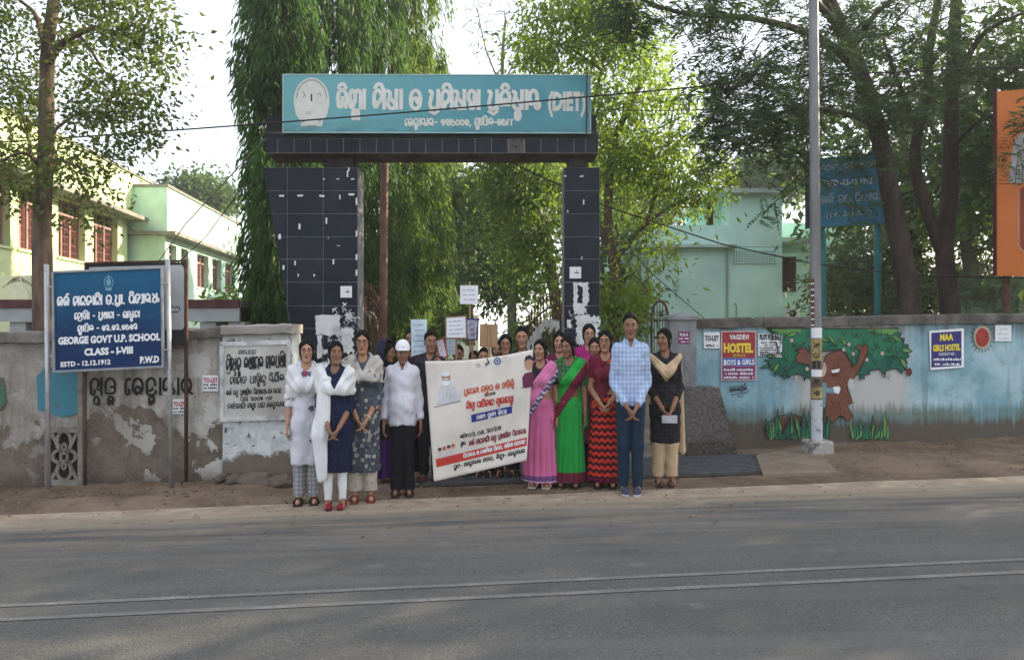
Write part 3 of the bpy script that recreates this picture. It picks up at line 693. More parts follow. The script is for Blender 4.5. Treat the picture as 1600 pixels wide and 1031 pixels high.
for k in range(95):
    cx, cy = rq.uniform(1206, 1408), rq.uniform(516, 584)
    if 1284 < cx < 1360 and cy > 540: continue
    if cy > 556 and (cx < 1215 or 1262 < cx < 1345 or cx > 1395): continue
    an = rq.uniform(60, 120) + (cx - 1305) * -.25; ln = rq.uniform(6, 10); c_, s_ = cos(R(an)), sin(R(an)); w2 = ln * .42
    q = [(cx - s_ * w2, cy + c_ * w2 * .2), (cx + c_ * ln * .6 - s_ * w2 * .6, cy + s_ * ln * .6), (cx + c_ * ln, cy + s_ * ln), (cx + c_ * ln * .6 + s_ * w2 * .6, cy + s_ * ln * .6), (cx + s_ * w2, cy - c_ * w2 * .2)]
    line_on(plR, q, .8, MOUT, wr, 'mural_leaf_outline', .0188 + .0001 * (k % 12))
# trunk, roots, arms, face
trunk = [(1288, 556), (1300, 549), (1314, 548), (1322, 556), (1330, 574), (1338, 566), (1343, 548), (1336, 542), (1341, 538), (1348, 542), (1352, 536), (1356, 546), (1350, 560), (1342, 578), (1330, 594), (1322, 606), (1327, 616), (1330, 628), (1322, 634), (1332, 650), (1324, 658), (1312, 648), (1300, 660), (1290, 650), (1284, 658), (1290, 634), (1286, 620), (1284, 600), (1272, 584), (1262, 570), (1244, 566), (1242, 556), (1248, 550), (1244, 546), (1252, 544), (1258, 542), (1262, 550), (1272, 558), (1284, 572)]
mpoly(trunk, MBR, 'mural_trunk', .0205); line_on(plR, trunk + [trunk[0]], 1.4, MOUT, wr, 'mural_outline', .0225)
mpoly([(1195, 672), (1204, 662), (1218, 653), (1238, 648), (1252, 651), (1258, 657), (1244, 660), (1232, 666), (1220, 672), (1206, 676)], mat('mural_root_brown', (.10, .05, .04), .85, .2, 6, .1), 'mural_root', .012)
line_on(plR, [(1193, 676), (1196, 662), (1215, 650), (1236, 646), (1254, 652)], 1.2, MOUT, wr, 'mural_outline', .0145)
for q in (A(1298, 566, 4, 4, 200, 340), A(1310, 564, 4, 4, 200, 340), A(1294, 580, 5, 6, 90, 220), A(1322, 593, 4, 5, 0, 300), [(1303, 568), (1300, 576), (1306, 577)], A(1330, 624, 6, 6, 60, 200), A(1306, 618, 14, 6, 200, 340), [(1296, 640), (1300, 630), (1298, 622)], [(1312, 642), (1310, 630), (1314, 620)]):
    line_on(plR, q, 1.3, MDB, wr, 'mural_line', .0225)
mpoly([(1296, 578), (1304, 577), (1312, 574), (1311, 584), (1304, 590), (1297, 586)], MDB, 'mural_mouth', .0235)
mpoly([(1297, 578.5), (1311, 575.5), (1309, 581), (1299, 582.5)], PAPER, 'mural_teeth', .0255)
# child hugging the trunk
SKP = mat('mural_pale_skin', (.50, .36, .30), .85); BLP = mat('mural_pale_blue', (.16, .26, .30), .85); CLP = mat('mural_pale_cloth', (.45, .46, .44), .85)
mpoly(blob(1284, 576, 6, 12), SKP, 'mural_child_head', .0235); mpoly([(1284, 604), (1300, 606), (1310, 604), (1309, 614), (1298, 614), (1284, 612)], BLP, 'mural_child_arm', .0235)
mpoly([(1300, 604), (1309, 603), (1312, 607), (1309, 615), (1302, 613)], PAPER, 'mural_child_hand', .0255)
mpoly([(1280, 596), (1290, 598), (1288, 636), (1278, 636)], BLP, 'mural_child_body', .0245); mpoly(blob(1328, 600, 5, 9), CLP, 'mural_child_sleeve', .0265)
for (cx, cy) in ((1236, 532), (1243, 590), (1317, 546), (1332, 553), (1325, 538), (1353, 562), (1377, 552), (1260, 576)): mpoly(blob(cx, cy, 2.6, 3, 10), SKP, 'mural_fruit', .0215 + .0002 * (cx % 5))
mpoly(blob(1419, 581, 4.5, 6.5, 14), MDB, 'mural_fruit', .0225)
# grass blades and bushes at its foot
for k in range(90):
    cx = 1200 + (k * 41 % 187); 
    if 1290 < cx < 1330: continue
    h_ = 8 + (k * 13 % 20); ln = ((k * 29) % 13) - 6; w_ = 3.0
    big = k % 5 == 0
    if big: h_ += 22; w_ = 5
    by = 682 + (k * 7 % 5); q = [(cx - w_ / 2, by), (cx - w_ * .5 + ln * .5, by - h_ * .6), (cx + ln, by - h_), (cx + w_ * .6 + ln * .4, by - h_ * .5), (cx + w_ / 2, by)]
    if h_ < 4: continue
    mpoly(q, mg[k % 3], 'mural_grass_blade', .0275 + .0006 * (k % 9))
    if big: line_on(plR, q, .9, MOUT, wr, 'mural_outline', .0338)
# sun emblem
mpoly(blob(1534, 527, 13.5, 18, 26), mat('mural_ring', (.42, .33, .22), .85), 'mural_sun_ring', .010); mpoly(blob(1534, 527, 10.5, 14.5, 22), mat('mural_red', (.30, .045, .035), .85, .15, 6, .1), 'mural_sun_disc', .0125)
for i in range(20):
    a = R(18 * i); line_on(plR, [(1534 + 15 * cos(a), 527 + 20 * sin(a)), (1534 + 18.5 * cos(a), 527 + 24.5 * sin(a))], 1.0, MOUT, wr, 'mural_ray', .010)
line_on(plR, [(1300, 697), (1320, 700), (1345, 703), (1376, 703)], 2, MOUT, wr, 'wall_crack', .010)
# scrawled black writing
write_odia('ଜତତମତି', plR, 1140, 1167, 613, 610, 9, 1.1, BLACKP, wr, d=.010); line_on(plR, [(1142, 617), (1150, 615), (1166, 613), (1170, 609)], 1, BLACKP, wr, 'scrawl', .010); write_latin('TVC', plR, 1152, 1162, 621, 621, 4, BLACKP, wr, d=.010, bold=0)
# ================= POSTERS =================
YEL = mat('yellow_print', (.75, .60, .06), .7, .02); MAR = mat('maroon_print', (.30, .035, .04), .6, .05); NAVYP = mat('navy_print', (.035, .03, .16), .6, .05); BLUPR = mat('blue_print', (.05, .13, .42), .6, .05)
MAGP = mat('magenta_print', (.20, .045, .14), .6, .05)
def poster(name, label, cat, pl, quad_, mt, rows, d=.012):
    n = empty(name, pl.hit(sum(q[0] for q in quad_) / 4, max(q[1] for q in quad_), .01), label, cat)
    poly_on(pl, quad_, mt, n, 'sheet', d - .006, .008)
    for k, rw in enumerate(rows):
        kind = rw[0]
        if kind == 'r': poly_on(pl, rw[2], rw[1], n, 'printed_band', d + .0045 + rw[3] if len(rw) > 3 else d + .0045)
        elif kind == 't': write_latin(rw[1], pl, rw[2], rw[3], rw[4], rw[5], rw[6], rw[7], n, d=d + .009, bold=rw[8] if len(rw) > 8 else .03)
        elif kind == 's': scribble(pl, rw[1], rw[2], rw[3], rw[4], 1, rw[5], n, d=d + .009, seed=k)
    return n
poster('hostel_poster', 'maroon and blue hostel poster with large yellow HOSTEL lettering on the blue wall', 'poster', plR, [(1126, 517), (1181, 517), (1181, 594), (1126, 594)], mat('poster_border', (.55, .40, .38), .6),
    [('r', MAR, rect(1128, 519, 1179, 559)), ('r', BLUPR, rect(1128, 559.5, 1179, 571)), ('r', MAGP, rect(1128, 571.5, 1179, 592.5)),
     ('t', 'VAGDEVI', 1139, 1169, 530, 530, 7.5, WHITE), ('t', 'HOSTEL', 1130, 1176, 550, 550, 14, YEL, .05), ('t', 'SEPARATE', 1144, 1164, 557, 557, 4, YEL, 0), ('t', 'BOYS & GIRLS', 1130, 1178, 570, 569, 8, WHITE, .03),
     ('s', 1130, 1177, 579, 4, PAPER), ('s', 1130, 1177, 585, 4, PAPER), ('s', 1130, 1177, 591, 4, PAPER)])
poster('to_let_bill', 'white TO-LET bill on the blue wall beside the gate post', 'bill', plR, rect(1099, 519, 1124, 544), PAPER, [('t', 'TO-LET', 1101, 1122, 532, 532, 8, BLACKP), ('s', 1101, 1122, 541, 3.5, BLACKP)])
poster('plot_for_sale_bill', 'white PLOT FOR SALE bill with phone number, right of the hostel poster', 'bill', plR, [(1184, 521), (1221, 523), (1221, 558), (1184, 556)], PAPER,
    [('t', 'PLOT FOR SALE', 1186, 1220, 530, 531, 8, BLACKP, .06), ('s', 1187, 1218, 536, 2.5, BLACKP), ('s', 1190, 1214, 540, 2.2, BLACKP), ('s', 1186, 1219, 544, 2.2, BLACKP), ('s', 1187, 1216, 547.5, 2.2, BLACKP), ('t', '7077641771', 1186, 1220, 556, 556.5, 7, BLACKP)])
poster('girls_hostel_poster', 'dark blue GIRLS HOSTEL poster with white border on the blue wall', 'poster', plR, [(1451, 517), (1505, 513), (1505, 574), (1453, 578)], WHITE,
    [('r', NAVYP, [(1454, 520), (1501, 517), (1501, 571), (1454, 574)]), ('t', 'MAA', 1467, 1488, 532, 531, 10, YEL, .05), ('t', 'GIRLS HOSTEL', 1456, 1499, 548.5, 546.5, 9.5, YEL, .05), ('t', 'CONTACT NO :', 1465, 1491, 555.5, 554.5, 4.5, PAPER, .02), ('s', 1457, 1500, 563, 4, PAPER), ('s', 1459, 1499, 570.5, 3.5, PAPER)])
poster('notice_sheet', 'small blank-looking white notice sheet right of the painted red sun', 'notice', plR, rect(1554, 508, 1579, 533), PAPER, [('s', 1561, 1573, 515, 1.6, STEEL), ('s', 1557, 1576, 522, 1.6, STEEL), ('s', 1557, 1575, 529, 1.6, STEEL)])
# ================= THE GATE =================
TILE = [mat('black_glazed_tile', (.008, .012, .020), .42, .25, 3, .03, spec=.16, grime=((.02, .024, .032), 2.2, .6)), mat('black_glazed_tile_dusty', (.011, .015, .024), .45, .25, 3, .03, spec=.16, grime=((.026, .03, .04), 2.2, .7))]
MORT = mat('grey_mortar', (.22, .225, .24), .95, .15, 9, .3); PCON = mat('gate_concrete', (.11, .105, .10), .95, .2, 4, .5, 30, grime=((.04, .037, .033), 2, .7))
GY = 10.5
gate = empty('entrance_arch', (-.9, GY, 0), 'tall entrance arch of two black tiled pillars carrying a tiled beam', 'gate')
plG = pl_front(GY); r = random.Random(11)
def clip_left(y, xl):   # slanting outer edge of the left pillar
    return max(xl, 412 + (y - 262) * .168)
def tiled(x0f, cols, rows, right, slant):
    for j in range(len(rows) - 1):
        ya, yb = rows[j] + .45, rows[j+1] - .45
        cc = list(cols)
        if slant and j % 2 and False: cc = cc
        for i in range(len(cc) - 1):
            a, b = cc[i] + .45, cc[i+1] - .45
            la, lb = (clip_left(ya, a), clip_left(yb, a)) if slant else (a, a)
            if la > b - 1: continue
            if lb > b - 1:
                yb2 = 262 + (b - 412) / .168; q = [(la, ya), (b, ya), (b, yb2)]
            else: q = [(la, ya), (b, ya), (b, yb), (lb, yb)]
            o = poly_on(plG, q, TILE[r.random() < .35], gate, 'tile', .001, .004 + r.uniform(0, .002))
rows = [262, 298, 334, 370, 405, 441, 478, 513, 549, 585, 621, 657, 693, 729, 745]
h = lambda px, py, d=0: plG.hit(px, py, d)
# cores
mb = MB(); mb.prism([(412, 262), (559, 262), (559, 748), (493.6, 748)], 0, -.42, lambda a, b, d: Vector((h(a, b).x, GY - d, h(a, b).z))); mb.build('pillar_core', MORT, gate)
tiled(0, [400, 449, 505, 559], rows, 559, True)
mb = MB(); mb.prism([(881, 262), (937, 262), (937, 735), (881, 735)], 0, -.42, lambda a, b, d: Vector((h(a, b).x, GY - d, h(a, b).z))); mb.build('pillar_core', MORT, gate)
tiled(0, [881, 937], rows[:-1], 937, False)
# narrow necks between pillars and beam
for a, b in ((508, 550), (888, 918)):
    mb = MB(); p0 = h(a, 262); p1 = h(b, 236); mb.box(p0.x, p1.x, GY + .06, GY + .34, p0.z - .01, 4.075); mb.build('pillar_neck', mat('dark_neck', (.03, .028, .027), .9, .25, 6, .5), gate)
# beam: lower lintel with tiles, set-back upper band
zb0, zb1 = 4.06, 4.372; xl, xr = P(415, 0, 10.4).x, P(935, 0, 10.4).x
mb = MB(); mb.box(xl, xr, 10.40, 10.95, zb0, zb1, bev=.006)
mb.build('lintel', mat('lintel_concrete', (.075, .065, .055), .95, .25, 3, .6, 25, grime=((.15, .12, .09), 3, .6)), gate)
plB = pl_front(10.4)
poly_on(plB, rect(415.6, 217.2, 934.4, 239.4), MORT, gate, 'tile_bed', .0005, .0022)
xs = [415, 434] + [434 + 25.7 * k for k in range(1, 19)] + [915, 935]
xs = sorted(set(x for x in xs if x <= 935)); xs = [x for i, x in enumerate(xs) if i == 0 or x - xs[i-1] > 8]
for i in range(len(xs) - 1):
    if 785 < xs[i] + 6 < 808: 
        poly_on(plB, rect(xs[i] + 1, 218, xs[i+1] - 1, 239), mat('exposed_mortar', (.14, .125, .12), .95, .4, 22, .8, col2=(.03, .03, .03), thr=.55), gate, 'bare_tile_bed', .002, .003); continue
    poly_on(plB, rect(xs[i] + .55, 217.8, xs[i+1] - .55, 238.9), TILE[r.random() < .25], gate, 'tile', .001, .004 + r.uniform(0, .002))
poly_on(plB, rect(415.3, 210, 934.7, 216.8), TILE[0], gate, 'tile_edging', .002, .02)
mb = MB(); mb.box(P(417, 0, 10.5).x, P(932, 0, 10.5).x, 10.53, 10.9, zb1 + .002, P(0, 180, 10.5).z); mb.build('upper_band', PCON, gate)
for a, b in ((417, 443), (443, 920), (920, 932)): poly_on(pl_front(10.53), rect(a + .4, 180.5, b - .4, 208), TILE[0], gate, 'tile', .002, .014)
# scraps of paper left on the tiles
plG2 = pl_front(GY - .018)
scr = [(440, 306, 8, 3), (469, 306, 9, 3), (503, 306, 8, 3), (506, 280, 3, 2), (528, 280, 4, 1.5), (551, 280, 5, 2), (549, 304, 9, 3), (531, 308, 2, 7), (557, 315, 2.5, 11), (510, 345, 2.5, 10), (468, 354, 3, 9), (437, 370, 4, 8), (557, 365, 2.5, 9), (530, 384, 1.6, 1.6), (527, 384, 1.4, 1.4), (513, 372, 1.5, 2), (461, 411, 2.5, 7), (521, 409, 2.5, 8), (443, 418, 3, 7), (557, 402, 2.5, 9), (466, 430, 2, 5), (491, 430, 2.5, 4), (557, 426, 2.5, 9), (883, 275, 4, 2), (909, 276, 6, 2), (912, 316, 2, 8), (909, 403, 1.5, 5), (545, 265, 2, 6), (543, 272, 2, 10), (887, 330, 2, 3)]
for k, (cx, cy, w_, h_) in enumerate(scr):
    t = r.uniform(-.12, .12); poly_on(plG2, [(cx - w_/2, cy - h_/2), (cx + w_/2, cy - h_/2 + w_ * t), (cx + w_/2, cy + h_/2 + w_ * t), (cx - w_/2, cy + h_/2)], PAPER, gate, 'paper_scrap', .001)
TORN = mat('torn_paper', (.62, .62, .60), .9, .1, 6, .2)
def ragged(x0, y0, x1, y1, s, amp=4, n=9):
    q = random.Random(s); pts = []
    for i in range(n): pts.append((x0 + (x1 - x0) * i / n, y0 + q.uniform(-amp, amp) * .6))
    for i in range(n): pts.append((x1 + q.uniform(-amp, amp), y0 + (y1 - y0) * i / n))
    for i in range(n): pts.append((x1 - (x1 - x0) * i / n, y1 + q.uniform(-amp, amp)))
    for i in range(n): pts.append((x0 + q.uniform(-amp, amp) * .5, y1 - (y1 - y0) * i / n))
    return pts
for k, q in enumerate(((493, 492, 531, 523, 2), (534, 512, 552, 552, 3), (496, 523, 503, 560, 2), (505, 546, 532, 553, 2), (512, 560, 540, 566, 2), (540, 488, 551, 500, 3), (497, 566, 525, 590, 3))):
    poly_on(plG2, ragged(*q[:4], k, q[4]), TORN, gate, 'torn_poster', .003 + .0008 * k)
for k in range(34):   # glue strokes and shreds
    cx, cy = r.uniform(515, 556), r.uniform(479, 540); q = [(cx, cy)]
    for _ in range(6): q.append((q[-1][0] + r.uniform(-6, 6), q[-1][1] + r.uniform(-5, 5)))
    line_on(plG2, q, r.uniform(.5, 1.3), TORN, gate, 'glue_streak', .0085 + .0004 * k)
for k, q in enumerate(((896, 441, 919, 447, 2), (896, 441, 903, 480, 2), (910, 447, 919, 478, 2), (897, 474, 916, 490, 3), (900, 492, 918, 520, 4), (912, 494, 937, 505, 4), (901, 518, 920, 538, 3), (922, 505, 935, 530, 3), (886, 500, 893, 512, 2))):
    poly_on(plG2, ragged(*q[:4], k + 20, q[4]), TORN, gate, 'torn_poster', .003 + .0008 * k)
for k in range(14):
    cx, cy = r.uniform(888, 934), r.uniform(486, 535); q = [(cx, cy)]
    for _ in range(5): q.append((q[-1][0] + r.uniform(-4, 4), q[-1][1] + r.uniform(-5, 5)))
    line_on(plG2, q, r.uniform(.5, 1.2), TORN, gate, 'glue_streak', .011 + .0004 * k)
for (a, b_, lab) in ((532, 447, 'small white square sheet pasted high on the left black pillar'), (890, 417, 'small white square sheet pasted high on the right black pillar')):
    n = empty('pasted_sheet', plG2.hit(a + 9, b_ + 18, .01), lab, 'notice'); poly_on(plG2, rect(a, b_, a + 18, b_ + 18), PAPER, n, 'sheet', .001, .004)
    line_on(plG2, [(a + 8, b_ + 9), (a + 14, b_ + 9.5)], 1.6, BLACKP, n, 'mark', .007); line_on(plG2, [(a + 11, b_ + 5), (a + 12, b_ + 9)], 1, BLACKP, n, 'mark', .0074)
# name board of the institute on the beam
sb = empty('institute_signboard', P(683, 209, 10.3), 'long turquoise sign board with white Odia lettering and DIET, on top of the gate beam', 'sign')
m, N, L, b = nodes('turquoise_enamel'); g = G(m); p = g.pos(); x, y, z = g.xyz(p)
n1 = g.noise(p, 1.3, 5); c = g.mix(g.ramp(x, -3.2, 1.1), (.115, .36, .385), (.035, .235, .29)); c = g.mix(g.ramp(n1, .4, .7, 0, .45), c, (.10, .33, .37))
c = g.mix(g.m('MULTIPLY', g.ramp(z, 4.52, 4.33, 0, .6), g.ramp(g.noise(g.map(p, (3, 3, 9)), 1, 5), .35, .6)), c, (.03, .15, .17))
L.new(c, b.inputs['Base Color']); b.inputs['Roughness'].default_value = .42
plS = pl_front(10.3)
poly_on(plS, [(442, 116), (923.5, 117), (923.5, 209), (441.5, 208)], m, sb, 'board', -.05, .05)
EDG = mat('board_edge_trim', (.42, .55, .52), .5, .1, 5, .05)
for q in ([(442, 116), (923.5, 117), (923.5, 118.4), (442, 117.4)], [(441.5, 206.6), (923.5, 207.6), (923.5, 209), (441.5, 208)], [(441.6, 117.5), (443, 117.5), (443, 206.5), (441.5, 206.5)], [(922.3, 118.5), (923.5, 118.5), (923.5, 207.5), (922.3, 207.5)]): poly_on(plS, q, EDG, sb, 'edge_trim', .001, .006)
for xx in (470, 600, 740, 880):
    mb = MB(); q = P(xx, 0, 10.42); mb.box(q.x - .02, q.x + .02, 10.36, 10.40, 4.37, 5.1); mb.build('support_strut', RUST, sb)
SGW = mat('sign_letter_cream', (.62, .63, .58), .6, .05, 6, .05)
write_odia('ଜିଲ୍ଲା ଶିକଷା ଓ ପ୍ରଶିକଷଣ ପ୍ରତିଷ୍ଠାନ'.replace('କଷ', 'ଷ'), plS, 527, 847, 170, 171, 29, 6.0, SGW, sb, d=.004)
write_latin('(DIET)', plS, 856, 915, 172, 172, 28, SGW, sb, d=.004, bold=.055)
write_odia('ଢେଙ୍କାନାଳ- ୭୫୯୦୦୧, ସ୍ଥାପିତ-୧୯୮୮', plS, 633, 804, 197, 196, 11, 2.6, SGW, sb, d=.004)
em = blob(487, 158, 28, 36, 30); poly_on(plS, em, SGW, sb, 'emblem_disc', .004); poly_on(plS, blob(487, 172, 26, 22, 24), SGW, sb, 'emblem_disc', .0045); poly_on(plS, [(470, 186), (505, 186), (504, 198), (470, 198)], SGW, sb, 'emblem_base', .005)
GRE = mat('emblem_grey', (.30, .29, .28), .7)
line_on(plS, A(487, 156, 24, 31, 185, 355), 1.8, GRE, sb, 'emblem_ring', .0062); line_on(plS, [(487, 148), (487, 158)], 2.2, BLACKP, sb, 'emblem_mark', .0062)
for q in ([(474, 144), (477, 150), (474, 152)], [(496, 148), (500, 146), (502, 151)], [(479, 175), (480, 179)], [(484, 175), (484, 179)], [(470, 192), (476, 190), (474, 187)], [(500, 192), (497, 190), (504, 187)], [(480, 197), (494, 197)]): line_on(plS, q, 1.4, GRE, sb, 'emblem_mark', .0064)
mb = MB(); mb.tube([P(918, 113, 10.24), P(917.5, 150, 10.235), P(917, 212, 10.24)], .012, 6); mb.build('strap', BLACKP, sb)

# iron gate leaves, folded back inside the arch
def iron_leaf(label, A_, B_, n, low=.15, h0=1.55, rise=.45, ragged_cloth=True, sd_=1):
    """A_, B_ = world (x,y) of hinge and free edge"""
    q = random.Random(sd_); n_ = empty('iron_gate_leaf', (A_[0], A_[1], .03), label, 'gate')
    ax, ay = A_; bx, by = B_; f = lambda t: (ax + (bx - ax) * t, ay + (by - ay) * t)
    top = lambda t: h0 + rise * sin(pi * min(1, t * .55 + .42))
    mb = MB(); 
    for t in (0, 1): mb = MB(); mb.tube([(*f(t), low), (*f(t), top(t))], .024, 6); mb.build('stile', RUST, n_)
    for fn in (lambda t: low + .05, lambda t: .75, lambda t: top(t) - .28, lambda t: top(t) - .06):
        mb = MB(); mb.tube([(*f(i / 10), fn(i / 10)) for i in range(11)], .016, 6); mb.build('rail', RUST, n_)
    for i in range(1, n):
        t = i / n; x, y = f(t); zt = top(t)
        mb = MB(); mb.tube([(x, y, low), (x, y, zt + .05), (x, y, zt + .10), (x, y, zt + .19)], [.009, .009, .02, .002], 5); mb.build('bar', RUST, n_)
        if i % 2:
            mb = MB(); mb.tube([(x + .04 * cos(a) * (bx - ax), y + .04 * cos(a) * (by - ay), zt - .17 + .07 * sin(a)) for a in [R(45 * k) for k in range(9)]], .006, 5); mb.build('scroll', RUST, n_)
    if ragged_cloth:
        for i in range(11):
            t0 = .1 + .08 * i; x, y = f(t0); x1, y1 = f(t0 + .07); z0 = top(t0) - .2 - .22 * abs(t0 - .5); l = q.uniform(.12, .42)
            mb = MB(); mb.add([(x, y - .03, z0), (x1, y1 - .03, z0 - .01), (x1 - .01, y1 - .045, z0 - l * .5), (x1 - .02, y1 - .03, z0 - l), (x + .01, y - .04, z0 - l * .6)], [(0, 1, 2, 4), (2, 3, 4)])
            mb.build('cloth_shred', mat('torn_cloth', (.42, .41, .38), .9, .15, 8, .2), n_)
    return n_
iron_leaf('rusty iron gate leaf swung open beside the left black pillar', (P(569, 0, 10.95).x, 10.95), (P(600, 0, 12.2).x, 12.2), 10, h0=1.72, rise=.42)
iron_leaf('rusty iron gate leaf with torn white cloth beside the right black pillar', (P(880, 0, 10.9).x, 10.95), (P(822, 0, 12.0).x, 12.0), 12, h0=1.62, rise=.4, sd_=4)
# small side gate leaf with a rounded top by the grey post
n_ = empty('side_gate_leaf', (1.83, 9.5, .04), 'narrow dark iron gate leaf with a rounded top standing by the grey post', 'gate')
xa, xb = P(1018, 0, 9.5).x, P(1044, 0, 9.5).x; ARCH = [((xa + xb) / 2 + (xb - xa) / 2 * cos(R(a)), 9.5, 1.72 + .23 * sin(R(a))) for a in range(0, 181, 15)]
mb = MB(); mb.tube([(xb, 9.5, .1)] + ARCH + [(xa, 9.5, .1)], .016, 6); mb.build('frame', RUST, n_)
for i in range(1, 6):
    x = xa + (xb - xa) * i / 6; t = 1.72 + .23 * math.sqrt(max(0, 1 - ((x - (xa + xb) / 2) / ((xb - xa) / 2)) ** 2)); mb = MB(); mb.tube([(x, 9.5, .1), (x, 9.5, t)], .006, 5); mb.build('bar', RUST, n_)
for z_ in (.5, 1.2, 1.7): mb = MB(); mb.tube([(xa, 9.49, z_), (xb, 9.49, z_)], .01, 5); mb.build('rail', RUST, n_)
# drain grating across the gateway
n_ = empty('drain_grating', (1.6, 8.2, .04), 'dark steel bar grating over the drain across the gateway', 'grating')
IRON = mat('worn_grating_steel', (.10, .105, .11), .6, .2, 12, .3, metal=.3)
for k in range(14):
    y = 7.62 + k * .078; mb = MB(); x0, x1 = -.9, 3.02 - .28 * (1 - k / 14); vs = []
    for x in (x0, x0 + (x1 - x0) / 3, x0 + 2 * (x1 - x0) / 3, x1): zz = gz(x); yy = y + .062 * x; vs += [(x, yy, zz - .03), (x, yy + .04, zz - .03), (x, yy + .04, zz + .022), (x, yy, zz + .022)]
    fs = [(0, 1, 2, 3), (15, 14, 13, 12)] + [(i * 4 + j, (i + 1) * 4 + j, (i + 1) * 4 + (j + 1) % 4, i * 4 + (j + 1) % 4) for i in range(3) for j in range(4)]
    mb.add(vs, [f[::-1] for f in fs]); mb.build('bar', IRON, n_)
for x in (-.9, .4, 1.7, 2.9): mb = MB(); mb.box(x - .02, x + .02, 7.62 + .062 * x, 8.67 + .062 * x, gz(x) - .05, gz(x) + .015); mb.build('cross_bar', IRON, n_)
strip('drain_pit', mat('pit_dark', (.05, .045, .04), .95, .2, 5, .3), lambda x: 7.5 + .062 * x, lambda x: 8.75 + .062 * x, .008, xs=[-1 + .2 * i for i in range(21)])
mb = MB(); vs = [P(1181, 716, 8.7), P(1272, 706, 9.1), P(1309, 748, 7.55), P(1192, 746, 7.55)]
vv = [(v.x, v.y, gz(v.x) + dz) for v, dz in zip(vs, (.035, .08, .03, .03))]; vv += [(x, y, z - .3) for x, y, z in vv]
mb.add(vv, [(3, 2, 1, 0), (0, 1, 5, 4), (1, 2, 6, 5), (2, 3, 7, 6), (3, 0, 4, 7)])
rs = mb.build('ramp_slab', mat('sandy_concrete', (.21, .165, .12), .92, .12, 5, .4, 40)); tag(rs, 'sandy concrete ramp slab between the grating and the lamp pole', 'slab')

# ================= SIGN BOARDS, POLES, WIRES =================
def board_frame(pl, q, w_, mt, parent, name='frame', d=-.02, th=.04):
    (ax, ay), (bx, by), (cx, cy), (dx, dy) = q
    for e in ([(ax, ay), (bx, by), (bx - w_, by + w_), (ax + w_, ay + w_)], [(dx + w_, dy - w_), (cx - w_, cy - w_), (cx, cy), (dx, dy)], [(ax, ay + .2), (ax + w_, ay + w_ + .2), (dx + w_, dy - w_ - .2), (dx, dy - .2)], [(bx - w_, by + w_ + .2), (bx, by + .2), (cx, cy - .2), (cx - w_, cy - w_ - .2)]):
        poly_on(pl, e, mt, parent, name, d, th)
def pole(parent, px0, py0, px1, py1, Y, r_, mt, name='post', n=10, foot=None):
    a, b = P(px0, py0, Y), P(px1, py1, Y); mb = MB(); mb.tube([a, b.lerp(a, .5), b], r_, n); return mb.build(name, mt, parent, smooth=True)
ss = empty('school_signboard', P(170, 757, 7.46), 'navy blue school sign board with white lettering standing on two steel pipes', 'sign')
m, N, L, b = nodes('blue_sign_enamel'); g = G(m); p = g.pos(); x, y, z = g.xyz(p)
c = g.mix(g.ramp(g.m('ADD', z, g.m('MULTIPLY', g.noise(p, 2), .5)), 1.6, 2.5), (.008, .030, .095), (.010, .105, .21)); c = g.mix(g.ramp(g.noise(p, 5, 7), .55, .75, 0, .4), c, (.03, .14, .22))
L.new(c, b.inputs['Base Color']); b.inputs['Roughness'].default_value = .45; b.inputs['Specular IOR Level'].default_value = .12
plC = PL((-4.1, 7.40, 0), (.035, -1, 0)); Q = [(82, 424), (255, 416.5), (257, 574), (84, 582)]
poly_on(plC, [(85, 427), (252, 420), (254, 571), (87, 579)], m, ss, 'board', -.012, .012); FR = mat('sign_frame_grey', (.26, .27, .29), .5, .15, 9, .1, metal=.4)
board_frame(plC, Q, 3.2, FR, ss)
LW = mat('sign_letter_white', (.74, .75, .76), .6, .03)
write_odia('ଜର୍ଜ ସରକାରୀ ଉ.ପ୍ରା. ବିଦ୍ୟାଳୟ', plC, 90, 249, 478, 472, 13.5, 2.9, LW, ss); write_odia('ଶ୍ରେଣୀ - ପ୍ରଥମ - ଅଷ୍ଟମ', plC, 117, 220, 499, 495.5, 10, 2.0, LW, ss); write_odia('ସ୍ଥାପିତ - ୧୨.୧୨.୧୯୧୨', plC, 122, 216, 518, 514, 9, 2.0, LW, ss)
write_latin('GEORGE GOVT U.P. SCHOOL', plC, 91, 251, 538, 531, 11, LW, ss, bold=.055); write_latin('CLASS - I-VIII', plC, 132, 208, 555, 551.5, 10.5, LW, ss, bold=.055)
write_latin('ESTD - 12.12.1912', plC, 95, 173, 573, 568.5, 7.5, LW, ss, bold=.04); write_latin('P.W.D', plC, 219, 249, 567, 565.5, 10, LW, ss, bold=.055)
EM = mat('sign_emblem', (.16, .34, .42), .6); line_on(plC, A(170, 441, 7, 9, 0, 360), 1.2, EM, ss, 'emblem'); poly_on(plC, blob(170, 441, 4, 6, 10), EM, ss, 'emblem'); poly_on(plC, [(164, 450), (176, 450), (174, 454), (166, 454)], EM, ss, 'emblem'); line_on(plC, [(170, 431), (170, 436)], 2, EM, ss, 'emblem', .005)
pole(ss, 72.5, 413, 76, 765, 7.42, .023, STEEL); pole(ss, 262, 405, 268, 760, 7.46, .023, STEEL); pole(ss, 133, 582, 133, 758, 7.48, .015, RUST, 'stay')
for (xa, xb, y) in ((73, 84, 448), (73, 84, 556), (255, 263, 443), (255, 263, 546)): mb = MB(); mb.tube([P(xa, y, 7.42), P(xb, y, 7.42)], .008, 6); mb.build('clamp', STEEL, ss)
s2 = empty('rear_signboard', P(270, 755, 7.66), 'dark framed white board standing close behind the school sign, mostly hidden', 'sign')
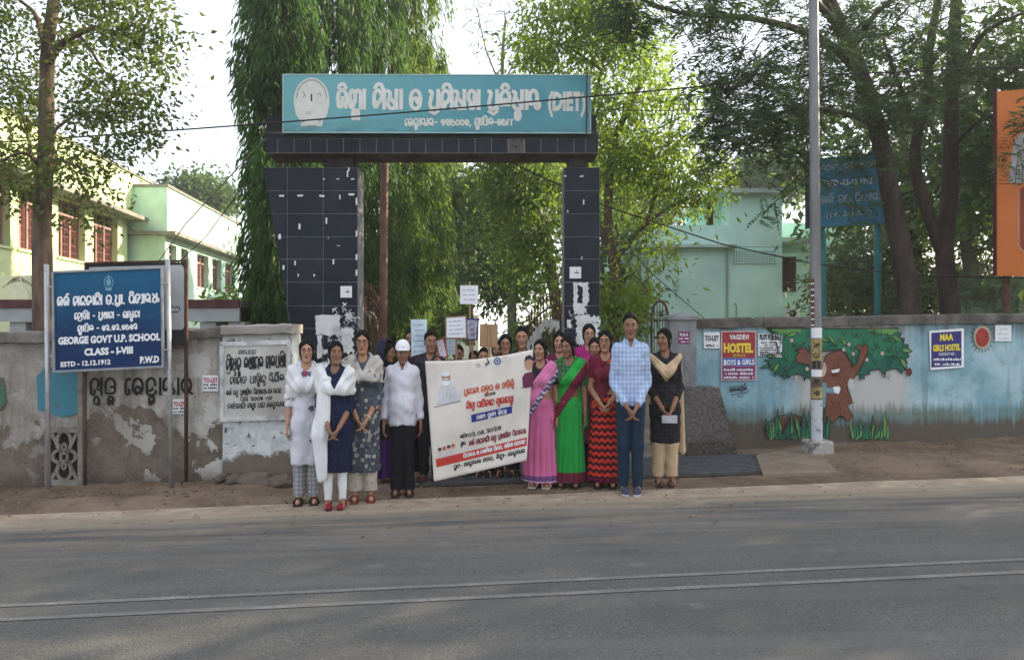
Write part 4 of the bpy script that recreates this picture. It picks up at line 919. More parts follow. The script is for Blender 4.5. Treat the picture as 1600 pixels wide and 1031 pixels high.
plD = PL((-3.9, 7.66, 0), (.05, -1, 0)); poly_on(plD, [(135, 412), (289, 410), (289, 540), (135, 545)], mat('dark_board', (.03, .03, .035), .7), s2, 'backing', -.02, .02)
poly_on(plD, [(140, 418), (284, 414), (288, 419), (289, 510), (285, 515), (140, 517)], mat('pale_board', (.42, .42, .42), .6, .06, 3, .05), s2, 'panel', .002, .004)
board_frame(plD, [(133, 410), (293, 406), (293, 544), (133, 548)], 3, RUST, s2)
line_on(plD, [(268, 478), (273, 481), (280, 479), (282, 485)], 1.6, BLACKP, s2, 'lettering', .008); line_on(plD, [(268, 488), (279, 487)], 1.6, BLACKP, s2, 'lettering', .008)
pole(s2, 291, 408, 291, 752, 7.69, .02, RUST)
# lamp pole on a concrete block
lp = empty('lamp_pole', P(1276, 720, 8.55), 'tall grey steel lamp pole with pasted stickers on a whitewashed block', 'pole')
mb = MB(); mb.tube([P(1268 + (1276 - 1268) * k / 8, -420 + (700 + 420) * k / 8, 8.62) for k in range(9)], [.050, .051, .052, .053, .055, .057, .060, .062, .064], 18); mb.build('shaft', mat('grey_pole_paint', (.19, .195, .20), .55, .15, 5, .15, stretch=(1, 1, .3), metal=.2, grime=((.12, .10, .085), 4, .6)), lp, smooth=True)
bx = P(1278, 720, 8.62)
o = lump('base_block', (bx.x, 8.62, bx.z + .12), (.02, .02, .02), PAPER, lp, 2, 1); bpy.data.objects.remove(o)
mb = MB(); mb.box(bx.x - .145, bx.x + .135, 8.48, 8.76, bx.z - .1, bx.z + .245, bev=.02); mb.build('base_block', mat('whitewashed_block', (.36, .34, .31), .95, .15, 7, .7, 30, col2=(.14, .12, .10), thr=.57), lp)
def wrap(z0, z1, a0, a1, mt, name, rr=.0655):
    c = P(1275, 0, 8.62).x; mb = MB(); vs = []; n = 9
    for i in range(n + 1):
        a = R(a0 + (a1 - a0) * i / n); 
        for z in (z0, z1): vs.append((c + rr * cos(a) + (1.5 - z) * .007, 8.62 + rr * sin(a), z))
    mb.add(vs, [(2 * i, 2 * i + 2, 2 * i + 3, 2 * i + 1) for i in range(n)]); return mb.build(name, mt, lp)
zz = lambda py: EYE - (py - HZ) * 8.62 / F
STY = mat('sticker_ochre', (.34, .26, .10), .8, .25, 14, .1); STB = mat('sticker_brown', (.12, .09, .06), .8, .3, 14, .1)
for k, (a, b_, mt) in enumerate(((530, 547, STY), (548, 563, STY), (564, 576, STB), (577, 588, PAPER), (589, 604, STB), (605, 622, STY), (512, 528, PAPER))): 
    wrap(zz(b_), zz(a), 195, 345, mt, 'sticker', .0655 + .0006 * (k % 3))
    c = P(1276, 0, 8.62).x; q = PL((c, 8.62 - .0675, 0), (0, -1, 0)); write_latin(('24P', 'G5', '||', '', '7P', 'H8', '')[k], q, 1271, 1281, b_ - 4, b_ - 4, 8, BLACKP, lp, 'sticker_mark', d=.001) if ('24P', 'G5', '||', '', '7P', 'H8', '')[k] else None
wrap(zz(690), zz(624), 180, 360, mat('flaked_white_paint', (.46, .48, .50), .85, .1, 12, .2, col2=(.22, .22, .22), thr=.6), 'white_band')
for k in range(17): wrap(zz(440 + k * 4.6) , zz(438 + k * 4.6), 192, 232, PAPER if k % 2 else STB, 'painted_tick', .0635)
wrap(zz(512), zz(436), 190, 235, mat('dark_red_paint', (.12, .02, .02), .8), 'red_strip', .0625)
# blue government sign behind the wall
bs = empty('blue_government_sign', P(1330, 490, 12), 'large faded blue sign board on teal posts behind the mural wall, half hidden by foliage', 'sign')
plH = PL(P(1330, 300, 12), (-.18, -1, 0))
poly_on(plH, [(1270, 250), (1392, 238), (1392, 347), (1270, 355)], mat('faded_blue_board', (.022, .16, .26), .55, .12, 1.5, .05), bs, 'board', -.05, .05)
poly_on(plH, [(1258, 249), (1269.5, 250), (1269.5, 355), (1259, 358)], mat('board_side', (.03, .035, .05), .7), bs, 'board_side', -.05, .06)
board_frame(plH, [(1269, 249), (1394, 237), (1394, 348.5), (1269, 357)], 2, mat('teal_paint', (.03, .16, .165), .6, .15, 6, .1), bs, 'frame', -.05, .07)
FW = mat('faded_lettering', (.25, .33, .36), .8, .15, 7, .05, col2=(.05, .16, .22), thr=.62)
write_latin('ESTD -12-12-1912', plH, 1287, 1363, 291, 287, 9, mat('sign_letter_grey', (.50, .54, .56), .7), bs, d=.004); write_latin('GOVT. SECONDARY', plH, 1282, 1384, 268, 259, 10, FW, bs, d=.004); write_odia('ଜର୍ଜ ଉଚ୍ଚ ବିଦ୍ୟାଳୟ', plH, 1283, 1386, 318, 312, 11, 2, FW, bs, d=.004); write_latin('(1912-2012)', plH, 1290, 1362, 340, 335, 8, FW, bs, d=.004)
TEAL = MATS['teal_paint']
pole(bs, 1284, 352, 1285, 560, 12.15, .065, TEAL); pole(bs, 1371, 345, 1371, 560, 12.05, .055, TEAL)
# orange hoarding
oh = empty('orange_hoarding', P(1590, 430, 10.6), 'large orange hoarding with a faded white shape, raised on posts at the right edge', 'hoarding')
plO = PL(P(1560, 300, 10.6), (-.05, -1, 0))
poly_on(plO, [(1557, 143), (1760, 128), (1760, 432), (1557, 431)], mat('orange_vinyl', (.50, .135, .02), .55, .06, 1.5, .05), oh, 'panel', -.06, .06)
poly_on(plO, [(1555.5, 143), (1557.5, 143), (1557.5, 431), (1555.5, 431)], mat('hoarding_edge', (.10, .015, .015), .7), oh, 'edge', -.062, .07)
poly_on(plO, rect(1557.6, 287, 1760, 287.8), BLACKP, oh, 'printed_line', .003)
GRV = mat('faded_grey_print', (.32, .32, .31), .7, .1, 3, .05)
poly_on(plO, [(1576, 286), (1579, 250), (1584, 222), (1592, 211), (1602, 208), (1618, 214), (1628, 240), (1632, 286)], GRV, oh, 'printed_shape', .003)
for q in ([(1586, 286), (1588, 262), (1592, 240)], [(1597, 286), (1597, 264)]): line_on(plO, q, 1, BLACKP, oh, 'printed_fold', .006)
poly_on(plO, [(1594, 296), (1598, 292), (1700, 292), (1700, 420), (1600, 392), (1594, 384)], mat('hoarding_dark_red', (.22, .045, .02), .7), oh, 'printed_panel', .003); line_on(plO, [(1700, 400), (1604, 396), (1594, 390), (1590, 380), (1590, 300)], 1.2, MAT_W if False else GRV, oh, 'printed_line', .006)
for px in (1572, 1740): pole(oh, px, 431, px, 720, 10.72, .05, RUST)
# brown steel pole just inside the gate
bp_ = empty('brown_pole', P(598, 700, 11.3), 'brown painted steel pole just inside the gateway on the left', 'pole'); pole(bp_, 601, 200, 597, 735, 11.3, .062, mat('brown_pole_paint', (.14, .065, .05), .6, .2, 5, .15), 'shaft', 14)
mb = MB(); a = P(597, 735, 11.3); mb.box(a.x - .12, a.x + .12, 11.18, 11.42, a.z - .15, a.z + .05, bev=.01); mb.build('plinth', CONC, bp_)
# overhead cables
def cable(label, pts, r_, mt, sag=.02):
    """pts: world points"""
    out = []
    for i in range(len(pts) - 1):
        for k in range(12):
            t = k / 12; q = pts[i].lerp(pts[i+1], t); q.z -= sag * 4 * t * (1 - t) * (pts[i+1] - pts[i]).length * .1; out.append(q)
    out.append(pts[-1]); mb = MB(); mb.tube(out, r_, 5); o = mb.build('overhead_cable', mt, None, smooth=True); tag(o, label, 'cable'); return o
CB = mat('cable_rubber', (.02, .02, .02), .7); CG = mat('cable_grey', (.22, .20, .19), .7)
cable('long black cable crossing in front of the turquoise gate sign', [P(-150, 232, 10.1), P(443, 191, 10.1), P(1000, 144, 10.15), P(1272, 118, 10.2), P(1750, 96, 10.3)], .011, CB)
cable('thin black cable above the mural wall sloping down from the gate beam', [P(790, 250, 11.0), P(945, 322, 11.0), P(1130, 382, 11.2), P(1270, 412, 11.4), P(1430, 431, 11.6), P(1700, 436, 12)], .011, CB, .01)
cable('pale guy wire rising from the left building to the gate beam', [P(225, 440, 14), P(290, 350, 12.6), P(415, 216, 10.6)], .010, CG, 0)
cable('second thin wire sagging beside the weeping tree on the left', [P(262, 425, 15), P(322, 370, 15), P(400, 262, 15)], .010, CB, 0)
cable('thin cable from the gate pillar down to the mural wall', [P(940, 330, 10.8), P(1010, 420, 10.4), P(1100, 497, 9.9)], .006, CB, .02)
cable('thin black cable just above the end of the gate beam', [P(925, 172, 10.6), P(1040, 173, 10.8), P(1268, 168, 11)], .006, CB, .02)
# ================= BUILDINGS =================
YG = mat('sunlit_lime_wall', (.58, .68, .36), .9, .06, 1.2, .1, grime=((.36, .42, .28), .9, .5)); MG = mat('mint_wall', (.60, .88, .79), .9, .05, .8, .08, grime=((.33, .56, .50), .7, .5))
GRW = mat('grey_stained_edge', (.22, .22, .19), .95, .2, 3, .3); WDK = mat('window_dark', (.02, .016, .016), .3, .1, 3, 0); WFR = mat('window_frame_pink', (.34, .20, .17), .7, .1, 5, .1); GRL = mat('window_grille_maroon', (.16, .055, .05), .6)
def facade_block(nm, label, X0, kk, pxa, pxb, rows, wins, mt, h_top, h_slab, depth=9, far_px=None, slab=.7):
    """a two-storey block whose long side runs away from the road; X = X0 + kk*Y along it"""
    n = empty(nm, (X0 + kk * 28, 28, 0), label, 'building')
    yy = lambda px: X0 / ((px - 800) / F - kk)
    ya, yb = yy(pxa), yy(pxb); xx = lambda y, o=0: X0 + kk * y + o
    zp = lambda px, py: EYE - (py - HZ) * yy(px) / F
    def slabbox(y0, y1, o0, o1, z0, z1, name, m_):
        mb = MB(); mb.add([(xx(y0, o0), y0, z0), (xx(y1, o0), y1, z0), (xx(y1, o1), y1, z0), (xx(y0, o1), y0, z0), (xx(y0, o0), y0, z1), (xx(y1, o0), y1, z1), (xx(y1, o1), y1, z1), (xx(y0, o1), y0, z1)], [(0, 1, 2, 3), (7, 6, 5, 4), (4, 5, 1, 0), (5, 6, 2, 1), (6, 7, 3, 2), (7, 4, 0, 3)]); return mb.build(name, m_, n)
    # wall piers between windows (facade thickness .3), recess behind
    ws = sorted((yy(a), yy(b)) for a, b, *_ in wins); zt, zb = wins[0][2], wins[0][3]
    slabbox(ya, yb, -depth, -.32, -.5, h_slab, 'inner_wall', mt)
    cuts = [ya] + [v for w_ in ws for v in w_] + [yb]
    for i in range(0, len(cuts), 2):
        if cuts[i+1] - cuts[i] > .02: slabbox(cuts[i], cuts[i+1], -.315, 0, zb, zt, 'pier', mt)
    slabbox(ya, yb, -.315, 0, -.5, zb - .001, 'lower_wall', mt); slabbox(ya, yb, -.315, 0, zt + .001, h_slab - .004, 'upper_wall', mt)
    for w0, w1 in ws:
        f = slabbox(w0, w1, -.314, -.30, zb, zt, 'window', WDK); k = 3 if w1 - w0 > 1.1 else 2
        zs = zt - (zt - zb) * .22
        for z0, z1 in ((zb, zb + .08), (zs - .06, zs + .02), (zt - .06, zt)): pinv_set(slabbox(w0, w1, -.295, -.2, z0, z1, 'frame_rail', WFR), f)
        for i in range(k + 1):
            y = w0 + (w1 - w0 - .07) * i / k; pinv_set(slabbox(y, y + .07, -.297, -.21, zb, zt, 'frame_post', WFR), f)
            if i < k:
                for j in range(1, 5): yq = y + .07 + ((w1 - w0 - .07) / k - .07) * j / 5; pinv_set(slabbox(yq, yq + .025, -.27, -.24, zb + .08, zs, 'grille_bar', GRL), f)
        for j in range(1, 6): z = zb + (zs - zb) * j / 6; pinv_set(slabbox(w0 + .06, w1 - .06, -.272, -.246, z, z + .03, 'grille_bar', GRL), f)
        slabbox(w0 - .08, w1 + .08, -.1, .06, zb - .07, zb - .002, 'sill', mt)
    slabbox(ya - .3, yb + .2, -depth, slab, h_slab, h_slab + .14, 'roof_slab', GRW)
    slabbox(ya - .1, yb, -depth, .12, h_slab + .142, h_top, 'parapet', mt); slabbox(ya - .15, yb, -depth, .18, h_top + .002, h_top + .10, 'parapet_coping', GRW)
    return n, slabbox, yy, zp
def pinv_set(o, par): o.parent = par; o.matrix_parent_inverse = Matrix(); o.matrix_world; return o
wz = lambda px, py, X0, kk: EYE - (py - HZ) * (X0 / ((px - 800) / F - kk)) / F
X0, kk = -12.2, -.0865
b1, sbx, yy1, zp1 = facade_block('academic_building', 'two storey lime green college building at far left with brown grilled windows', X0, kk, -420, 232, 0, [(a, b, wz(120, 318, X0, kk), wz(120, 407, X0, kk)) for a, b in ((-210, -150), (-110, -60), (-30, 16), (29, 66), (91, 133), (146, 184), (199, 213))], YG, wz(110, 226, X0, kk), wz(110, 313, X0, kk))
Xc = -10.9
b2, _, _, _ = facade_block('rear_green_building', 'mint green two storey block beyond the academic building, left of the weeping tree', Xc, kk, 258, 372, 0, [(a, b, wz(300, 393, Xc, kk), wz(300, 447, Xc, kk)) for a, b in ((264, 276), (283, 294), (308, 326), (332, 346), (352, 366))], mat('mint_side_wall', (.54, .76, .62), .9, .06, 1.0, .1, grime=((.30, .42, .34), .7, .6)), wz(300, 315, Xc, kk), wz(300, 383, Xc, kk), slab=.5)
# arched name board of the academic block porch
pn = empty('name_panel', P(30, 470, 17), 'white porch panel with curved ACADEMIC BLOCK lettering', 'sign')
plN = pl_front(17.0); poly_on(plN, [(-30, 432), (55, 430), (56, 520), (-30, 520)], mat('panel_white', (.55, .58, .50), .9, .05), pn, 'panel', -.2, .2)
poly_on(plN, [(3, 470), (8, 452), (20, 442), (34, 445), (44, 455), (48, 470)], mat('panel_relief', (.58, .58, .52), .9, .05), pn, 'relief', .003, .01)
mb = MB(); s_ = 'ACADEMIC BLOCK'
for i, ch in enumerate(s_):
    if ch == ' ': continue
    t = i / 13; px = 5 + 46 * t; py = 454 - 15 * sin(pi * (t * .8 + .08)) ; an = cos(pi * (t * .8 + .08)) * .75
    V_, F_, a, b_, lo, hi = latin_mesh(ch, .03); s1 = 6.4 / .729; cx = (a + b_) / 2
    vs = []
    for vx, vy in V_:
        u, v = (vx - cx) * s1 * .62, vy * s1; vs.append(plN.hit(px + u * cos(an) + v * sin(an) * .6, py + u * -sin(an) - v * cos(an) + 0, .016))
    mb.add(vs, F_)
mb.build('lettering', mat('panel_brown', (.14, .05, .04), .8), pn)
# low covered walkway behind the front wall: maroon edged slab on posts, yellow wall behind
cw = empty('covered_walkway', (-6, 12, 0), 'low covered walkway with maroon roof edge seen over the peeling wall', 'shelter')
MRN = mat('maroon_edge', (.085, .032, .034), .85, .25, 5, .2)
z1, z0 = EYE + 57 * 12 / F, EYE + 44 * 12 / F; xe = P(372, 0, 12).x
mb = MB(); mb.box(-16, xe, 12.0, 12.1, z0, z1); mb.build('roof_edge', MRN, cw); mb = MB(); mb.box(-16, xe, 12.102, 14.5, z1 - .12, z1 - .004); mb.build('roof_slab', CONC, cw)
mb = MB(); mb.box(-16, xe, 12.04, 12.1, z0 - .22, z0 - .002); mb.build('fascia', mat('walkway_white', (.36, .38, .38), .9, .1, 2, .2), cw)
for px in (20, 90, 180, 320, 365): 
    q = P(px, 0, 12).x; mb = MB(); mb.box(q - .13, q + .13, 12.12, 12.38, -.3, z0 - .224 ); mb.build('post', MATS['walkway_white'], cw)
mb = MB(); mb.box(-16, xe, 12.04, 12.2, -.3, z0 - .42); mb.build('parapet', CONC, cw)
# ---- mint building on the right ----
mbg = empty('mint_building', P(1110, 520, 22), 'flat roofed mint green building with stair tower behind the right wall', 'building')
def bx_(name, px0, px1, py0, py1, Y, depth, mt, zb=None, parent=None):
    a, b = P(px0, py0, Y), P(px1, py1, Y); mb = MB(); mb.box(a.x, b.x, Y, Y + depth, (zb if zb is not None else b.z), a.z); return mb.build(name, mt, parent or mbg)
Yb = 22.0; LE = mat('pale_ledge', (.50, .62, .58), .9, .1, 3, .15, grime=((.16, .18, .16), 1.5, .7))
bx_('main_wall', 1002, 1222, 386, 0, Yb, 9, MG, zb=-.3); bx_('parapet', 1000, 1150, 352, 381.5, Yb - .02, 9, MG); bx_('ledge', 996, 1152, 381.6, 386, Yb - .30, 9.3, LE)
bx_('parapet', 1150.1, 1222, 352, 385.5, Yb - .01, 4, MG)
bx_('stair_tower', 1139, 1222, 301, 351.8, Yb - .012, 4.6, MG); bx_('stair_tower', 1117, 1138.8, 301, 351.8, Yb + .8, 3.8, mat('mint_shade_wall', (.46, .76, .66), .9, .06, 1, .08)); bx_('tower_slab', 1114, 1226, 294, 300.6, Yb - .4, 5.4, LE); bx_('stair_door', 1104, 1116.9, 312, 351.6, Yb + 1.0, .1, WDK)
bx_('side_wing', 958, 1001.6, 372, 0, Yb + 2.0, 7, MG, zb=-.3); bx_('wing_parapet', 956, 1000, 362, 371.6, Yb + 1.9, 7, LE)
for px in (967, 984): 
    w_ = bx_('window', px, px + 9, 412, 470, Yb + 1.96, .03, WDK)
bx_('recessed_wing', 1222.2, 1300, 378.5, 0, Yb + .9, 8, MG, zb=-.3); bx_('canopy', 1221, 1276, 371, 378, Yb + .2, 1.5, LE); bx_('upper_wing', 1222.2, 1258, 348, 370.6, Yb + 1.6, 6, MG); bx_('upper_wing', 1258.2, 1345, 370.9 - 20, 378, Yb + 1.9, 6, MG)
wn = bx_('window', 1223, 1244, 400, 456, Yb + .86, .035, mat('shutter_maroon', (.085, .045, .05), .7, .1, 5, .1))
for i in range(5): bx_('shutter_slat', 1224 + i * 4, 1227 + i * 4, 402, 455, Yb + .84, .018, MATS['shutter_maroon'])
bx_('window_hood', 1221.6, 1247, 396, 399.8, Yb + .5, .45, MG)
bx_('annex_wall', 1300.2, 1350, 384, 0, Yb + 3, 6, MG, zb=-.3)
for px in (1289, 1310): bx_('window', px, px + 10, 418, 462, Yb + (.86 if px < 1300 else 2.96), .035, WDK)
# pierced ventilation screen
a, b = P(1145, 392, Yb - .012), P(1212, 411, Yb - .012); mb = MB(); mb.box(a.x, b.x, Yb - .015, Yb - .002, b.z, a.z); vs_ = mb.build('vent_recess', mat('vent_dark', (.04, .055, .05), .9), mbg)
nx_, nz_ = 17, 5; mb = MB()
for i in range(nx_ + 1): x = a.x + (b.x - a.x) * i / nx_; mb.box(x - .017, x + .017, Yb - .05, Yb - .016, b.z, a.z)
for k in range(nz_ + 1): z = b.z + (a.z - b.z) * k / nz_; mb.box(a.x, b.x, Yb - .047, Yb - .017, z - .015, z + .015)
o = mb.build('vent_screen', MG, mbg); o['kind'] = 'stuff'
# air conditioner
ac = empty('air_conditioner', P(1239, 496, 21.7), 'white air conditioner unit mounted low on the mint building wall', 'air conditioner')
a, b = P(1230, 482, 21.6), P(1248, 497, 21.6); mb = MB(); mb.box(a.x, b.x, 21.6, 21.98, b.z, a.z, bev=.01); mb.build('casing', PAPER, ac)
q = pl_front(21.6); poly_on(q, blob(1238.5, 489.5, 5.5, 5.5, 16), BLACKP, ac, 'fan_grille', .004); poly_on(q, blob(1238.5, 489.5, 1.6, 1.6, 8), STEEL, ac, 'fan_hub', .008)
mb = MB(); mb.tube([P(1150, 500, 21.95), P(1151, 478, 21.95), P(1149, 474, 21.95), P(1146, 475, 21.95)], .018, 6); mb.build('vent_pipe', STEEL, mbg)
# far right green wall with piers
fr = empty('far_green_wall', P(1560, 500, 16), 'green rendered compound wall with a stained band behind the right trees', 'wall')
GW = mat('dull_green_render', (.22, .36, .24), .9, .12, 1.2, .15, grime=((.11, .15, .10), 1.5, .8))
bx_('panel', 1492, 1760, 432, 0, 16, .3, GW, zb=-.3, parent=fr); bx_('band', 1490, 1760, 462, 468, 15.93, .065, mat('stained_band', (.20, .22, .16), .9, .2, 3, .2), parent=fr)
for px in (1592, 1680): bx_('pier', px, px + 13, 466 + 4, 0, 15.9, .095, GW, zb=-.3, parent=fr)
for px in (1012, 1136): 
    mb = MB(); mb.tube([P(px, 388, 21.9), P(px, 560, 21.9)], .035, 8); mb.build('drain_pipe', mat('pipe_grey', (.30, .36, .34), .7, .1, 4, .1), mbg)
# small sunlit building far down the drive
fb = empty('far_white_building', P(715, 530, 48), 'small bright building glimpsed far down the tree lined drive', 'building')
bx_('wall', 685, 748, 492, 0, 48, 6, mat('far_cream_wall', (.60, .58, .52), .9, .05), zb=0, parent=fb)
mb = MB(); a, b = P(680, 492, 47.8), P(752, 468, 51); mb.add([(a.x, 47.8, a.z), (b.x - 1.5, 47.8, a.z), (b.x - 1.5, 52, b.z), (a.x, 52, b.z), (a.x, 47.8, a.z + .08), (b.x - 1.5, 47.8, a.z + .08), (b.x - 1.5, 52, b.z + .08), (a.x, 52, b.z + .08)], [(0, 1, 2, 3), (7, 6, 5, 4), (0, 4, 5, 1), (1, 5, 6, 2), (2, 6, 7, 3), (3, 7, 4, 0)]); mb.build('roof', mat('far_roof_sheet', (.52, .42, .38), .8, .1), fb)
for px in (697, 722): bx_('window', px, px + 8, 505, 520, 47.97, .02, WDK, parent=fb)
# ================= TREES =================
def leafmat(name, a, b, trans=.4, c3=None):
    m, N, L, bs = nodes(name); g = G(m); p = g.pos()
    n = g.noise(p, 2.2, 4); n2 = g.noise(p, 21, 2)
    c = g.mix(g.ramp(g.m('ADD', g.m('MULTIPLY', n, .55), g.m('MULTIPLY', n2, .45)), .42, .58), tuple(q * .72 for q in a), tuple(q * 1.1 for q in b))
    if c3: c = g.mix(g.ramp(g.noise(p, 9, 2), .60, .68), c, c3)
    L.new(c, bs.inputs['Base Color']); bs.inputs['Roughness'].default_value = .55; bs.inputs['Specular IOR Level'].default_value = .25
    tr = N.new('ShaderNodeBsdfTranslucent'); L.new(g.mix(.5, c, tuple(min(1, x * y) for x, y in zip(b, (1.9, 1.9, .8)))), tr.inputs[0]); ms = N.new('ShaderNodeMixShader'); ms.inputs[0].default_value = trans
    o = N['Material Output']; L.new(bs.outputs[0], ms.inputs[1]); L.new(tr.outputs[0], ms.inputs[2]); L.new(ms.outputs[0], o.inputs[0]); return m
BARK = mat('brown_bark', (.12, .085, .06), .95, .3, 3, .9, 18, stretch=(2, 2, .6), grime=((.045, .032, .025), 4, .7))
BARKD = mat('dark_bark', (.055, .042, .034), .95, .3, 3, .9, 18, stretch=(2, 2, .6), grime=((.025, .02, .017), 4, .7))
BARKG = mat('grey_bark', (.14, .13, .12), .95, .25, 3, .9, 18, stretch=(2, 2, .6))
L_OL = leafmat('olive_leaf', (0.054, 0.090, 0.024), (0.120, 0.162, 0.042), .4, (0.192, 0.204, 0.060))
L_WE = leafmat('weeping_leaf', (.026, .070, .019), (.062, .145, .032), .38)
L_WB = leafmat('weeping_leaf_bright', (.052, .108, .024), (.135, .215, .042), .45)
L_BR = leafmat('fresh_leaf', (0.105, 0.196, 0.031), (0.238, 0.336, 0.063), .5, (0.350, 0.392, 0.084))
L_FE = leafmat('feathery_leaf', (0.027, 0.060, 0.025), (0.056, 0.106, 0.040), .35)
L_FD = leafmat('feathery_leaf_grey', (0.060, 0.093, 0.060), (0.128, 0.178, 0.093), .35)
L_BG = leafmat('shade_leaf', (0.072, 0.135, 0.040), (0.180, 0.270, 0.063), .45)
L_DK = leafmat('deep_leaf', (0.040, 0.086, 0.036), (0.090, 0.153, 0.054), .4)
def unit(v): return v / (np.linalg.norm(v, axis=1, keepdims=True) + 1e-9)
def leaves_mesh(name, base, direc, ln, wd, mt, parent, fold=.25):
    """diamond leaves: base (n,3), direction (n,3), length/width arrays"""
    n = len(base); direc = unit(direc)
    side = unit(np.cross(direc, rng.normal(size=(n, 3)))); up = np.cross(direc, side)
    l = ln[:, None]; w_ = wd[:, None]
    V = np.empty((n, 4, 3)); V[:, 0] = base; V[:, 1] = base + direc * l * .42 + side * w_ * .5 + up * w_ * fold; V[:, 2] = base + direc * l - up * l * .06; V[:, 3] = base + direc * l * .42 - side * w_ * .5 + up * w_ * fold
    Fq = np.arange(n * 4).reshape(n, 4)
    o = npmesh(name, V.reshape(-1, 3), Fq, mt, parent)
    if parent is not None: pinv(o, parent)
    return o
def skeleton_attach(nodes_, targets, sag=.12, step=.35):
    """attach each target to the nearest node with a bent twig; returns list of polylines"""
    nd = [np.array(q, float) for q in nodes_]; arr = np.array(nd); out = []
    order = np.argsort([np.min(np.linalg.norm(arr - t, axis=1)) for t in targets])
    for i in order:
        t = targets[i]; d = np.linalg.norm(arr - t, axis=1) + .35 * np.maximum(0, arr[:, 2] - t[2]); j = int(np.argmin(d)); s = arr[j]
        L_ = np.linalg.norm(t - s); k = max(2, int(L_ / step)); pl = [s]
        bend = rng.normal(size=3) * L_ * .10; bend[2] += L_ * sag
        for q in range(1, k + 1):
            u = q / k; pl.append(s + (t - s) * u + bend * 4 * u * (1 - u) * .5 + (rng.normal(size=3) * .03 if q < k else 0))
        out.append((pl, L_)); arr = np.vstack([arr, pl[1:]])
    return out
def polytube(mb, pl, r0, r1, n=5):
    k = len(pl); mb.tube([Vector(tuple(map(float, q))) for q in pl], [r0 + (r1 - r0) * i / (k - 1) for i in range(k)], n, cap=False)
def wpath(pts): return [P(a, b, c) for a, b, c in pts]
def smoothpath(pts, n=5):
    """Catmull-Rom through world points"""
    q = [pts[0]] + list(pts) + [pts[-1]]; out = []
    for i in range(1, len(q) - 2):
        for k in range(n):
            t = k / n; a, b, c, d = q[i-1], q[i], q[i+1], q[i+2]
            out.append(.5 * ((2 * b) + (c - a) * t + (2 * a - 5 * b + 4 * c - d) * t * t + (3 * b - a - 3 * c + d) * t ** 3))
    out.append(q[-2]); return out
def env(ells):
    """ells: (px,py,rx,ry,Y,dY,n) in photograph columns/rows at distance Y -> cluster centres"""
    C = []
    for (px, py, rx, ry, Y, dY, n) in ells:
        for _ in range(n):
            v = rng.normal(size=3); v /= np.linalg.norm(v); v *= rng.uniform(.25, 1) ** .5
            yy = Y + v[1] * dY; q = P(px + v[0] * rx, py + v[2] * ry, Y); C.append((q.x, yy, q.z))
    return np.array(C)
def broad_tree(name, label, trunk, tr, limbs, ells, lm, bark, nl=110, spread=.32, ln=(.07, .11), asp=.42, droop=.4, twig=.012, group=None, feather=False, cat='tree', foot=None):
    base = trunk[0]; T = empty(name, (base.x, base.y, gz(base.x)), label, cat, group)
    tp = smoothpath(trunk); mb = MB(); k = len(tp)
    rr = [tr[0] + (tr[1] - tr[0]) * i / (k - 1) + (.06 * tr[0] * MN.noise(Vector((i * .7, base.x, 0)))) for i in range(k)]; rr[0] *= 1.2
    mb.tube(tp, rr, 12); mb.build('trunk', bark, T, smooth=True)
    nodes_ = [tuple(q) for q in tp[k // 3:]]
    for (pts, r0, r1) in limbs:
        lp_ = smoothpath(pts, 4); mb = MB(); kk_ = len(lp_); mb.tube(lp_, [r0 + (r1 - r0) * i / (kk_ - 1) for i in range(kk_)], 8); mb.build('limb', bark, T, smooth=True); nodes_ += [tuple(q) for q in lp_]
    C = env(ells) if isinstance(ells, list) else ells
    tw = skeleton_attach(nodes_, C); mb = MB()
    for pl, L_ in tw: polytube(mb, pl, twig * (1 + min(2, L_)), twig * .4, 4)
    o = mb.build('twigs', bark, T); o.name = 'branchwork'; o['kind'] = 'stuff'
    if feather:
        crown = fronds(C, nl, spread, lm, T)
    else:
        n = len(C) * nl; idx = np.repeat(np.arange(len(C)), nl)
        off = rng.normal(size=(n, 3)) * spread * rng.uniform(.55, 1.25, (len(C), 1))[idx]; off[:, 2] *= .7
        b = C[idx] + off; d = unit(off) * .8 + rng.normal(size=(n, 3)) * .6; d[:, 2] -= droop
        l = rng.uniform(*ln, n); crown = leaves_mesh('crown', b, d, l, l * asp * rng.uniform(.8, 1.2, n), lm, T)
    return T
def fronds(C, nf, spread, lm, T, L0=.34, npin=9):
    n = len(C) * nf; idx = np.repeat(np.arange(len(C)), nf)
    base = C[idx] + rng.normal(size=(n, 3)) * spread * .6
    d = rng.normal(size=(n, 3)); d[:, 2] = d[:, 2] * .45 - .25; d = unit(d)
    L_ = rng.uniform(.6, 1.2, n) * L0; side = unit(np.cross(d, np.array([[0, 0, 1.]]) + rng.normal(size=(n, 3)) * .25))
    B, D, LN, WD = [], [], [], []
    for k in range(npin):
        t = (k + 1) / npin; pos = base + d * (L_ * t)[:, None]; pos[:, 2] -= .35 * L_ * t * t
        for s in (-1, 1):
            B.append(pos); D.append(side * s + d * .55 + np.array([[0, 0, -.15]])); LN.append(L_ * (.42 * math.sin(pi * (t * .8 + .12)))); WD.append(np.full(n, .022))
    return leaves_mesh('crown', np.concatenate(B), np.concatenate(D), np.concatenate(LN), np.concatenate(WD), lm, T, .1)
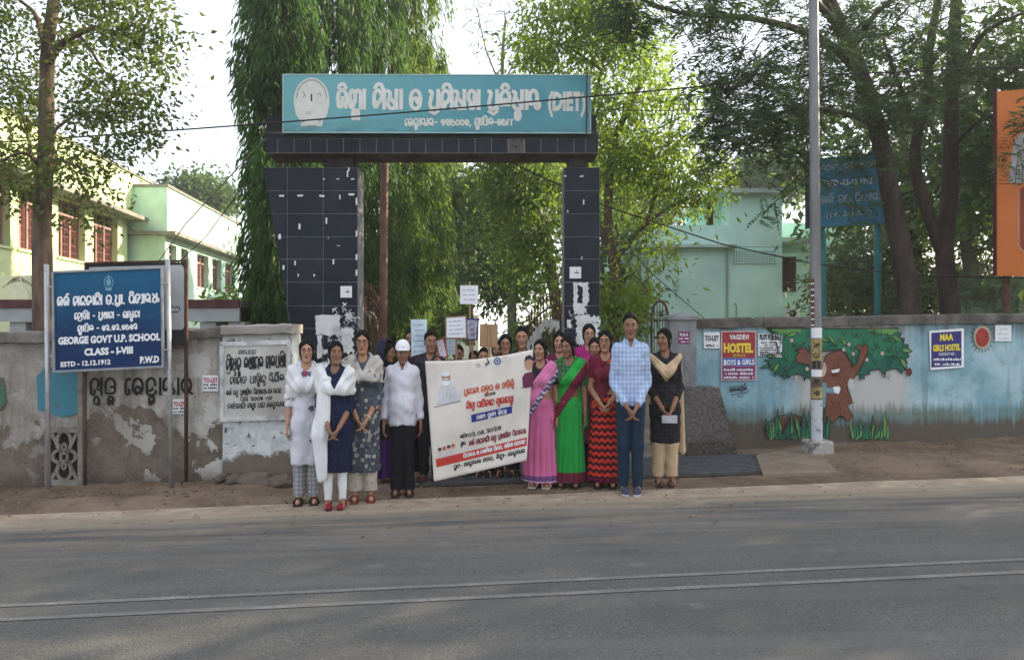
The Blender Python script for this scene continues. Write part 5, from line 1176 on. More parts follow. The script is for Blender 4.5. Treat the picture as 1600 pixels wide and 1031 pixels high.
def weeping(px, Y, r0, z0, z1, label, lm, n_t=420, per=90, seedx=0, lean=0, group='weeping trees lining the drive', ln=(.14, .24)):
    c = P(px, 0, Y); T = empty('weeping_tree', (c.x, Y, gz(c.x)), label, 'tree', group)
    mb = MB(); mb.tube([Vector((c.x + .05 * sin(i + seedx) + lean * i / 10, Y, -.2 + (z1 - .3) * i / 10)) for i in range(11)], [.15 - .011 * i for i in range(11)], 10); mb.build('trunk', BARKD, T, smooth=True)
    th = rng.uniform(0, 2 * pi, n_t); z = rng.uniform(z0, z1, n_t); top = np.clip((z1 - z) / 2.2, 0.05, 1) ** .6; bot = np.clip((z - z0 + .3) / 1.2, .4, 1)
    lob = 1 + .22 * np.sin(3 * th + z * 1.3 + seedx) + .12 * np.sin(z * 3.1 + 2 * th)
    rad = r0 * top * bot * lob * rng.uniform(.45, 1.05, n_t)
    C = np.stack([c.x + lean * (z / z1) + rad * np.cos(th), Y + rad * np.sin(th), z], 1)
    mb = MB()
    for i in range(0, n_t, 3):
        a = Vector((c.x + lean * (z[i] / z1), Y, min(z1 - .3, z[i] + rad[i] * .5 + .1))); b_ = Vector(C[i]); polytube(mb, [a, a.lerp(b_, .6) + Vector((0, 0, .08)), b_, b_ - Vector((0, 0, .35))], .014, .004, 4)
    o = mb.build('branchwork', BARKD, T); o['kind'] = 'stuff'
    n = n_t * per; idx = np.repeat(np.arange(n_t), per); off = rng.normal(size=(n, 3)) * np.array([[.07, .07, .30]])
    out = np.stack([np.cos(th), np.sin(th), 0 * th], 1)[idx]; b = C[idx] + off + out * .05
    d = out * .32 + rng.normal(size=(n, 3)) * .22; d[:, 2] -= 1.0
    l = rng.uniform(*ln, n); leaves_mesh('crown', b, d, l, l * .17, lm, T, .2)
    return T
W = wpath
# left roadside tree
Y = 9.8
broad_tree('deciduous_tree', 'tall slender tree with sparse olive leaves standing behind the school sign', W([(68, 700, Y), (68, 520, Y), (66, 400, Y), (66, 330, Y), (72, 240, Y), (73, 150, Y), (75, 70, Y), (84, 0, Y), (95, -120, Y), (100, -260, Y)]), (.14, .05),
    [(W([(74, 105, Y), (88, 78, Y - .1), (106, 62, Y - .2), (130, 50, Y - .3), (160, 44, Y - .5), (185, 58, Y - .6), (205, 70, Y - .7), (245, 66, Y - .8)]), .055, .012), (W([(122, 55, Y - .2), (138, 72, Y - .3), (152, 95, Y - .2), (168, 118, Y)]), .03, .01), (W([(66, 300, Y), (82, 214, Y - .1), (100, 192, Y - .2), (130, 176, Y - .4), (175, 176, Y - .6)]), .03, .008),
     (W([(63, 262, Y), (48, 244, Y - .2), (28, 240, Y - .3), (-20, 262, Y - .4)]), .035, .012), (W([(74, 100, Y), (58, 30, Y + .2), (40, 8, Y + .2), (0, -20, Y)]), .04, .012), (W([(86, -10, Y), (120, -60, Y - .4), (190, -60, Y - .8), (240, -10, Y - 1)]), .04, .012), (W([(66, 330, Y), (40, 200, Y + .6), (10, 100, Y + .8)]), .03, .01), (W([(70, 250, Y), (110, 255, Y - .5), (160, 290, Y - .6)]), .022, .008)],
    [(190, 20, 75, 55, Y - .5, .8, 33), (230, 70, 45, 50, Y - .7, .6, 15), (175, 140, 75, 55, Y - .3, .8, 31), (190, 215, 60, 45, Y - .3, .7, 21), (120, 260, 60, 40, Y - .3, .7, 14), (20, 60, 55, 70, Y, .9, 31), (10, 150, 55, 50, Y, .8, 23), (10, 250, 60, 35, Y, .8, 21), (25, 300, 45, 28, Y - .2, .5, 10), (100, -90, 200, 90, Y, 1.4, 43), (245, 140, 25, 60, Y - .6, .4, 7), (110, 70, 40, 40, Y + .3, .5, 8), (160, 310, 30, 30, Y - .6, .4, 3), (120, 340, 25, 25, Y - .5, .3, 3)],
    L_OL, BARK, nl=42, spread=.17, ln=(.055, .10), asp=.55, droop=.2, twig=.006)
# weeping trees
weeping(438, 13.0, .54, .9, 15, 'dark green weeping tree directly behind the left gate pillar, reaching out of the picture', L_WE, 520, 105, 1)
weeping(535, 15.2, 1.15, 1.2, 14, 'broad weeping tree rising behind the left half of the gate sign', L_WE, 500, 105, 4)
weeping(612, 17.6, 1.2, 1.3, 12.3, 'brighter green weeping tree seen through the gateway beside the brown pole', L_WB, 460, 95, 2.2)
weeping(655, 25, 1.35, 1.2, 11.0, 'weeping tree further down the left side of the drive', L_WB, 420, 90, 5.2, ln=(.2, .34))
weeping(690, 36, 1.6, 1.2, 9.5, 'farthest weeping tree on the left of the drive', L_WE, 260, 80, 7, ln=(.3, .45))
# light green tree right of the gate
Y = 12.6
broad_tree('fresh_green_tree', 'light yellow green tree right of the gate with forked reddish brown trunk', W([(948, 720, Y), (958, 520, Y), (964, 450, Y), (958, 405, Y), (950, 340, Y), (958, 230, Y), (985, 165, Y - .2), (1005, 125, Y - .3)]), (.13, .035),
    [(W([(960, 412, Y), (984, 376, Y - .2), (1010, 350, Y - .4), (1050, 322, Y - .5), (1100, 300, Y - .6)]), .06, .012), (W([(962, 440, Y), (940, 448, Y), (900, 460, Y + .2)]), .05, .012), (W([(958, 400, Y), (934, 350, Y), (915, 290, Y + .2), (925, 180, Y + .2), (940, 110, Y), (948, 50, Y)]), .06, .015), (W([(1010, 350, Y - .4), (1040, 250, Y - .3), (1050, 180, Y - .2), (1060, 140, Y)]), .03, .01), (W([(962, 446, Y), (990, 430, Y - .6), (1015, 460, Y - .8)]), .025, .008), (W([(940, 110, Y), (880, 70, Y), (830, 60, Y)]), .03, .01), (W([(1040, 250, Y), (1000, 235, Y - .4), (1100, 225, Y - .5)]), .02, .008)],
    [(880, 45, 75, 55, Y, 1.0, 33), (960, 30, 80, 60, Y, 1.0, 27), (850, 100, 60, 45, Y + .4, .7, 18), (980, 110, 75, 50, Y - .2, .8, 15), (1020, 190, 85, 60, Y - .4, .9, 22), (980, 270, 60, 60, Y - .1, .8, 25), (1055, 255, 70, 50, Y - .5, .8, 24), (1095, 300, 32, 30, Y - .6, .5, 8), (960, 180, 45, 50, Y, .6, 12), (965, 480, 45, 38, Y - .3, .6, 16), (1030, 400, 45, 35, Y - .6, .5, 4), (1020, 345, 40, 25, Y - .4, .5, 5), (900, 220, 60, 90, Y + 1, .6, 22)],
    L_BR, BARK, nl=75, spread=.24, ln=(.09, .16), asp=.32, droop=.7, twig=.007)
# trees inside the gate, right of the drive
Y = 17
broad_tree('shade_tree', 'leafy tree right of the drive with a leaning brown trunk, seen through the gateway', W([(880, 620, Y), (872, 500, Y), (860, 420, Y), (846, 350, Y), (852, 250, Y), (840, 180, Y)]), (.16, .05), [(W([(862, 420, Y), (820, 330, Y - .5), (790, 250, Y - .6)]), .07, .02), (W([(850, 380, Y), (885, 300, Y), (890, 200, Y)]), .06, .02)],
    [(825, 330, 60, 110, Y, 1.6, 70), (860, 260, 60, 60, Y, 1.5, 26), (850, 440, 50, 50, Y, 1.2, 16), (785, 280, 45, 55, Y, 1.2, 20)], L_BG, BARK, nl=80, spread=.32, ln=(.12, .2), asp=.33, droop=.7)
Y = 27
broad_tree('shade_tree', 'darker tree further down the right side of the drive', W([(800, 560, Y), (800, 420, Y), (795, 300, Y)]), (.2, .06), [], [(790, 340, 75, 110, Y, 2.2, 60), (770, 440, 35, 40, Y, 1.5, 20)], L_DK, BARKD, nl=70, spread=.5, ln=(.2, .34), asp=.4)
Y = 42
broad_tree('shade_tree', 'hazy tree closing the far end of the drive', W([(735, 540, Y), (735, 420, Y)]), (.25, .1), [], [(738, 360, 60, 80, Y, 3, 40), (700, 330, 40, 60, Y, 2, 12)], L_DK, BARKD, nl=60, spread=.8, ln=(.35, .55), asp=.45)
Y = 22
broad_tree('shade_tree', 'tree standing behind the right gate pillar and the yellow green tree', W([(925, 640, Y), (925, 400, Y), (920, 250, Y)]), (.2, .08), [], [(925, 330, 50, 120, Y, 2, 36), (960, 470, 45, 35, Y, 1.5, 16)], L_DK, BARKD, nl=75, spread=.42, ln=(.18, .28), asp=.4)
# bare tree above the sign
Y = 21
broad_tree('bare_tree', 'leafless twiggy tree showing against the sky above the gate sign', W([(800, 620, Y), (795, 300, Y), (785, 120, Y), (790, 30, Y)]), (.12, .03), [(W([(790, 150, Y), (760, 80, Y), (745, 10, Y)]), .03, .01), (W([(788, 130, Y), (815, 60, Y), (812, -20, Y)]), .03, .01)], [(770, 40, 60, 75, Y, 1.5, 85), (800, 0, 40, 60, Y, 1.5, 30)], L_BG, BARKG, nl=1, twig=.010)
# far trees
for (px, py, rx, ry, Y, lab) in ((310, 305, 48, 26, 46, 'hazy tree tops beyond the rear green building on the left'), (1200, 285, 60, 42, 40, 'dark tree crown rising behind the mint building tower'), (1000, 330, 70, 60, 42, 'distant tree behind the parapet of the mint building'), (1110, 470, 30, 60, 48, 'far tree standing behind the mint building')):
    broad_tree('distant_tree', lab, W([(px, 560, Y), (px, py + ry, Y), (px, py, Y)]), (.3, .1), [], [(px, py, rx, ry, Y, 2, 60)], L_DK, BARKD, nl=70, spread=.7, ln=(.25, .42), asp=.5)
# right feathery trees
Y = 11.4
broad_tree('feathery_tree', 'dark leaning tree with feathery leaves behind the blue government sign', W([(1428, 640, Y), (1424, 500, Y), (1410, 400, Y), (1394, 320, Y), (1380, 240, Y), (1350, 130, Y), (1320, 60, Y), (1290, -20, Y), (1270, -150, Y)]), (.175, .085),
    [(W([(1370, 200, Y), (1330, 180, Y - .8), (1260, 170, Y - 1.4), (1180, 190, Y - 1.6)]), .05, .015), (W([(1340, 110, Y), (1280, 60, Y - .8), (1180, 30, Y - 1.4), (1060, 20, Y - 1.8), (960, -20, Y - 2)]), .07, .015), (W([(1310, 40, Y), (1200, -60, Y - 1), (1080, -80, Y - 2)]), .06, .015), (W([(1330, 80, Y), (1370, 20, Y - .6), (1440, -30, Y - .6)]), .06, .02)],
    [(1165, 160, 80, 75, Y - 1.8, .9, 55), (1215, 195, 45, 38, Y - 1.6, .7, 19), (1120, 215, 30, 25, Y - 1.5, .5, 5), (1250, 110, 70, 70, Y - 1.2, .9, 23), (1355, 160, 75, 36, Y - .8, .9, 14), (1320, 90, 80, 80, Y - .6, 1.0, 33), (1120, 15, 90, 22, Y - 1.8, .7, 20), (985, 5, 60, 26, Y - 2, .6, 17), (1200, -60, 160, 50, Y - 1, 1.4, 25), (965, 30, 18, 30, Y - 2, .3, 6), (1100, 60, 16, 40, Y - 2, .3, 5), (1205, 300, 10, 30, Y - 1.6, .3, 2), (1255, 250, 18, 24, Y - 1.3, .4, 5), (1335, 320, 20, 12, Y - 1.0, .3, 2)],
    L_FE, BARKD, nl=7, spread=.24, twig=.006, feather=True)
Y = 11.9
broad_tree('feathery_tree', 'dark forked tree with feathery leaves, its trunk splitting above the mural wall', W([(1487, 640, Y), (1486, 500, Y), (1476, 400, Y), (1484, 300, Y), (1486, 200, Y), (1490, 80, Y), (1498, -60, Y)]), (.165, .08),
    [(W([(1478, 410, Y), (1452, 340, Y), (1430, 260, Y), (1436, 200, Y), (1450, 150, Y), (1452, 80, Y), (1470, -20, Y)]), .105, .06), (W([(1488, 150, Y), (1530, 60, Y - .6), (1600, 20, Y - 1)]), .06, .02), (W([(1436, 210, Y), (1400, 120, Y - .8), (1380, 60, Y - 1)]), .05, .015), (W([(1488, 230, Y), (1530, 190, Y - .8), (1590, 170, Y - 1)]), .04, .015)],
    [(1480, 60, 110, 80, Y - .7, 1.0, 36), (1430, 150, 70, 60, Y - .8, .8, 16), (1540, 150, 70, 70, Y - .4, .9, 22), (1580, 40, 80, 70, Y, 1.2, 20), (1600, 190, 50, 40, Y - 1.9, .4, 8), (1450, -60, 160, 60, Y, 1.5, 24), (1370, 250, 30, 20, Y - 1, .4, 5), (1525, 260, 30, 35, Y + .3, .5, 10), (1590, 250, 16, 30, Y - 2.1, .2, 2), (1380, 60, 60, 60, Y - .6, .8, 20)],
    L_FE, BARKD, nl=7, spread=.24, twig=.006, feather=True)
Y = 17.5
broad_tree('grey_green_tree', 'grey green tree with a pale trunk in the yard behind the forked tree', W([(1525, 640, Y), (1520, 450, Y), (1505, 330, Y), (1500, 220, Y), (1510, 120, Y)]), (.20, .10), [(W([(1508, 340, Y), (1540, 260, Y), (1560, 150, Y)]), .09, .03), (W([(1503, 300, Y), (1470, 220, Y), (1440, 180, Y)]), .07, .03)],
    [(1520, 200, 90, 90, Y, 1.8, 40), (1420, 290, 60, 60, Y, 1.5, 22), (1540, 340, 60, 60, Y, 1.5, 25), (1600, 300, 60, 80, Y, 1.5, 15), (1390, 220, 60, 60, Y, 1.5, 18)], L_FD, BARKG, nl=70, spread=.40, ln=(.12, .22), asp=.35)
Y = 15.2
broad_tree('bushy_tree', 'drooping grey green bush tree behind the blue government sign posts', W([(1370, 640, Y), (1368, 480, Y), (1362, 400, Y)]), (.12, .05), [(W([(1368, 470, Y), (1330, 420, Y), (1310, 400, Y)]), .04, .012)],
    [(1340, 430, 55, 50, Y, 1.0, 30), (1385, 450, 50, 45, Y, 1.0, 24), (1350, 380, 45, 35, Y, .9, 15), (1530, 440, 45, 40, Y + .3, .7, 13)], L_FD, BARKG, nl=9, spread=.34, twig=.008, feather=True)
# the same roadside row goes on to the right of the picture
for (x, y, h_, lab) in ((10.5, 13.0, 7.5, 'first roadside tree beyond the right edge behind the blue wall'), (15.0, 11.2, 8.5, 'second roadside tree to the right beyond the blue wall'), (15.5, 17.0, 9.5, 'tall yard tree to the right behind the orange hoarding'), (20.5, 13.5, 9.5, 'third roadside tree to the right along the blue wall'), (10.5, 19.5, 9.0, 'yard tree standing right of the grey green tree'), (26, 16, 11, 'big roadside tree farthest to the right')):
    Cc = np.array([x, y, h_ * .68]) + unit(rng.normal(size=(75, 3))) * (rng.uniform(.2, 1, (75, 1)) ** .4) * np.array([[3.0, 3.0, h_ * .36]])
    broad_tree('roadside_tree', lab, [Vector((x, y, -.2)), Vector((x + .2, y, h_ * .3)), Vector((x, y + .2, h_ * .6)), Vector((x - .2, y, h_ * .85))], (.24, .08), [], Cc, L_DK, BARKD, nl=55, spread=.55, ln=(.22, .36), asp=.45)
Y = 19.5
for (px, lab) in ((1330, 'grey green bush mass under the blue sign, left of the leaning trunk'), (1420, 'grey green bush mass between the leaning and the forked trunk'), (1500, 'grey green bush behind the forked trunk by the green wall')):
    broad_tree('bush', lab, W([(px, 600, Y), (px, 470, Y)]), (.06, .02), [], [(px, 455, 52, 50, Y, 1.2, 40)], L_FD, BARKD, nl=75, spread=.34, ln=(.12, .22), asp=.4, cat='bush')
# low shrubs against the inner walls
for (px, py, Y, rx, ry, lab) in ((385, 500, 14.5, 30, 40, 'low shrub at the foot of the weeping trees left of the pillar'), (625, 500, 20, 40, 40, 'leafy shrub beside the brown pole inside the gate'), (860, 520, 20, 50, 36, 'shrub behind the right gate leaf')):
    broad_tree('shrub', lab, W([(px, 560, Y), (px, py, Y)]), (.03, .01), [], [(px, py, rx, ry, Y, .6, 26)], L_BG, BARKD, nl=70, spread=.3, ln=(.12, .2), asp=.4, cat='shrub')
# ================= PEOPLE =================
class Vol:
    """signed-distance volume on a regular grid"""
    def __init__(s, lo, hi, h):
        s.lo = np.array(lo, float); s.h = h; n = np.ceil((np.array(hi) - s.lo) / h).astype(int) + 1
        ax = [s.lo[i] + h * np.arange(n[i]) for i in range(3)]
        s.X, s.Y, s.Z = [a.astype(np.float32) for a in np.meshgrid(*ax, indexing='ij')]
        s.far = np.full(s.X.shape, 9.0, np.float32)
    def cone(s, a, b, ra, rb, sy=1.0):
        """round cone; sy>1 flattens it front to back"""
        ax, ay, az = a; dx, dy, dz = b[0] - ax, (b[1] - ay) * sy, b[2] - az
        px, py, pz = s.X - ax, (s.Y - ay) * sy, s.Z - az
        t = np.clip((px * dx + py * dy + pz * dz) / (dx * dx + dy * dy + dz * dz + 1e-9), 0, 1)
        return np.sqrt((px - t * dx) ** 2 + (py - t * dy) ** 2 + (pz - t * dz) ** 2) - (ra + (rb - ra) * t)
    def ell(s, c, r):
        k = np.sqrt(((s.X - c[0]) / r[0]) ** 2 + ((s.Y - c[1]) / r[1]) ** 2 + ((s.Z - c[2]) / r[2]) ** 2)
        return (k - 1) * min(r)
    def half(s, n, c):
        """positive on the side n points to"""
        L_ = math.sqrt(sum(q * q for q in n)); return (s.X * n[0] + s.Y * n[1] + s.Z * n[2]) / L_ - c
def smin(a, b, k=.02):
    h = np.clip(.5 + .5 * (b - a) / k, 0, 1); return b + (a - b) * h - k * h * (1 - h)
def smax(a, b, k=.01): return -smin(-a, -b, k)
def nets(v, D):
    """surface nets -> (verts, quads)"""
    s = D < 0; c = [D[i:D.shape[0]-1+i, j:D.shape[1]-1+j, k:D.shape[2]-1+k] for i in (0, 1) for j in (0, 1) for k in (0, 1)]
    inside = sum((q < 0).astype(np.int8) for q in c); act = (inside > 0) & (inside < 8)
    idx = np.full(act.shape, -1, np.int64); I = np.argwhere(act); idx[act] = np.arange(len(I))
    if not len(I): return np.zeros((0, 3)), np.zeros((0, 4), int)
    cv = np.stack([q[act] for q in c], 1); off = np.array([(i, j, k) for i in (0, 1) for j in (0, 1) for k in (0, 1)], float)
    P_ = np.zeros((len(I), 3)); n = np.zeros(len(I))
    for a in range(8):
        for b in range(a + 1, 8):
            if abs(off[a] - off[b]).sum() == 1:
                va, vb = cv[:, a], cv[:, b]; m_ = (va < 0) != (vb < 0); t = np.where(m_, va / np.where(va == vb, 1, va - vb), 0)
                P_ += m_[:, None] * (off[a] + (off[b] - off[a]) * t[:, None]); n += m_
    V = v.lo + (I + P_ / n[:, None]) * v.h
    Q = []
    for ax_ in range(3):
        sl0 = [slice(None)] * 3; sl1 = [slice(None)] * 3; sl0[ax_] = slice(0, -1); sl1[ax_] = slice(1, None)
        a = s[tuple(sl0)]; b = s[tuple(sl1)]; e = np.argwhere(a != b); o1, o2 = [(1, 2), (2, 0), (0, 1)][ax_]
        ok = (e[:, o1] > 0) & (e[:, o2] > 0) & (e[:, o1] < s.shape[o1] - 1) & (e[:, o2] < s.shape[o2] - 1); e = e[ok]
        fl = a[tuple(e.T)]
        def g_(d1, d2): q = e.copy(); q[:, o1] -= d1; q[:, o2] -= d2; return idx[tuple(q.T)]
        q = np.stack([g_(1, 1), g_(0, 1), g_(0, 0), g_(1, 0)], 1); q[~fl] = q[~fl][:, ::-1]; Q.append(q)
    Q = np.concatenate(Q); return V, Q[(Q >= 0).all(1)]
def wob(v, f, ph=0.0):
    return np.sin(v.X * f * 1.3 + ph + 2 * np.sin(v.Z * f * .5)) * np.sin(v.Y * f * 1.1 + 1.7 * ph + np.sin(v.Z * f * .7 + ph)) 
# ---- head, face, hair and hand templates, shared by every figure ----
def head_sdf(v, male):
    j = 1.06 if male else .97
    d = v.ell((0, .012, .035), (.075, .093, .086)); d = smin(d, v.ell((0, -.020, -.035), (.058 * j, .066, .078)), .03)
    d = smin(d, v.cone((-.013, -.066, -.092), (.013, -.066, -.092), .019, .019), .022)
    d = smin(d, v.cone((-.036, -.076, .030), (.036, -.076, .030), .011, .011), .018)
    for s_ in (-1, 1):
        d = -smin(-d, v.ell((s_ * .031, -.100, .008), (.017, .020, .012)), .012)
        d = smin(d, v.ell((s_ * .034, -.066, -.018), (.022, .022, .020)), .02)
        d = smin(d, v.ell((s_ * .031, -.078, .008), (.0125, .0115, .0095)), .004)
        d = smin(d, v.ell((s_ * .077, .012, -.004), (.008, .018, .030)), .006)
    d = smin(d, v.cone((0, -.086, .016), (0, -.106, -.020), .0075, .0125), .010); d = smin(d, v.cone((-.012, -.094, -.024), (.012, -.094, -.024), .0075, .0075), .006)
    d = smin(d, v.ell((0, -.083, -.047), (.023, .012, .006)), .006); d = smin(d, v.ell((0, -.083, -.058), (.019, .012, .0065)), .005)
    return d
def neck_sdf(v, male): return v.cone((0, .022, -.06), (0, .034, -.19), .050 if male else .043, .056 if male else .047)
HEADS = {}; HAIRS = {}
for male in (False, True):
    v = Vol((-.1, -.125, -.2), (.1, .12, .14), .0058); HEADS[male] = nets(v, smin(head_sdf(v, male), neck_sdf(v, male), .03))
def hair_mesh(style, ph=0):
    if style in HAIRS: return HAIRS[style]
    v = Vol((-.12, -.13, -.44), (.12, .19, .17), .0075)
    sk = v.ell((0, .016, .036), (.086, .102, .096)); sk = smin(sk, v.ell((0, .02, -.03), (.076, .075, .07)), .03)
    if style == 'male': cut = v.half((0, .72, .69), .010); sk = v.ell((0, .011, .046), (.083, .101, .090))
    elif style == 'boy': cut = v.half((0, .66, .75), .020); sk = v.ell((0, .010, .048), (.084, .104, .092))
    else: cut = v.half((0, .86, .51), -.030)
    d = smax(sk, -cut, .008); d = smax(d, -v.ell((0, -.100, -.008 if style not in ('male', 'boy') else -.03), (.061, .060, .088)), .008)
    d = d + .006 * np.exp(-(v.X / .0045) ** 2) * (v.Z > .03) * (style not in ('male', 'boy'))
    if style != 'male' and style != 'boy':
        part = np.abs(v.X) * 1.0 - .002 + np.clip((.08 - v.Z), 0, 1) * 9; d = smax(d, -(part + 0 * v.Z) + 0 - .0 * d, .004) if False else d
        if style == 'bun': d = smin(d, v.ell((0, .125, -.02), (.045, .04, .045)), .02)
        if style == 'low': d = smin(d, v.ell((0, .098, -.085), (.05, .035, .05)), .03)
        if style == 'braid':
            d = smin(d, v.cone((0, .085, -.06), (.01, .11, -.22), .036, .024), .03); d = smin(d, v.cone((.01, .11, -.22), (.0, .11, -.40), .024, .014), .02)
    d = d + .0018 * np.sin(v.X * 240 + 3 * np.sin(v.Z * 60)) 
    HAIRS[style] = nets(v, d); return HAIRS[style]
def hand_sdf(v, curl):
    """right hand hanging down: wrist at the origin, fingers along -z, palm facing -x... thumb to the front (-y)"""
    d = v.cone((0, 0, .02), (0, -.002, -.045), .024, .030, 1.0); d = smax(d, np.abs(v.X) - .0135, .012)
    d = smin(d, smax(v.cone((0, -.004, -.03), (0, -.006, -.075), .036, .038), np.abs(v.X) - .012, .010), .01)
    for i, (y, l) in enumerate(((-.030, .072), (-.010, .082), (.010, .076), (.029, .060))):
        a = (0, y, -.090); t = curl * (1 + .12 * i); b = (-l * .5 * sin(t), y * 1.05, -.090 - l * .5 * cos(t)); t2 = t * 2.1; c = (b[0] - l * .5 * sin(t2), y * 1.02, b[2] - l * .5 * cos(t2))
        f = smin(v.cone(a, b, .0088, .0080), v.cone(b, c, .0080, .0066), .003); d = smin(d, f, .004)
    th = smin(v.cone((0, -.026, -.03), (-.008, -.055, -.062), .013, .0105), v.cone((-.008, -.055, -.062), (-.018, -.060, -.092), .0100, .0080), .004)
    return smin(d, th, .008)
HANDS = []
for curl in (.35, .85):
    v = Vol((-.09, -.085, -.2), (.045, .055, .05), .0052); HANDS.append(nets(v, hand_sdf(v, curl)))
SHOES = {}
def shoe_mesh(kind):
    if kind in SHOES: return SHOES[kind]
    v = Vol((-.06, -.22, -.01), (.06, .08, .12), .0075)
    d = smin(v.cone((0, .035, .042), (0, -.10, .032), .036, .040, 1), v.cone((0, -.10, .030), (0, -.145, .026), .040, .030), .02); d = smax(d, -v.Z + .002, .004)
    if kind == 'shoe': d = smin(d, v.cone((0, .02, .05), (0, .03, .085), .040, .040), .03); d = smax(d, v.Z - .088, .006)
    else: d = smax(d, v.Z - .05, .01)
    SHOES[kind] = nets(v, d); return SHOES[kind]
def rotm(rx=0, ry=0, rz=0):
    return np.array(Euler((rx, ry, rz)).to_matrix())
SKINS = {k: mat('skin_' + k, c, .55, .05, 9, .05, spec=.35) for k, c in dict(brown=(.37, .19, .115), dark=(.235, .118, .07), medium=(.42, .225, .14), light=(.46, .27, .18)).items()}
HAIRM = mat('black_hair', (.005, .0045, .0045), .75, .3, 60, .3, 120, spec=.12); EYEW = mat('eye_white', (.60, .57, .54), .3, 0, 5, 0); EYED = mat('eye_dark', (.015, .010, .008), .2, 0, 5, 0); LIPM = mat('lip_colour', (.16, .05, .04), .5, .05, 5, 0)
BROW = mat('eyebrow_hair', (.018, .012, .010), .8, 0, 5, 0); SPEC = mat('spectacle_frame', (.02, .018, .018), .4, 0, 5, 0); GOLD = mat('gold_bangle', (.55, .35, .10), .3, .05, 5, 0, metal=.8); REDB = mat('red_bindi', (.35, .01, .02), .5)
def cloth(name, col, col2=None, kind='plain', rough=.85, sc=20, c3=None, band=None, fold=.25, sheen=0):
    """fabric: plain, floral, paisley, checks, ikat, flowers; band = list of (z0, z1, colour) borders in metres above the feet"""
    if name in MATS: return MATS[name]
    m, N, L, b = nodes(name); g = G(m); p = g.obj(); x, y, z = g.xyz(p)
    c = g.mix(g.ramp(g.noise(p, 4), .3, .7), tuple(q * .90 for q in col), tuple(min(1, q * 1.06) for q in col))
    if kind == 'floral':
        v = g.voro(p, sc); c = g.mix(g.ramp(v, .30, .36, 1, 0), c, col2); c = g.mix(g.ramp(v, .10, .14, 1, 0), c, c3 or col)
        c = g.mix(g.ramp(g.noise(p, sc * 1.3, 2), .60, .63), c, c3 or col2)
    if kind == 'dots': v = g.voro(p, sc); c = g.mix(g.ramp(v, .16, .22, 1, 0), c, col2)
    if kind == 'flowers':
        v = g.voro(g.map(p, (1, .15, 1), (.03, 0, .02)), 6.5); pet = g.m('ADD', v, g.m('MULTIPLY', g.noise(p, 60, 1), .18)); c = g.mix(g.ramp(pet, .36, .38, 1, 0), c, c3); c = g.mix(g.ramp(pet, .29, .31, 1, 0), c, col2)
    if kind == 'checks':
        for (ax, s_) in ((x, 150), (z, 150)): w_ = g.m('SINE', g.m('MULTIPLY', ax, s_)); c = g.mix(g.ramp(w_, .35, .8, 0, .5), c, col2)
    if kind == 'ikat':
        zz_ = g.m('ABSOLUTE', g.m('SUBTRACT', g.m('FRACT', g.m('MULTIPLY', x, 11)), .5)); w_ = g.m('SINE', g.m('MULTIPLY', g.m('ADD', z, g.m('MULTIPLY', zz_, .12)), sc)); c = g.mix(g.ramp(w_, .1, .4), c, col2)
        if c3: v = g.voro(p, 9); c = g.mix(g.ramp(v, .22, .30, 1, 0), c, c3)
    if kind == 'zigzag':
        zz_ = g.m('ABSOLUTE', g.m('SUBTRACT', g.m('FRACT', g.m('MULTIPLY', x, 16)), .5)); w_ = g.m('SINE', g.m('MULTIPLY', g.m('ADD', z, g.m('MULTIPLY', zz_, .05)), sc)); c = g.mix(g.ramp(w_, -.1, .2), c, col2)
    for (z0, z1, bc) in (band or []):
        f = g.m('MULTIPLY', g.ramp(z, z0 - .004, z0 + .004), g.ramp(z, z1 - .004, z1 + .004, 1, 0)); c = g.mix(f, c, bc)
    L.new(c, b.inputs['Base Color']); b.inputs['Roughness'].default_value = rough; b.inputs['Specular IOR Level'].default_value = .2; b.inputs['Sheen Weight'].default_value = sheen
    L.new(g.bump(g.noise(g.map(p, (14, 14, 2.5)), 1, 4), fold * 1.6, .03), b.inputs['Normal']); return m
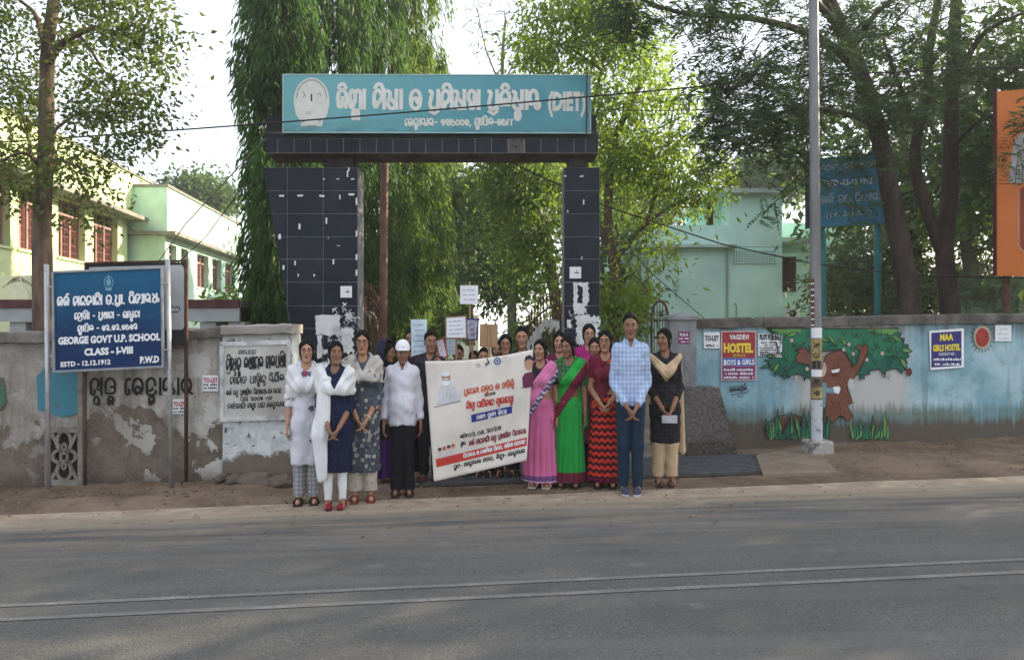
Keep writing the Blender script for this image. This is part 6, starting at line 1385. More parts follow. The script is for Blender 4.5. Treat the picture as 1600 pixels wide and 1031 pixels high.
class Fig:
    def __init__(s, px, feet, Y, H, label, yaw=0, head=(0, 0), skin='brown', hair='low', male=False, fat=1.0, arms=('down', 'down'), body=True, zmin=None, glasses=False, bindi=False, name='person', lift=0):
        """px = photo column of the body, Y = distance; H standing height. Local frame: faces -y, feet at z=0"""
        s.H = H; s.male = male; s.fat = fat; x = (px - 800) * Y / F; s.gz = ground_h(x, Y) + .004 + lift
        s.T = empty('person', (x, Y, s.gz), label, 'person'); s.yaw = yaw; s.T.rotation_euler = (0, 0, yaw); s.T.scale = ((.84 if male else .90), .95, 1); s.skin = SKINS[skin]; k = H
        sh = .088 if male else .079; sh *= .5 + .5 * fat
        s.shx = sh * H; hx = (.044 if male else .044) * H
        s.J = {}
        for sd, nm in ((-1, 'R'), (1, 'L')):       # R = picture left when facing the camera
            S = np.array((sd * s.shx, .012, .812 * H)); a = arms[0 if sd < 0 else 1]
            if a == 'down': E_ = np.array((sd * (s.shx + .035 * H * fat ** .5), .022, .63 * H)); Wr = np.array((sd * (s.shx + .045 * H * fat ** .5), -.035, .487 * H))
            elif a == 'front': E_ = np.array((sd * (s.shx + .030 * H), .012, .635 * H)); Wr = np.array((sd * .030 * H, -.115 * H * fat ** .5 - .012, .545 * H))
            elif a == 'low': E_ = np.array((sd * (s.shx + .026 * H), .015, .625 * H)); Wr = np.array((sd * .032 * H, -.105 * H * fat ** .5 - .012, .495 * H))
            elif a == 'hold': E_ = np.array((sd * (s.shx + .05 * H), -.03, .64 * H)); Wr = np.array((sd * .10 * H, -.16 * H, .70 * H))
            elif a == 'hi': E_ = np.array((sd * (s.shx + .05 * H), -.06, .65 * H)); Wr = np.array((sd * (.09 * H), -.13 * H, .80 * H))
            else: E_, Wr = [np.array(q) for q in a]
            s.J[nm] = (S, E_, Wr, a)
        s.hip = [np.array((sd * hx, 0, .50 * H)) for sd in (-1, 1)]; s.knee = [np.array((sd * hx * 1.03, -.015, .275 * H)) for sd in (-1, 1)]; s.ank = [np.array((sd * hx * 1.08, .012, .05 * H)) for sd in (-1, 1)]
        s.headM = (np.array((0, -.010 - .012, .9345 * H)), rotm(R(head[1]), 0, R(head[0])), .985 * H / 1.6 * (1.0 if male else .985))
        s.hairstyle = hair; s.zmin = zmin if zmin is not None else -.01
        s.vol = None; s.build_body(body); s.face(glasses, bindi)
        if hair: V, Q = hair_mesh(hair); s.mesh('hair', s.xhead(V), Q, HAIRM)
    def mesh(s, name, V, Q, mt, smooth=True, midx=None, par=None):
        o = npmesh(name, V, Q, mt, s.T if par is None else par, smooth, midx); return o
    def xhead(s, V): c, M, k = s.headM; piv = np.array((0, .03, -.12)); return ((V - piv) @ M.T + piv) * k + c
    def V_(s, h=.0135, zlo=None, zhi=None, wx=.40, wy=.30):
        return Vol((-wx, -wy, s.zmin if zlo is None else zlo), (wx, wy, s.H * .90 if zhi is None else zhi), h)
    def torso(s, v, g=0.0):
        H, f = s.H, s.fat; m = s.male; sy = 1.32 / (.55 + .45 * f)
        ch = (.086 if m else .076) * H * (.6 + .4 * f); wa = (.075 if m else .066) * H * f; hp = (.080 if m else .088) * H * (.4 + .6 * f)
        d = v.cone((0, .004, .50 * H), (0, 0, .60 * H), hp + g, wa + g, sy); d = smin(d, v.cone((0, 0, .60 * H), (0, .004, .73 * H), wa + g, ch + g, sy), .04)
        d = smin(d, v.cone((0, .004, .73 * H), (0, .010, .765 * H), ch + g, ch * .93 + g, sy), .04)
        d = smin(d, v.cone((-s.shx * .88, .012, .80 * H), (s.shx * .88, .012, .80 * H), .040 * H + g, .040 * H + g), .05)
        d = smin(d, v.cone((0, .012, .82 * H), (0, .010, .85 * H), .042 * H + g, .033 * H + g), .05)
        if not m:
            for sd in (-1, 1): d = smin(d, v.ell((sd * .042 * H, -.058 * H, .725 * H), (.036 * H + g, .032 * H + g, .036 * H + g)), .03)
        if f > 1.08: d = smin(d, v.ell((0, -.030 * H, .60 * H), (.072 * H * f + g, .058 * H * f + g, .075 * H + g)), .05)
        return d
    def arm(s, v, nm, g=0, t1=1.0, gs=0.0):
        """sleeve/arm down to the fraction t1 (1 = elbow, 2 = wrist)"""
        S, E_, Wr, _ = s.J[nm]; u = .0275 * s.H * (.7 + .3 * s.fat) * (1.08 if s.male else 1); e = .0215 * s.H; w_ = .0155 * s.H
        if t1 <= 1: b = S + (E_ - S) * t1; return v.cone(S, b, u + g, u + (e - u) * t1 + g + gs)
        d = v.cone(S, E_, u + g, e + g); b = E_ + (Wr - E_) * (t1 - 1); return smin(d, v.cone(E_, b, e * 1.08 + g, e + (w_ - e) * (t1 - 1) + g + gs), .015)
    def legs(s, v, g=0, ga=0, z1=None):
        d = None
        for i in (0, 1):
            q = smin(v.cone(s.hip[i], s.knee[i], .047 * s.H + g, .033 * s.H + g), v.cone(s.knee[i], s.ank[i], .034 * s.H + g, .020 * s.H + g + ga), .03); d = q if d is None else smin(d, q, .015)
        return d
    def build_body(s, full):
        v = s.V_(.0145); d = s.torso(v)
        for nm in 'LR': d = smin(d, s.arm(v, nm, 0, 2.0), .02)
        if full:
            d = smin(d, s.legs(v), .03)
            for i in (0, 1): a = s.ank[i]; d = smin(d, v.cone(a, (a[0] * 1.15, a[1] - .10, .028), .026, .026), .02)
        V, Q = nets(v, d); parts = [(V, Q)]
        hv, hq = HEADS[s.male]; parts.append((s.xhead(hv), hq))
        for nm in 'LR':
            S, E_, Wr, a = s.J[nm]; V, Q = HANDS[1 if a in ('hold', 'hi', 'front') or not isinstance(a, str) else 0]; V = V.copy()
            if nm == 'R': V = V * np.array((-1, 1, 1)); Q = Q[:, ::-1]     # palms face the body
            d = (Wr - E_) / np.linalg.norm(Wr - E_)
            if a in ('front', 'low'): d = d * .75 + np.array((-.35 if nm == 'L' else .35, -.05, -.6)); d /= np.linalg.norm(d)
            z = -d; x = np.array((1., 0, 0)); x = x - z * x.dot(z); x /= np.linalg.norm(x); y = np.cross(z, x); M = np.stack([x, y, z], 1)
            parts.append((V @ M.T * (1.0 if s.male else .9) * s.H / 1.62 + Wr + d * .012, Q))
        Vs, Qs, o = [], [], 0
        for V, Q in parts: Vs.append(V); Qs.append(Q + o); o += len(V)
        s.body = s.mesh('body', np.concatenate(Vs), np.concatenate(Qs), s.skin)
    def face(s, glasses, bindi):
        for sd in (-1, 1):
            mb = MB(); import_pts = []
            for (r_, dy, mi) in ((.0088, -.0925, 0), (.0056, -.0938, 1)):
                pts = [(sd * .031 + r_ * 1.25 * cos(R(a)), dy, .008 + r_ * (.55 if mi == 0 else .95) * sin(R(a))) for a in range(0, 360, 36)]
                V = s.xhead(np.array(pts)); mb.add([tuple(q) for q in V], [tuple(range(10))], mi)
            lid = s.xhead(np.array([(sd * .018, -.0935, .0105), (sd * .031, -.0945, .0155), (sd * .045, -.0905, .0105), (sd * .031, -.0940, .0120)])); mb.add([tuple(q) for q in lid], [(0, 1, 2, 3)], 1)
            s._p(mb.build('eye', [EYEW, EYED])); mb = MB()
            V = s.xhead(np.array([(sd * .014, -.0945, .026), (sd * .032, -.0945, .029), (sd * .048, -.083, .025), (sd * .048, -.083, .031), (sd * .032, -.0945, .0375), (sd * .014, -.0945, .0325)])); mb.add([tuple(q) for q in V], [tuple(range(6))]); s._p(mb.build('eyebrow', BROW))
        V = s.xhead(np.array([(-.023, -.0955, -.052), (-.008, -.1005, -.0465), (0, -.101, -.048), (.008, -.1005, -.0465), (.023, -.0955, -.052), (.010, -.0995, -.0615), (-.010, -.0995, -.0615)])); mb = MB(); mb.add([tuple(q) for q in V], [tuple(range(7))]); s._p(mb.build('mouth', LIPM))
        if bindi: V = s.xhead(np.array([(.004 * cos(R(a)), -.0925, .045 + .004 * sin(R(a))) for a in range(0, 360, 45)])); mb = MB(); mb.add([tuple(q) for q in V], [tuple(range(8))]); s._p(mb.build('bindi', REDB))
        if glasses:
            mb = MB()
            for sd in (-1, 1):
                ring = s.xhead(np.array([(sd * .033 + .024 * cos(R(a)), -.101 + .006 * abs(cos(R(a))), .006 + .017 * sin(R(a))) for a in range(0, 361, 30)])); mb.tube([Vector(tuple(map(float, q))) for q in ring], .0017, 4)
                tm = s.xhead(np.array([(sd * .057, -.094, .010), (sd * .078, -.04, .012), (sd * .079, .01, .010)])); mb.tube([Vector(tuple(map(float, q))) for q in tm], .0017, 4)
            br = s.xhead(np.array([(-.009, -.102, .010), (.009, -.102, .010)])); mb.tube([Vector(tuple(map(float, q))) for q in br], .0017, 4)
            s._p(mb.build('glasses', SPEC))
    def _p(s, o): o.parent = s.T; return o
    def skirt(s, v, ztop, zbot, r0, r1, pleats=9, amp=.012, sy=1.3, ph=0.0, lean=0.0):
        """A-line drape between two heights; folds deepen towards the hem"""
        t = np.clip((ztop - v.Z) / (ztop - zbot), 0, 1); th = np.arctan2(v.Y * sy, v.X - lean * t)
        r = r0 + (r1 - r0) * t ** .85 + amp * (.25 + t) * (np.sin(th * pleats + ph + 1.5 * np.sin(v.Z * 3 + ph)) + .5 * np.sin(th * (2 * pleats + 1) + 2 * ph))
        d = (np.sqrt((v.X - lean * t) ** 2 + (v.Y * sy) ** 2) - r) / sy ** .5; return smax(d, np.maximum(v.Z - ztop, zbot - v.Z), .008)
    def garment(s, name, v, D, mt): V, Q = nets(v, D); return s.mesh(name, V, Q, mt)
    def wrinkle(s, v, a=.004, f=38, ph=0): return a * wob(v, f, ph) + a * .7 * np.sin(v.Z * f * 1.4 + 3 * np.sin(v.X * 14 + ph) + ph)
    def feet(s, kind, mt, sole=None):
        for i in (0, 1):
            V, Q = shoe_mesh(kind); sd = -1 if i == 0 else 1; a = R(-9 * sd) * (-1); M = rotm(0, 0, a * -1)
            k = s.H / 1.65 * (1.04 if s.male else .95); V = (V * k) @ M.T + np.array((s.ank[i][0], s.ank[i][1] - .01, 0))
            o = s.mesh('shoe' if kind == 'shoe' else 'sandal', V, Q, [mt, sole or mt], midx=None)
            if sole: zc = V[Q].mean(1)[:, 2]; o.data.polygons.foreach_set('material_index', (zc < .026).astype(np.int32))
    def strap_feet(s, mt):
        for i in (0, 1):
            sd = -1 if i == 0 else 1; ax, ay, _ = s.ank[i]; mb = MB(); ang = 9 * sd
            for (y, w_) in ((-.085, .011), (-.045, .009)): mb.tube([(ax + sd * .01 * (-y * 8) + .046 * cos(R(a)), ay + y, .012 + .052 * sin(R(a))) for a in range(0, 181, 20)], w_, 5)
            mb.box(ax - .045 + sd * .008, ax + .045 + sd * .008, ay - .165, ay + .06, 0, .012, bev=.003); s._p(mb.build('sandal', mt))
    def sleeves(s, v, g, t1, gs=0, k=.03, ph=0, d0=None):
        d = d0
        for nm in 'LR':
            S, E_, Wr, _ = s.J[nm]; q = s.arm(v, nm, g, t1, gs)
            if t1 <= 1: b, dr = S + (E_ - S) * t1, E_ - S
            else: b, dr = E_ + (Wr - E_) * (t1 - 1), Wr - E_
            q = smax(q, v.half(tuple(dr), float(np.dot(b, dr) / np.linalg.norm(dr))), .006) if t1 > 1 or True else q
            if t1 <= 1 or True: pass
            d = q if d is None else smin(d, q, k)
        return d
    def neckcut(s, v, d, r=.052, dz=.0, vdeep=.0, vw=.0):
        c = (0, -.030, .865 * s.H + dz); d = smax(d, -v.ell(c, (r * s.H / 1.6, .080, .085)), .006)
        if vdeep: d = smax(d, -smax(np.abs(v.X) - vw * np.clip((v.Z - (.80 * s.H - vdeep)) / vdeep, 0, 1) , v.Y - .0, .004), .006)
        return d
    def bangle(s, nm, mt=None, n=1):
        S, E_, Wr, _ = s.J[nm]
        for k in range(n):
            c = E_ + (Wr - E_) * (.93 - .05 * k); d = Vector(tuple(Wr - E_)).normalized(); a = d.orthogonal().normalized(); b = d.cross(a); r_ = .0165 * s.H + .006; mb = MB()
            mb.tube([Vector(tuple(c)) + a * r_ * cos(R(t)) + b * r_ * sin(R(t)) for t in range(0, 361, 30)], .0035, 4); s._p(mb.build('bangle', mt or GOLD))
# ---------- outfits ----------
def kurta(f, mt, hem=.26, flare=.15, sleeve=1.5, g=.014, amp=.008, pleats=7, ph=0.0, slit=True, sy=1.35, vd=.0):
    v = f.V_(.0125); H = f.H; d = f.torso(v, g); sk = f.skirt(v, .60 * H, hem * H, (.078 * H * f.fat + g), flare, pleats, amp, sy, ph)
    d = smin(d, smax(f.legs(v, g + .016), v.Z - .52 * H, .01), .04); d = smax(smin(d, sk, .04), hem * H - v.Z, .006); d = f.sleeves(v, g * .8, sleeve, .006, .016, d0=d); d = d + f.wrinkle(v, .0038, 40, ph); d = f.neckcut(v, d)
    if slit:
        for sd in (-1, 1): d = smax(d, -smax(v.half((sd, 0, 0), 0) * -1 + .0, np.maximum(v.Z - .44 * H, np.abs(v.Y) - .006), .004), .004) if False else d
    return f.garment('kurta', v, d, mt)
def trousers(f, mt, g=.012, ga=.012, top=.53, bottom=.045, name='trousers', wr=.003):
    v = f.V_(.0125, zhi=f.H * .58); d = f.legs(v, g, ga); H = f.H; hp = (.080 if f.male else .088) * H * (.4 + .6 * f.fat)
    d = smin(d, v.cone((0, 0, .50 * H), (0, 0, .56 * H), hp + g * .6, hp * .93 + g * .6, 1.4), .04); d = smax(d, np.maximum(v.Z - top * H, bottom * H - v.Z), .006)
    return f.garment(name, v, d + wr * (np.sin(v.Z * 40 + 4 * np.sin(v.X * 20)) * np.clip(1 - (v.Z / (.5 * H)), 0.2, 1)), mt)
def shirt(f, mt, hem=.47, sleeve=1.93, g=.012, ph=0.0, name='shirt', neck=.05, fl=.0):
    v = f.V_(.0125, zlo=f.H * .38); H = f.H; d = f.torso(v, g); hp = (.081 if f.male else .088) * H * (.4 + .6 * f.fat)
    d = smin(d, v.cone((0, 0, .46 * H), (0, -.004, .60 * H), hp + g + fl, .083 * H * f.fat + g, 1.4 / (.55 + .45 * f.fat)), .05); d = smax(d, hem * H + .012 * np.cos(v.X * 14) - v.Z, .006)
    d = f.sleeves(v, g * .75, sleeve, .004, .012, d0=d) + f.wrinkle(v, .0040, 40, ph); d = f.neckcut(v, d, neck); return f.garment(name, v, d, mt)
def collar(f, mt):
    H = f.H; mb = MB(); c = (0, -.004, .862 * H)
    for sd in (-1, 1):
        mb.add([(sd * .004, -.076, .815 * H), (sd * .050, -.050, .838 * H), (sd * .056, -.004, .872 * H), (sd * .048, -.012, .885 * H), (sd * .036, -.046, .868 * H), (sd * .012, -.072, .832 * H)], [(0, 1, 5), (1, 2, 3, 4), (1, 4, 5)] if sd < 0 else [(5, 1, 0), (4, 3, 2, 1), (5, 4, 1)])
    f._p(mb.build('collar', mt))
def shawl(f, mt, zlo=.70, g=.030, vneck=.10, name='shawl', amp=.006, ph=0.0, arms_t=.85, zslope=0.0):
    """wrap over both shoulders, V in front"""
    v = f.V_(.0125, zlo=f.H * .52, wx=.36); H = f.H; d = f.torso(v, g)
    for nm in 'LR': d = smin(d, f.arm(v, nm, g, arms_t, 0), .05)
    th = np.arctan2(v.Y, v.X); fo = v.Z * 46 - np.abs(v.X) * 62 + 1.6 * np.sin(v.Z * 13 + v.X * 9 + ph) + ph; d = d + amp * np.sin(fo) + amp * .45 * np.sin(fo * 2.3 + 1)
    d = smax(d, zlo * H + .02 * np.cos(v.X * 9) + zslope * v.X - v.Z, .008)
    vv = np.abs(v.X) - .52 * (v.Z - (.80 * H - vneck)); d = smax(d, -smax(vv, v.Y + .0, .004), .006); d = smax(d, -v.ell((0, -.01, .89 * H), (.062, .085, .075)), .006)
    return f.garment(name, v, d, mt)
def saree(f, skirt_m, pallu_m, blouse_m, hem=.035, r1=.20, side=1, ph=0.0, pleats=11, belly=True, tail=True, border=None, sleeve=.62, lean=0.0):
    """blouse, pleated skirt to the feet and the end of the cloth carried over one shoulder (side=+1: picture right)"""
    H = f.H; v = f.V_(.0125, zlo=.58 * H); d = f.sleeves(v, .008, sleeve, .004, .02, d0=f.torso(v, .007)); d = smax(d, .675 * H - v.Z, .005); f.garment('blouse', v, f.neckcut(v, d, .056, -.005), blouse_m)
    v = f.V_(.0125, zlo=-.01, zhi=.66 * H); d = smin(smax(f.torso(v, .012), v.Z - .60 * H, .006), f.skirt(v, .56 * H, hem * H, .088 * H * f.fat + .012, r1, pleats + 4, .013, 1.22, ph, lean), .04); d = smax(d, hem * H + .008 * np.sin(v.X * 30) - v.Z, .006); f.garment('skirt', v, d + f.wrinkle(v, .002, 22, ph), skirt_m)
    f.drape = lambda v, e: smin(smin(f.torso(v, .012 + e), f.skirt(v, .57 * H, hem * H, .088 * H * f.fat + .016 + e, r1 + e, pleats, .006, 1.22, ph, lean), .02), f.arm(v, 'L' if side > 0 else 'R', .011 + e, .60), .04)
    v = f.V_(.0125, zlo=.36 * H, wx=.36); d = f.drape(v, .012)
    n = np.array((side * -.80, 0, .60)); c0 = np.array((side * .0765, 0, .80 * H)); q = v.X * n[0] + v.Z * n[2] - float(n @ c0); f.pq = (n, c0); band = np.maximum(q - .045, -q - .135)
    band = np.maximum(band, v.Y - .10)
    front = smax(d, band, .008); back = smax(smax(d, -(v.Y - .02), .01), .50 * H - v.Z, .01)
    D = smin(front, back, .01) if tail else front; D = D + .0045 * np.sin(q * 150 + ph) ; D = smax(D, -v.ell((0, -.02, .89 * H), (.060, .085, .08)), .006)
    if tail:      # loose end falling down over the outer arm and behind
        t = v.cone((side * (f.shx + .012), .06, .80 * H), (side * (f.shx + .035), .09, .42 * H), .045, .060, 1.4); t = np.abs(t) - .008; t = smax(t, -(v.Y - .035), .006); D = smin(D, smax(t, .36 * H - v.Z, .006), .02)
    f.garment('pallu', v, D, pallu_m)
def belt_buckle(f): pass
# ---------- who stands where (left to right) ----------
Yp = lambda px, feet: 1.5 * F / (feet - HZ)
def place(feet, px):      # distance at which the tilted ground is seen at this row
    Y = 1.5 * F / (feet - HZ)
    for _ in range(6): x = (px - 800) * Y / F; Y = (1.5 - ground_h(x, Y)) * F / (feet - HZ)
    return Y
def height(feet, top, Y): return (feet - top) * Y / F
# 1 woman in white shawl and flowered kurta
Y = place(787, 479); f = Fig(479, 787, Y, height(787, 533, Y), 'woman in white shawl and flower printed white kurta with glasses, leftmost in the row', yaw=R(12), skin='medium', glasses=True, arms=('down', 'down'), head=(4, 0), hair='low')
trousers(f, cloth('checked_cotton', (.34, .35, .36), (.10, .10, .11), 'checks'), .016, .014); kurta(f, cloth('flowered_white', (.60, .58, .63), (.45, .03, .10), 'flowers', c3=(.10, .09, .12)), .245, .135, 1.25, amp=.005); shawl(f, cloth('white_cotton', (.66, .66, .66)), .645, .024, arms_t=.95); f.strap_feet(cloth('dark_sandal', (.03, .02, .018)))
# 2 woman with long white dupatta, navy kurta
Y = place(795, 524); f = Fig(524, 795, Y, height(795, 536, Y), 'woman in navy kurta with a long white dupatta over one side and dark red shoes', skin='dark', arms=('low', 'low'), head=(14, -2), hair='low', yaw=R(8))
WC = cloth('white_cotton2', (.68, .69, .68)); trousers(f, WC, .004, .002, name='leggings'); kurta(f, cloth('navy_dotted_cotton', (.007, .012, .038), (.04, .06, .12), 'dots', sc=42), .225, .140, 1.35, amp=.008, ph=1)
shawl(f, WC, .675, .026, .12, 'dupatta', ph=2, arms_t=.5); H = f.H; v = f.V_(.0125, zlo=.10 * H, wx=.32)
d = smin(v.cone((-.085, -.085, .78 * H), (-.135, -.12, .45 * H), .062, .080, 1.6), v.cone((-.135, -.12, .45 * H), (-.120, -.10, .20 * H), .080, .045, 1.6), .03); d = smax(d + .007 * np.sin(v.X * 70 + v.Z * 9), np.maximum(v.Z - .80 * H, .17 * H + (v.X + .18) * -.5 - v.Z), .006); f.garment('dupatta_fall', v, d, WC)
f.feet('shoe', cloth('dark_red_shoe', (.20, .012, .02)), mat('dark_sole', (.03, .01, .01), .8))
# 3 woman in patterned long dress
Y = place(783, 567); f = Fig(567, 783, Y, height(783, 519, Y), 'woman with glasses in a long blue and cream floral dress and patterned grey scarf', yaw=R(9), skin='brown', glasses=True, arms=('low', 'low'), head=(-3, 1), hair='bun')
PR = cloth('blue_cream_floral', (.065, .075, .095), (.36, .33, .26), 'floral', sc=17, c3=(.03, .04, .07)); trousers(f, cloth('cream_block_print', (.42, .38, .31), (.06, .07, .09), 'dots', sc=30), .022, .02, bottom=.06); kurta(f, PR, .175, .165, 1.55, amp=.011, pleats=9, ph=2)
shawl(f, cloth('grey_leaf_print', (.46, .43, .39), (.15, .13, .12), 'floral', sc=14, c3=(.38, .35, .31)), .70, .026, .05, 'scarf', ph=1, arms_t=.72); f.strap_feet(cloth('brown_sandal', (.16, .05, .035))); f.bangle('L', PAPER); f.bangle('R')
# 4 woman in dark hooded veil, turned aside
Y = place(752, 600); f = Fig(602, 752, Y, height(752, 538, Y), 'woman in dark hooded veil and purple skirt, face turned to the right', skin='dark', arms=('low', 'low'), head=(48, 4), yaw=R(20), hair='low')
VEIL = cloth('dark_navy_veil', (.018, .016, .035), (.05, .03, .10), 'dots', sc=30); saree(f, cloth('purple_cotton', (.05, .018, .11), (.02, .012, .03), 'plain', band=[(.45, 2, (.015, .014, .028))]), VEIL, VEIL, r1=.19, ph=2, side=-1)
v = Vol((-.26, -.2, .55 * f.H), (.26, .26, f.H * 1.04), .0125); c = f.headM[0]; d = v.ell((c[0], c[1] + .02, c[2] + .02), (.112, .125, .135)); d = smin(d, v.cone((0, .05, .86 * f.H), (0, .04, .70 * f.H), .10, .155, 1.2), .05); yaw_ = R(48)
fd = np.array((sin(yaw_), -cos(yaw_))); q = (v.X - c[0]) * fd[0] + (v.Y - c[1]) * fd[1]; d = np.abs(d) - .008; d = smax(d, -smax(-(q - .045), .82 * f.H - v.Z + .0, .01), .008); f.garment('hood', v, d, VEIL)
# 5 man in white cap
Y = place(773, 628); f = Fig(629, 773, Y, height(773, 536, Y), 'man in white cap, loose white shirt and black trousers', yaw=R(6), skin='dark', male=True, fat=1.13, arms=('down', 'down'), hair='male', head=(6, 6))
trousers(f, cloth('black_trouser', (.010, .010, .013)), .020, .024, bottom=.03); shirt(f, cloth('pale_white_shirt', (.62, .61, .66)), .455, 1.93, .015, fl=.010); collar(f, MATS['pale_white_shirt']); f.strap_feet(cloth('dark_sandal', (.03, .02, .018)))
v = Vol((-.13, -.2, -.05), (.13, .13, .18), .007); d = smax(v.ell((0, .012, .045), (.095, .113, .101)), .035 - v.Z, .006); d = smin(d, smax(np.abs(v.Z - .040 + .12 * (v.Y + .09)) - .004, np.sqrt(v.X ** 2 + (v.Y + .075) ** 2) - .075 - .0, .004), .008); V, Q = nets(v, d); f.mesh('cap', f.xhead(V), Q, cloth('white_cap', (.75, .75, .76)))
mb = MB(); V = f.xhead(np.array([(-.02, -.0985, .075), (.0, -.1015, .070), (.028, -.098, .086), (.002, -.1005, .077)])); mb.add([tuple(q) for q in V], [(0, 1, 2, 3)]); f._p(mb.build('cap_mark', BLACKP))
# 6 person behind the cap
Y = 7.95; f = Fig(644, 750, Y, height(765, 524, 7.3) + .06, 'youth in dark vest over maroon, half hidden behind the man in the cap', skin='dark', male=True, arms=('down', 'down'), hair='boy', head=(-6, 0)); trousers(f, MATS['black_trouser'], .014, .012); shirt(f, cloth('dark_vest', (.035, .015, .03)), .44, 1.2)
v = f.V_(.0135, zlo=.25 * f.H, zhi=.55 * f.H)
f.garment('skirt_panel', v, f.skirt(v, .50 * f.H, .27 * f.H, .12, .16, 9, .01, 1.3), cloth('maroon_cotton', (.17, .012, .035)))
# 7 youth holding the banner
Y = place(752, 672); f = Fig(672, 752, Y, height(752, 521, Y), 'youth in black shirt with a red strap, holding the left top corner of the banner', skin='dark', male=True, arms=('down', ((.225, -.02, 1.02), (.165, -.18, 1.19))), hair='boy', head=(20, 0)); trousers(f, cloth('black_jeans', (.012, .013, .02)), .014, .012); shirt(f, cloth('black_shirt', (.022, .020, .030)), .46, 1.25); f.feet('shoe', cloth('maroon_shoe', (.07, .015, .02)))
mb = MB(); mb.tube([(.10, -.02, .845 * f.H), (.098, -.105, .78 * f.H), (.075, -.125, .68 * f.H), (.05, -.125, .55 * f.H)], .011, 5); f._p(mb.build('strap', cloth('red_strap', (.45, .03, .04))))
# behind the banner (mostly heads)
def back(px, top, Y, label, skin='dark', male=False, hair='low', glasses=False, mt=None, H=None, head=(0, 0), fat=1.0):
    z = EYE - (top - HZ) * Y / F; g0 = gz((px - 800) * Y / F); H = z - g0 - .004
    f = Fig(px, 0, Y, H / (1.005), label, skin=skin, male=male, hair=hair, glasses=glasses, head=head, arms=('down', 'down'), fat=fat)
    trousers(f, MATS['black_trouser'] if male else cloth('dark_leggings', (.03, .02, .04)), .012, .010); (shirt(f, mt, .45, .8) if male else kurta(f, mt, .27, .17, 1.2, amp=.008)); f.feet('shoe', cloth('dark_sandal', (.03, .02, .018))); return f
back(716, 541, 8.0, 'child with black hair peering over the banner below the brown framed placard', hair='boy', male=True, mt=cloth('dull_blue_cotton', (.06, .08, .14)))
back(741, 549, 8.1, 'short child just visible over the banner, left of the cardboard sign', hair='low', mt=cloth('dull_pink_cotton', (.25, .08, .10)))
back(756, 545, 7.9, 'child with dark hair behind the banner under the cardboard sign', hair='boy', male=True, skin='brown', mt=cloth('dark_green_cotton', (.02, .06, .04)))
back(777, 533, 8.15, 'woman in maroon behind the banner, beside the woman with round glasses', skin='medium', mt=cloth('maroon_cotton', (.17, .012, .035)))
back(790, 523, 7.9, 'woman with large round glasses looking over the top edge of the banner', skin='brown', glasses=True, mt=cloth('dark_brown_cotton', (.06, .03, .025)))
back(815, 513, 7.95, 'tall youth with short hair looking over the right half of the banner', male=True, hair='boy', skin='brown', mt=cloth('dark_grey_shirt', (.04, .04, .05)))
# 8 pink saree
Y = place(760, 848); f = Fig(845, 760, Y, height(760, 533, Y), 'woman in pink saree with a blue and white patterned border, right of the banner', yaw=R(-12), skin='brown', fat=1.12, arms=('down', 'down'), head=(-8, 0), hair='low', bindi=True)
PK = cloth('pink_saree', (.62, .155, .32), band=[(.065, .075, (.55, .45, .55)), (.075, .125, (.17, .07, .20))]); PB = cloth('pink_pallu', (.66, .20, .38)); saree(f, PK, PB, cloth('dark_blouse', (.03, .018, .025)), r1=.195, ph=.5, tail=True); f.bangle('L', GOLD, 2); f.strap_feet(cloth('cream_sandal', (.45, .38, .30)))
def border(f, side, mt, mt2, off=-.12, hgt=.035):
    H = f.H; v = f.V_(.0105, zlo=.38 * H, wx=.34); d = f.drape(v, .019); n, c0 = f.pq; q = v.X * n[0] + v.Z * n[2] - float(n @ c0)
    D = smax(d, np.abs(q - off) - hgt / 2, .004); D = smax(D, v.Y - .03, .005); D = smax(D, -v.ell((0, -.02, .89 * H), (.060, .085, .08)), .006); f.garment('border', v, D, mt)
border(f, 1, cloth('blue_white_border', (.10, .07, .20), (.50, .46, .52), 'zigzag', sc=120), None, -.112, .05)
# 9 woman behind, dark magenta
back(874, 519, 7.75, 'young woman in dark magenta dress standing behind the pink and green sarees', skin='medium', mt=cloth('dark_magenta', (.14, .012, .06)), head=(-4, 0))
# 10 green saree
Y = place(760, 888); f = Fig(889, 760, Y, height(760, 527, Y), 'woman in bright green saree with maroon border, head turned to the left', yaw=R(-10), skin='dark', arms=('down', 'down'), head=(-18, 6), hair='low')
GS = cloth('green_saree', (.012, .30, .045), band=[(.05, .155, (.13, .012, .03))], sheen=.2); saree(f, GS, cloth('green_pallu', (.018, .32, .05)), cloth('green_check_blouse', (.05, .16, .06), (.02, .03, .03), 'checks'), r1=.17, ph=1.7, side=1, sleeve=.8); border(f, 1, cloth('maroon_border', (.17, .015, .04)), None, -.10, .085); f.bangle('L'); f.bangle('R'); f.strap_feet(MATS['dark_sandal'])
# 11,12 women behind
back(920, 507, 8.15, 'taller woman with glasses and magenta blouse at the back, between the green and red sarees', skin='medium', glasses=True, mt=cloth('bright_magenta', (.36, .02, .16)))
back(930, 528, 7.55, 'older woman half hidden just left of the red and black saree', skin='medium', mt=cloth('rose_saree', (.36, .07, .12)), head=(-12, 2))
